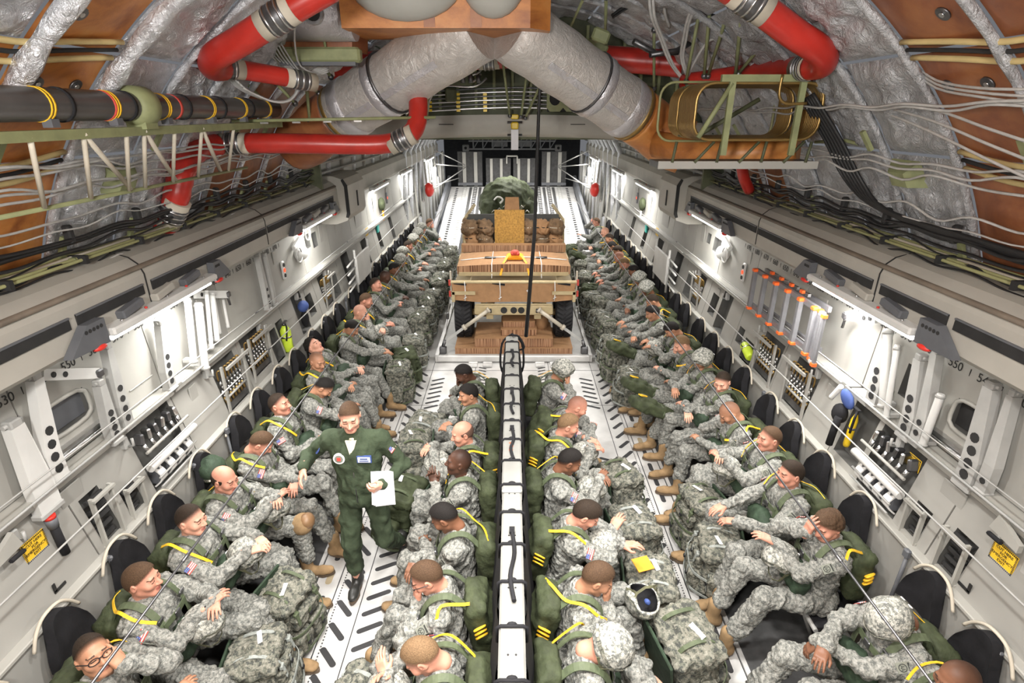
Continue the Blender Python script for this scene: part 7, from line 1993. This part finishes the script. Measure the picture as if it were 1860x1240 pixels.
# row: y, description, pose, look, kit flags (h = helmet on lap, r0/r1/r2 = rucksack type, c = weapon case)
PEOPLE = {
    'L': [
        (2.16, 'soldier in black glasses resting cheek on hand', 'cheek_L', dict(skin='tan', hair='dark', style='fade', glasses='black', yaw=-30, pitch=-22), ''),
        (2.70, 'brown-haired soldier with folded hands on his helmet', 'clasp', dict(skin='ruddy', hair='brown', style='crop', yaw=4, pitch=-2, handR='relaxed', watch='R'), 'h r1'),
        (3.28, 'dark-haired soldier gazing across, one hand on helmet', 'lap', dict(skin='fair', hair='dark', style='fade', yaw=-6, pitch=2), 'h r0'),
        (3.78, 'balding soldier with a ruddy face, hands clasped', 'clasp', dict(skin='ruddy', hair='dark', style='bald_sides', yaw=-14, pitch=10), 'h'),
        (4.36, 'soldier bent forward asleep over crossed arms', 'cross', dict(skin='ruddy', hair='brown', style='fade', pitch=42, yaw=6), ''),
        (5.02, 'dark-haired soldier asleep with face tipped up', 'lap', dict(skin='ruddy', hair='dark', style='fade', pitch=-10, yaw=-4), ''),
        (5.56, 'black-haired soldier bowed low over folded arms', 'bow', dict(skin='tan', hair='black', style='fade', pitch=48), ''),
        (6.14, 'shaven soldier facing the aisle with clasped hands', 'clasp', dict(skin='tan', hair='stubble', style='shaved', yaw=-32, pitch=12), ''),
        (6.66, 'black-haired soldier with head thrown far back', 'back', dict(skin='fair', hair='black', style='curly', pitch=-38, yaw=-10), ''),
        (7.34, 'soldier with dark hair, face turned down', 'reach', dict(skin='tan', hair='black', style='crop', pitch=34, yaw=-14), 'r0'),
        (7.92, 'shaven fair soldier resting chin on his hand', 'chin_R', dict(skin='fair', hair='stubble', style='shaved', pitch=14), 'r2 h'),
        (8.50, 'soldier with brown hair nodding slightly', 'lap', dict(skin='ruddy', hair='brown', style='fade', pitch=16), 'r1'),
        (9.35, 'ruddy soldier looking up along the hold', 'clasp', dict(skin='ruddy', hair='dark', style='fade', pitch=-4, yaw=-10), 'r0'),
        (9.92, 'dark-skinned soldier half hidden by his neighbour', 'lap', dict(skin='dark', hair='black', style='shaved', pitch=22), 'r1'),
        (10.48, 'soldier with black hair holding hands out', 'reach', dict(skin='brown', hair='black', style='crop', pitch=18), 'r0'),
        (11.10, 'soldier wearing a pale camouflage helmet', 'reach', dict(skin='tan', helmet=True, pitch=22), 'r1'),
        (11.75, 'helmeted soldier leaning toward the aisle', 'clasp', dict(skin='ruddy', helmet=True, pitch=18), 'r0'),
        (12.45, 'red-faced bareheaded soldier between two helmets', 'lap', dict(skin='ruddy', hair='dark', style='fade', pitch=14), 'r1'),
        (13.15, 'helmeted soldier with hands at chest', 'clasp', dict(skin='tan', helmet=True, pitch=16), 'r0'),
        (13.85, 'helmeted soldier next to last helmet', 'lap', dict(skin='tan', helmet=True, pitch=14), 'r1'),
        (14.50, 'helmeted soldier, last of the helmets', 'lap', dict(skin='ruddy', helmet=True, pitch=10), 'r0'),
        (15.30, 'bareheaded ruddy soldier at the far end', 'cheek_R', dict(skin='ruddy', hair='brown', style='fade', pitch=12), 'r1'),
    ],
    'R': [
        (2.02, 'dark shaven soldier cut by the picture edge', 'lap', dict(skin='brown', hair='black', style='shaved', pitch=10), ''),
        (2.47, 'helmeted dark-skinned soldier slumped, wrists crossed', dict(lean=4, R=(-0.02, 0.44, 0.94), L=(0.05, 0.42, 0.88), fdR=(-0.7, 0.6, -0.2), fdL=(0.2, 0.5, -0.9), hR=(1, 0.1, -0.3), hL=(-1, 0.2, -0.3)), dict(skin='brown', helmet=True, pitch=58, yaw=8), ''),
        (3.25, 'curly-haired soldier shading brow, hand on helmet', 'brow_R', dict(skin='ruddy', hair='brown', style='curly', yaw=22, pitch=18, watch='L'), 'h'),
        (3.84, 'dark-haired soldier in profile with arms stretched', 'reach', dict(skin='ruddy', hair='dark', style='crop', yaw=6, pitch=0), 'r1'),
        (4.38, 'short-haired soldier with hands stacked on helmet', 'clasp', dict(skin='ruddy', hair='brown', style='fade', yaw=4, pitch=0), 'h r0'),
        (4.94, 'shaven soldier burying his face in his fist', 'cheek_R', dict(skin='tan', hair='stubble', style='shaved', pitch=42, handR='fist'), ''),
        (5.62, 'dark-haired soldier watching the camera side', 'cross', dict(skin='fair', hair='dark', style='fade', yaw=48, pitch=18), ''),
        (6.20, 'helmeted soldier with chin strap looking down', 'cross', dict(skin='tan', helmet=True, pitch=26, yaw=14), 'c'),
        (6.72, 'sandy-haired soldier leaning on clasped hands', 'cheek_R', dict(skin='fair', hair='sandy', style='fade', pitch=30, yaw=10), 'c'),
        (7.28, 'dark-haired soldier bowed over reaching arms', 'reach', dict(skin='tan', hair='black', style='crop', pitch=44), 'r1 h'),
        (7.98, 'soldier with black hair leaning forward drowsily', 'bow', dict(skin='tan', hair='black', style='crop', pitch=24), 'r0 c'),
        (8.50, 'brown-haired soldier resting over his pack', 'reach', dict(skin='tan', hair='dark', style='fade', pitch=34), 'r1'),
        (9.20, 'soldier in helmet, nearer of two together', 'cross', dict(skin='brown', helmet=True, pitch=30), 'r0'),
        (9.80, 'soldier in helmet, farther of two together', 'lap', dict(skin='tan', helmet=True, pitch=30), 'r1'),
        (10.35, 'dark-haired soldier beside the two helmets', 'clasp', dict(skin='brown', hair='black', style='crop', pitch=26), 'r0'),
        (10.95, 'sandy crew-cut soldier nodding', 'reach', dict(skin='ruddy', hair='sandy', style='fade', pitch=34), 'r1'),
        (11.50, 'reddish shaven soldier bent over', 'reach', dict(skin='ruddy', hair='stubble', style='shaved', pitch=40), 'r2'),
        (12.05, 'dark-haired soldier leaning aft', 'lap', dict(skin='tan', hair='dark', style='crop', pitch=30), 'r0'),
        (12.62, 'soldier with black hair, face hidden', 'cross', dict(skin='tan', hair='black', style='crop', pitch=48), 'r1'),
        (13.28, 'dark-haired soldier in pale uniform', 'lap', dict(skin='tan', hair='dark', style='fade', pitch=20), 'r0'),
        (14.05, 'pale shaven soldier with arms folded', 'cross', dict(skin='fair', hair='sandy', style='shaved', pitch=14), 'r1 c'),
        (15.40, 'soldier with raised arm at the ramp end', 'brow_R', dict(skin='ruddy', hair='brown', style='fade', pitch=8), 'r2'),
    ],
    'CL': [
        (2.21, 'sandy crew-cut soldier asleep on clasped hands', dict(lean=3, R=(0.03, 0.34, 0.97), L=(-0.03, 0.34, 0.99), fdR=(-0.6, 0.4, 0.6), fdL=(0.6, 0.4, 0.6), upR=(0.6, 0.4, 0.5), upL=(-0.6, 0.4, 0.5), hR=(1, 0.3, -0.7), hL=(-1, 0.3, -0.7)), dict(skin='ruddy', hair='sandy', style='fade', pitch=44, yaw=6, watch='L'), 'h'),
        (2.77, 'soldier in thin glasses with fingers on lips', 'chin_L', dict(skin='ruddy', hair='brown', style='fade', glasses='steel', pitch=28, yaw=8), ''),
        (3.34, 'black-haired soldier slumped on crossed arms', 'cross', dict(skin='brown', hair='black', style='fade', pitch=36, yaw=-4), ''),
        (4.01, 'dark-skinned soldier with hands joined as in prayer', 'pray', dict(skin='dark', hair='black', style='shaved', pitch=-8, yaw=6), ''),
        (4.50, 'bald soldier holding a helmet against his chest', 'clasp', dict(skin='ruddy', hair='stubble', style='bald_sides', pitch=10, yaw=22), 'h'),
        (5.28, 'dark crew-cut soldier looking sideways', 'lap', dict(skin='tan', hair='black', style='crop', pitch=8, yaw=22), 'r0'),
        (5.86, 'dark-skinned soldier with chin sunk on hand', 'chin_R', dict(skin='dark', hair='black', style='fade', pitch=34, yaw=14), 'r1'),
    ],
    'CR': [
        (2.28, 'helmeted soldier fast asleep, watch on wrist', dict(lean=6, R=(0.02, 0.44, 0.86), L=(-0.02, 0.40, 0.80), fdR=(-0.5, 0.6, -0.4), fdL=(0.9, 0.3, -0.1), hR=(1, 0.1, -0.3), hL=(-1, 0.2, -0.3)), dict(skin='ruddy', helmet=True, pitch=58, yaw=-8, watch='R', handR='curl'), ''),
        (2.76, 'brown crew-cut soldier with fist at his mouth', 'chin_R', dict(skin='tan', hair='brown', style='fade', pitch=30, yaw=-4, handR='curl'), ''),
        (3.40, 'dark-haired soldier sleeping against his helmet', dict(lean=10, R=(-0.06, 0.43, 0.96), L=(0.05, 0.48, 0.90), fdR=(-0.5, 0.5, 0.4), fdL=(0.3, 0.9, 0.3), hR=(1, 0.2, -0.5), hL=(-1, 0.2, -0.5)), dict(skin='ruddy', hair='dark', style='crop', pitch=34, yaw=-10), 'h r1'),
        (4.06, 'dark-skinned soldier resting over folded hands', 'clasp', dict(skin='brown', hair='black', style='fade', pitch=30), 'h r1'),
        (4.66, 'sandy crew-cut soldier stretching arms over pack', 'reach', dict(skin='ruddy', hair='sandy', style='fade', pitch=20), 'h r0'),
        (5.12, 'shaven soldier bowed over folded arms', 'bow', dict(skin='ruddy', hair='stubble', style='shaved', pitch=30), ''),
        (5.90, 'helmeted soldier leaning on raised hand', 'cheek_R', dict(skin='tan', helmet=True, pitch=24), ''),
    ]}
seed = 0
for key, rows in PEOPLE.items():
    rowname, s, hx, rz = ROWS[key]
    fx = -s if key in 'LR' else s          # world x direction the row faces
    for i, (y, desc, pose, look, kit) in enumerate(rows):
        seed += 1; g = random.Random(seed)
        o_ = ORD[i]
        look = dict(look); look['face'] = seed % 4; look['group'] = 'seated soldiers in the ' + rowname
        if 'h' in kit.split() and isinstance(pose, str):
            pp = dict(POSES[pose])
            for k, dflt in (('R', (0.07, 0.30, 0.80)), ('L', (-0.07, 0.31, 0.80))):
                v = pp.get(k, dflt)
                if not isinstance(v, str): pp[k] = (v[0] * 1.1, 0.39, max(v[2], 0.80) + 0.16)
            pose = pp
        elif isinstance(pose, str): pose = dict(POSES[pose])
        else: pose = dict(pose)
        if key == 'R' and i in (1, 2): pose.update(knR=(0.16, 0.50, 0.60), knL=(-0.14, 0.50, 0.62), anR=(0.16, 0.72, 0.10), anL=(-0.14, 0.70, 0.10))
        elif 'r' in kit: pose.update(knR=(0.245, 0.47, 0.58), knL=(-0.245, 0.47, 0.58), anR=(0.26, 0.64, 0.10), anL=(-0.26, 0.60, 0.10))
        elif i % 3 == 1: pose.update(anR=(0.17, 0.66, 0.10), anL=(-0.17, 0.62, 0.10))
        if key in 'LR': pose['lean'] = pose.get('lean', 4) - 9
        x = s * hx
        lab = '%s, %s from camera in the %s' % (desc, o_, rowname)
        root, J = seated((x, y, 0), R(rz), lab, look, pose, y < 7.0, seed)
        M = Matrix.Translation((x, y, 0)) @ Matrix.Rotation(R(rz), 4, 'Z')
        if key in 'LR':
            side_seat((s * 2.49, y, 0), R(rz), 'black troop seat under the %s soldier of the %s' % (o_, rowname), 'troop seats along the ' + rowname[:-4])
        if key == 'L' and i == 3:
            PAD = M @ Vector(J['knL'])
        for k in kit.split():
            if k == 'h':
                p = M @ Vector((g.uniform(-0.03, 0.03), 0.33, 0.815))
                helmet_prop(p, (R(-14 * 1), R(g.uniform(-8, 8)), R(rz + g.uniform(-25, 25))), 'camouflage helmet on the lap of the %s soldier, %s' % (o_, rowname))
            elif k[0] == 'r':
                v = int(k[1]); far = (0.56 if y < 6.9 else 0.68) if key in 'LR' else 0.70
                p = M @ Vector((g.uniform(-0.04, 0.04), far + g.uniform(-0.03, 0.05), 0.012))
                rucksack(p, R(rz + g.uniform(-20, 20)), v, '%s rucksack before the %s soldier of the %s' % ('olive green' if v == 2 else 'grey camouflage', o_, rowname), R(g.uniform(-4, 8)), R(g.uniform(-6, 6)), scale=(0.94 if key in 'LR' else 1.0))
            elif k == 'c':
                p = M @ Vector((-0.20, 0.58, 0.60))
                weapon_case(p, (R(24), R(6), R(rz + 12)), 'olive padded weapon case across the knees of the %s soldier, %s' % (o_, rowname))
# free seats nearest the camera
for s, nm, rz in ((-1, 'left', -90), (1, 'right', 90)):
    side_seat((s * 2.49, 1.48, 0), R(rz), 'empty black troop seat nearest the camera along the %s wall' % nm, 'troop seats along the %s wall' % nm)

# packs and kit standing apart from the rows
rucksack((-1.12, 4.45, 0.0), R(75), 2, 'olive green rucksack standing beside the green-suited man, left aisle', R(4), R(3), 'rucksacks in the aisles', 1.05)
rucksack((-1.02, 2.42, 0.0), R(70), 1, 'grey camouflage rucksack standing before the glasses-wearing soldier, left centre row', R(6), 0, 'rucksacks in the aisles')
rucksack((1.28, 2.86, 0.0), R(-75), 0, 'large grey rucksack beside an upturned helmet, right aisle', R(8), R(6), 'rucksacks in the aisles', 1.08)
h = helmet_prop((0.95, 2.98, 0.80), (R(168), R(12), R(20)), 'upturned camouflage helmet showing its dark lining on a rucksack', None)
b = MB(); b.ell((0.03, 0.02, 0.06), (0.02, 0.03, 0.02), 8, 6); b.build('blue_card', BLUE_C, h)
t = empty('yellow_card', (1.05, 3.40, 0.66), 'yellow card lying on a rucksack in the right centre row', 'card'); b = MB(); b.box((0, 0, 0), (0.15, 0.12, 0.006), (0.25, 0.1, 0.4)); b.build('sheet', ORANGE, t)
rucksack((-1.72, 2.10, 0.0), R(-100), 1, 'grey rucksack lying by the boots at the bottom left', R(10), 0, 'rucksacks in the aisles')
h = helmet_prop((-2.30, 4.30, 0.98), (0, R(-10), R(30)), 'dark green glossy helmet hanging behind the left row', None)
for c in h.children:
    if c.name.startswith('shell'):
        me = c.data.copy(); me.materials.clear(); me.materials.append(OD_D); me.materials.append(BLACK); c.data = me
h.location = (-2.66, 4.10, 1.02)
t = empty('knee_pad', PAD + Vector((0.02, 0, 0.012)), 'tan knee pad on the knee of the fourth soldier, left wall row', 'knee pad')
b = MB(); b.ell((0, 0, 0), (0.098, 0.105, 0.095), 14, 9); b.build('pad', BOOT, t); b = MB(); b.ell((0.045, 0, 0.03), (0.07, 0.08, 0.078), 12, 8); b.build('shell', plain('tan_plastic', (0.22, 0.125, 0.06), 0.45), t)

# --- the loadmaster walking up the aisle
J = dict(pelvis=(0, 0, 1.0), chest=(0, 0.01, 1.40), neck=(0, 0.03, 1.615), head=(0.0, 0.075, 1.79), T=np.eye(3), tl=0.60, shR=(0.205, 0.01, 1.545), shL=(-0.205, 0.0, 1.545), elR=(0.43, -0.06, 1.34), wrR=(0.39, 0.17, 1.38), elL=(-0.36, -0.04, 1.27), wrL=(-0.25, 0.24, 1.27),
         hipR=(0.10, 0, 0.97), hipL=(-0.10, 0, 0.97), knR=(0.12, 0.10, 0.54), knL=(-0.16, 0.04, 0.55), anR=(0.13, 0.05, 0.105), anL=(-0.22, -0.34, 0.15), fdR=(0.1, 0.75, -0.6), fdL=(0.55, 0.8, 0.1), upR=(0.8, 0.3, 0.4), upL=(-0.7, 0.4, -0.4), ftL=(0, 1, -0.5), fuL=(0, 0.5, 1))
man = figure((-1.28, 3.86, 0), R(180), 'man in a green flight suit walking up the aisle with papers', J, dict(skin='fair', hair='brown', style='crop', pitch=12, yaw=12, cloth=FLIGHT, boots='black', gear=False, girth=1.12, handR='relaxed', handL='curl', face=2), True, 77)
b = MB(); b.prism([(-0.045, 0.118, 1.60), (0.045, 0.118, 1.60), (0.0, 0.160, 1.46)], (0, 0, 0), (0, 0.012, 0)); b.ell((0, 0.055, 1.60), (0.066, 0.06, 0.035), 14, 8); b.build('undershirt', plain('cream_tshirt', (0.62, 0.58, 0.45), 0.8), man)
for nm, x, z, shape in (('round_patch', 0.10, 1.455, 0), ('name_tag', -0.10, 1.45, 1)):
    b = MB()
    if shape == 0:
        b.cyl((x, 0.150, z), (x, 0.166, z), 0.047, n=20, m=0); b.cyl((x, 0.166, z), (x, 0.169, z), 0.034, n=16, m=1); b.box((x, 0.170, z), (0.03, 0.004, 0.03), m=2)
    else:
        b.box((x, 0.158, z), (0.115, 0.016, 0.062), m=1); b.box((x, 0.168, z), (0.098, 0.004, 0.046), m=0); b.box((x, 0.171, z + 0.010), (0.06, 0.003, 0.010), m=1); b.box((x, 0.171, z - 0.010), (0.075, 0.003, 0.008), m=1)
    b.build(nm, [WHITE, BLUE_C, RED_C] if shape else [WHITE, PATCH, RED_C], man)
pt = link('flag_patch', PATCHES[1], man); pt.matrix_local = Matrix.Translation((-0.300, 0.03, 1.47)) @ Matrix(frame((0.45, 0, 0.8), (-0.85, 0.35, 0.4)).tolist()).to_4x4()
b = MB(); b.cyl((0, 0, 0), (0, 0, 0.006), 0.042, n=18); pt = b.build('shoulder_patch', [BLUE_C], man); pt.matrix_local = Matrix.Translation((0.308, 0.03, 1.46)) @ Matrix(frame((-0.45, 0, 0.8), (0.85, 0.35, 0.4)).tolist()).to_4x4()
b = MB(); b.tube([(0, 0.148, 1.46), (0, 0.160, 1.2), (0, 0.150, 1.02)], 0.005, 5); b.build('zip', DSTEEL, man)
pp = empty('papers', (-1.04, 3.60, 1.13), 'white sheaf of papers held in the hand of the green-suited man', 'papers')
for k in range(3):
    b = MB(); b.box((0.01 * k, 0.008 * k, 0.12 - 0.012 * k), (0.155, 0.004, 0.27), (R(-18), 0, R(4 + 3 * k))); b.build('sheet', PAPER, pp)
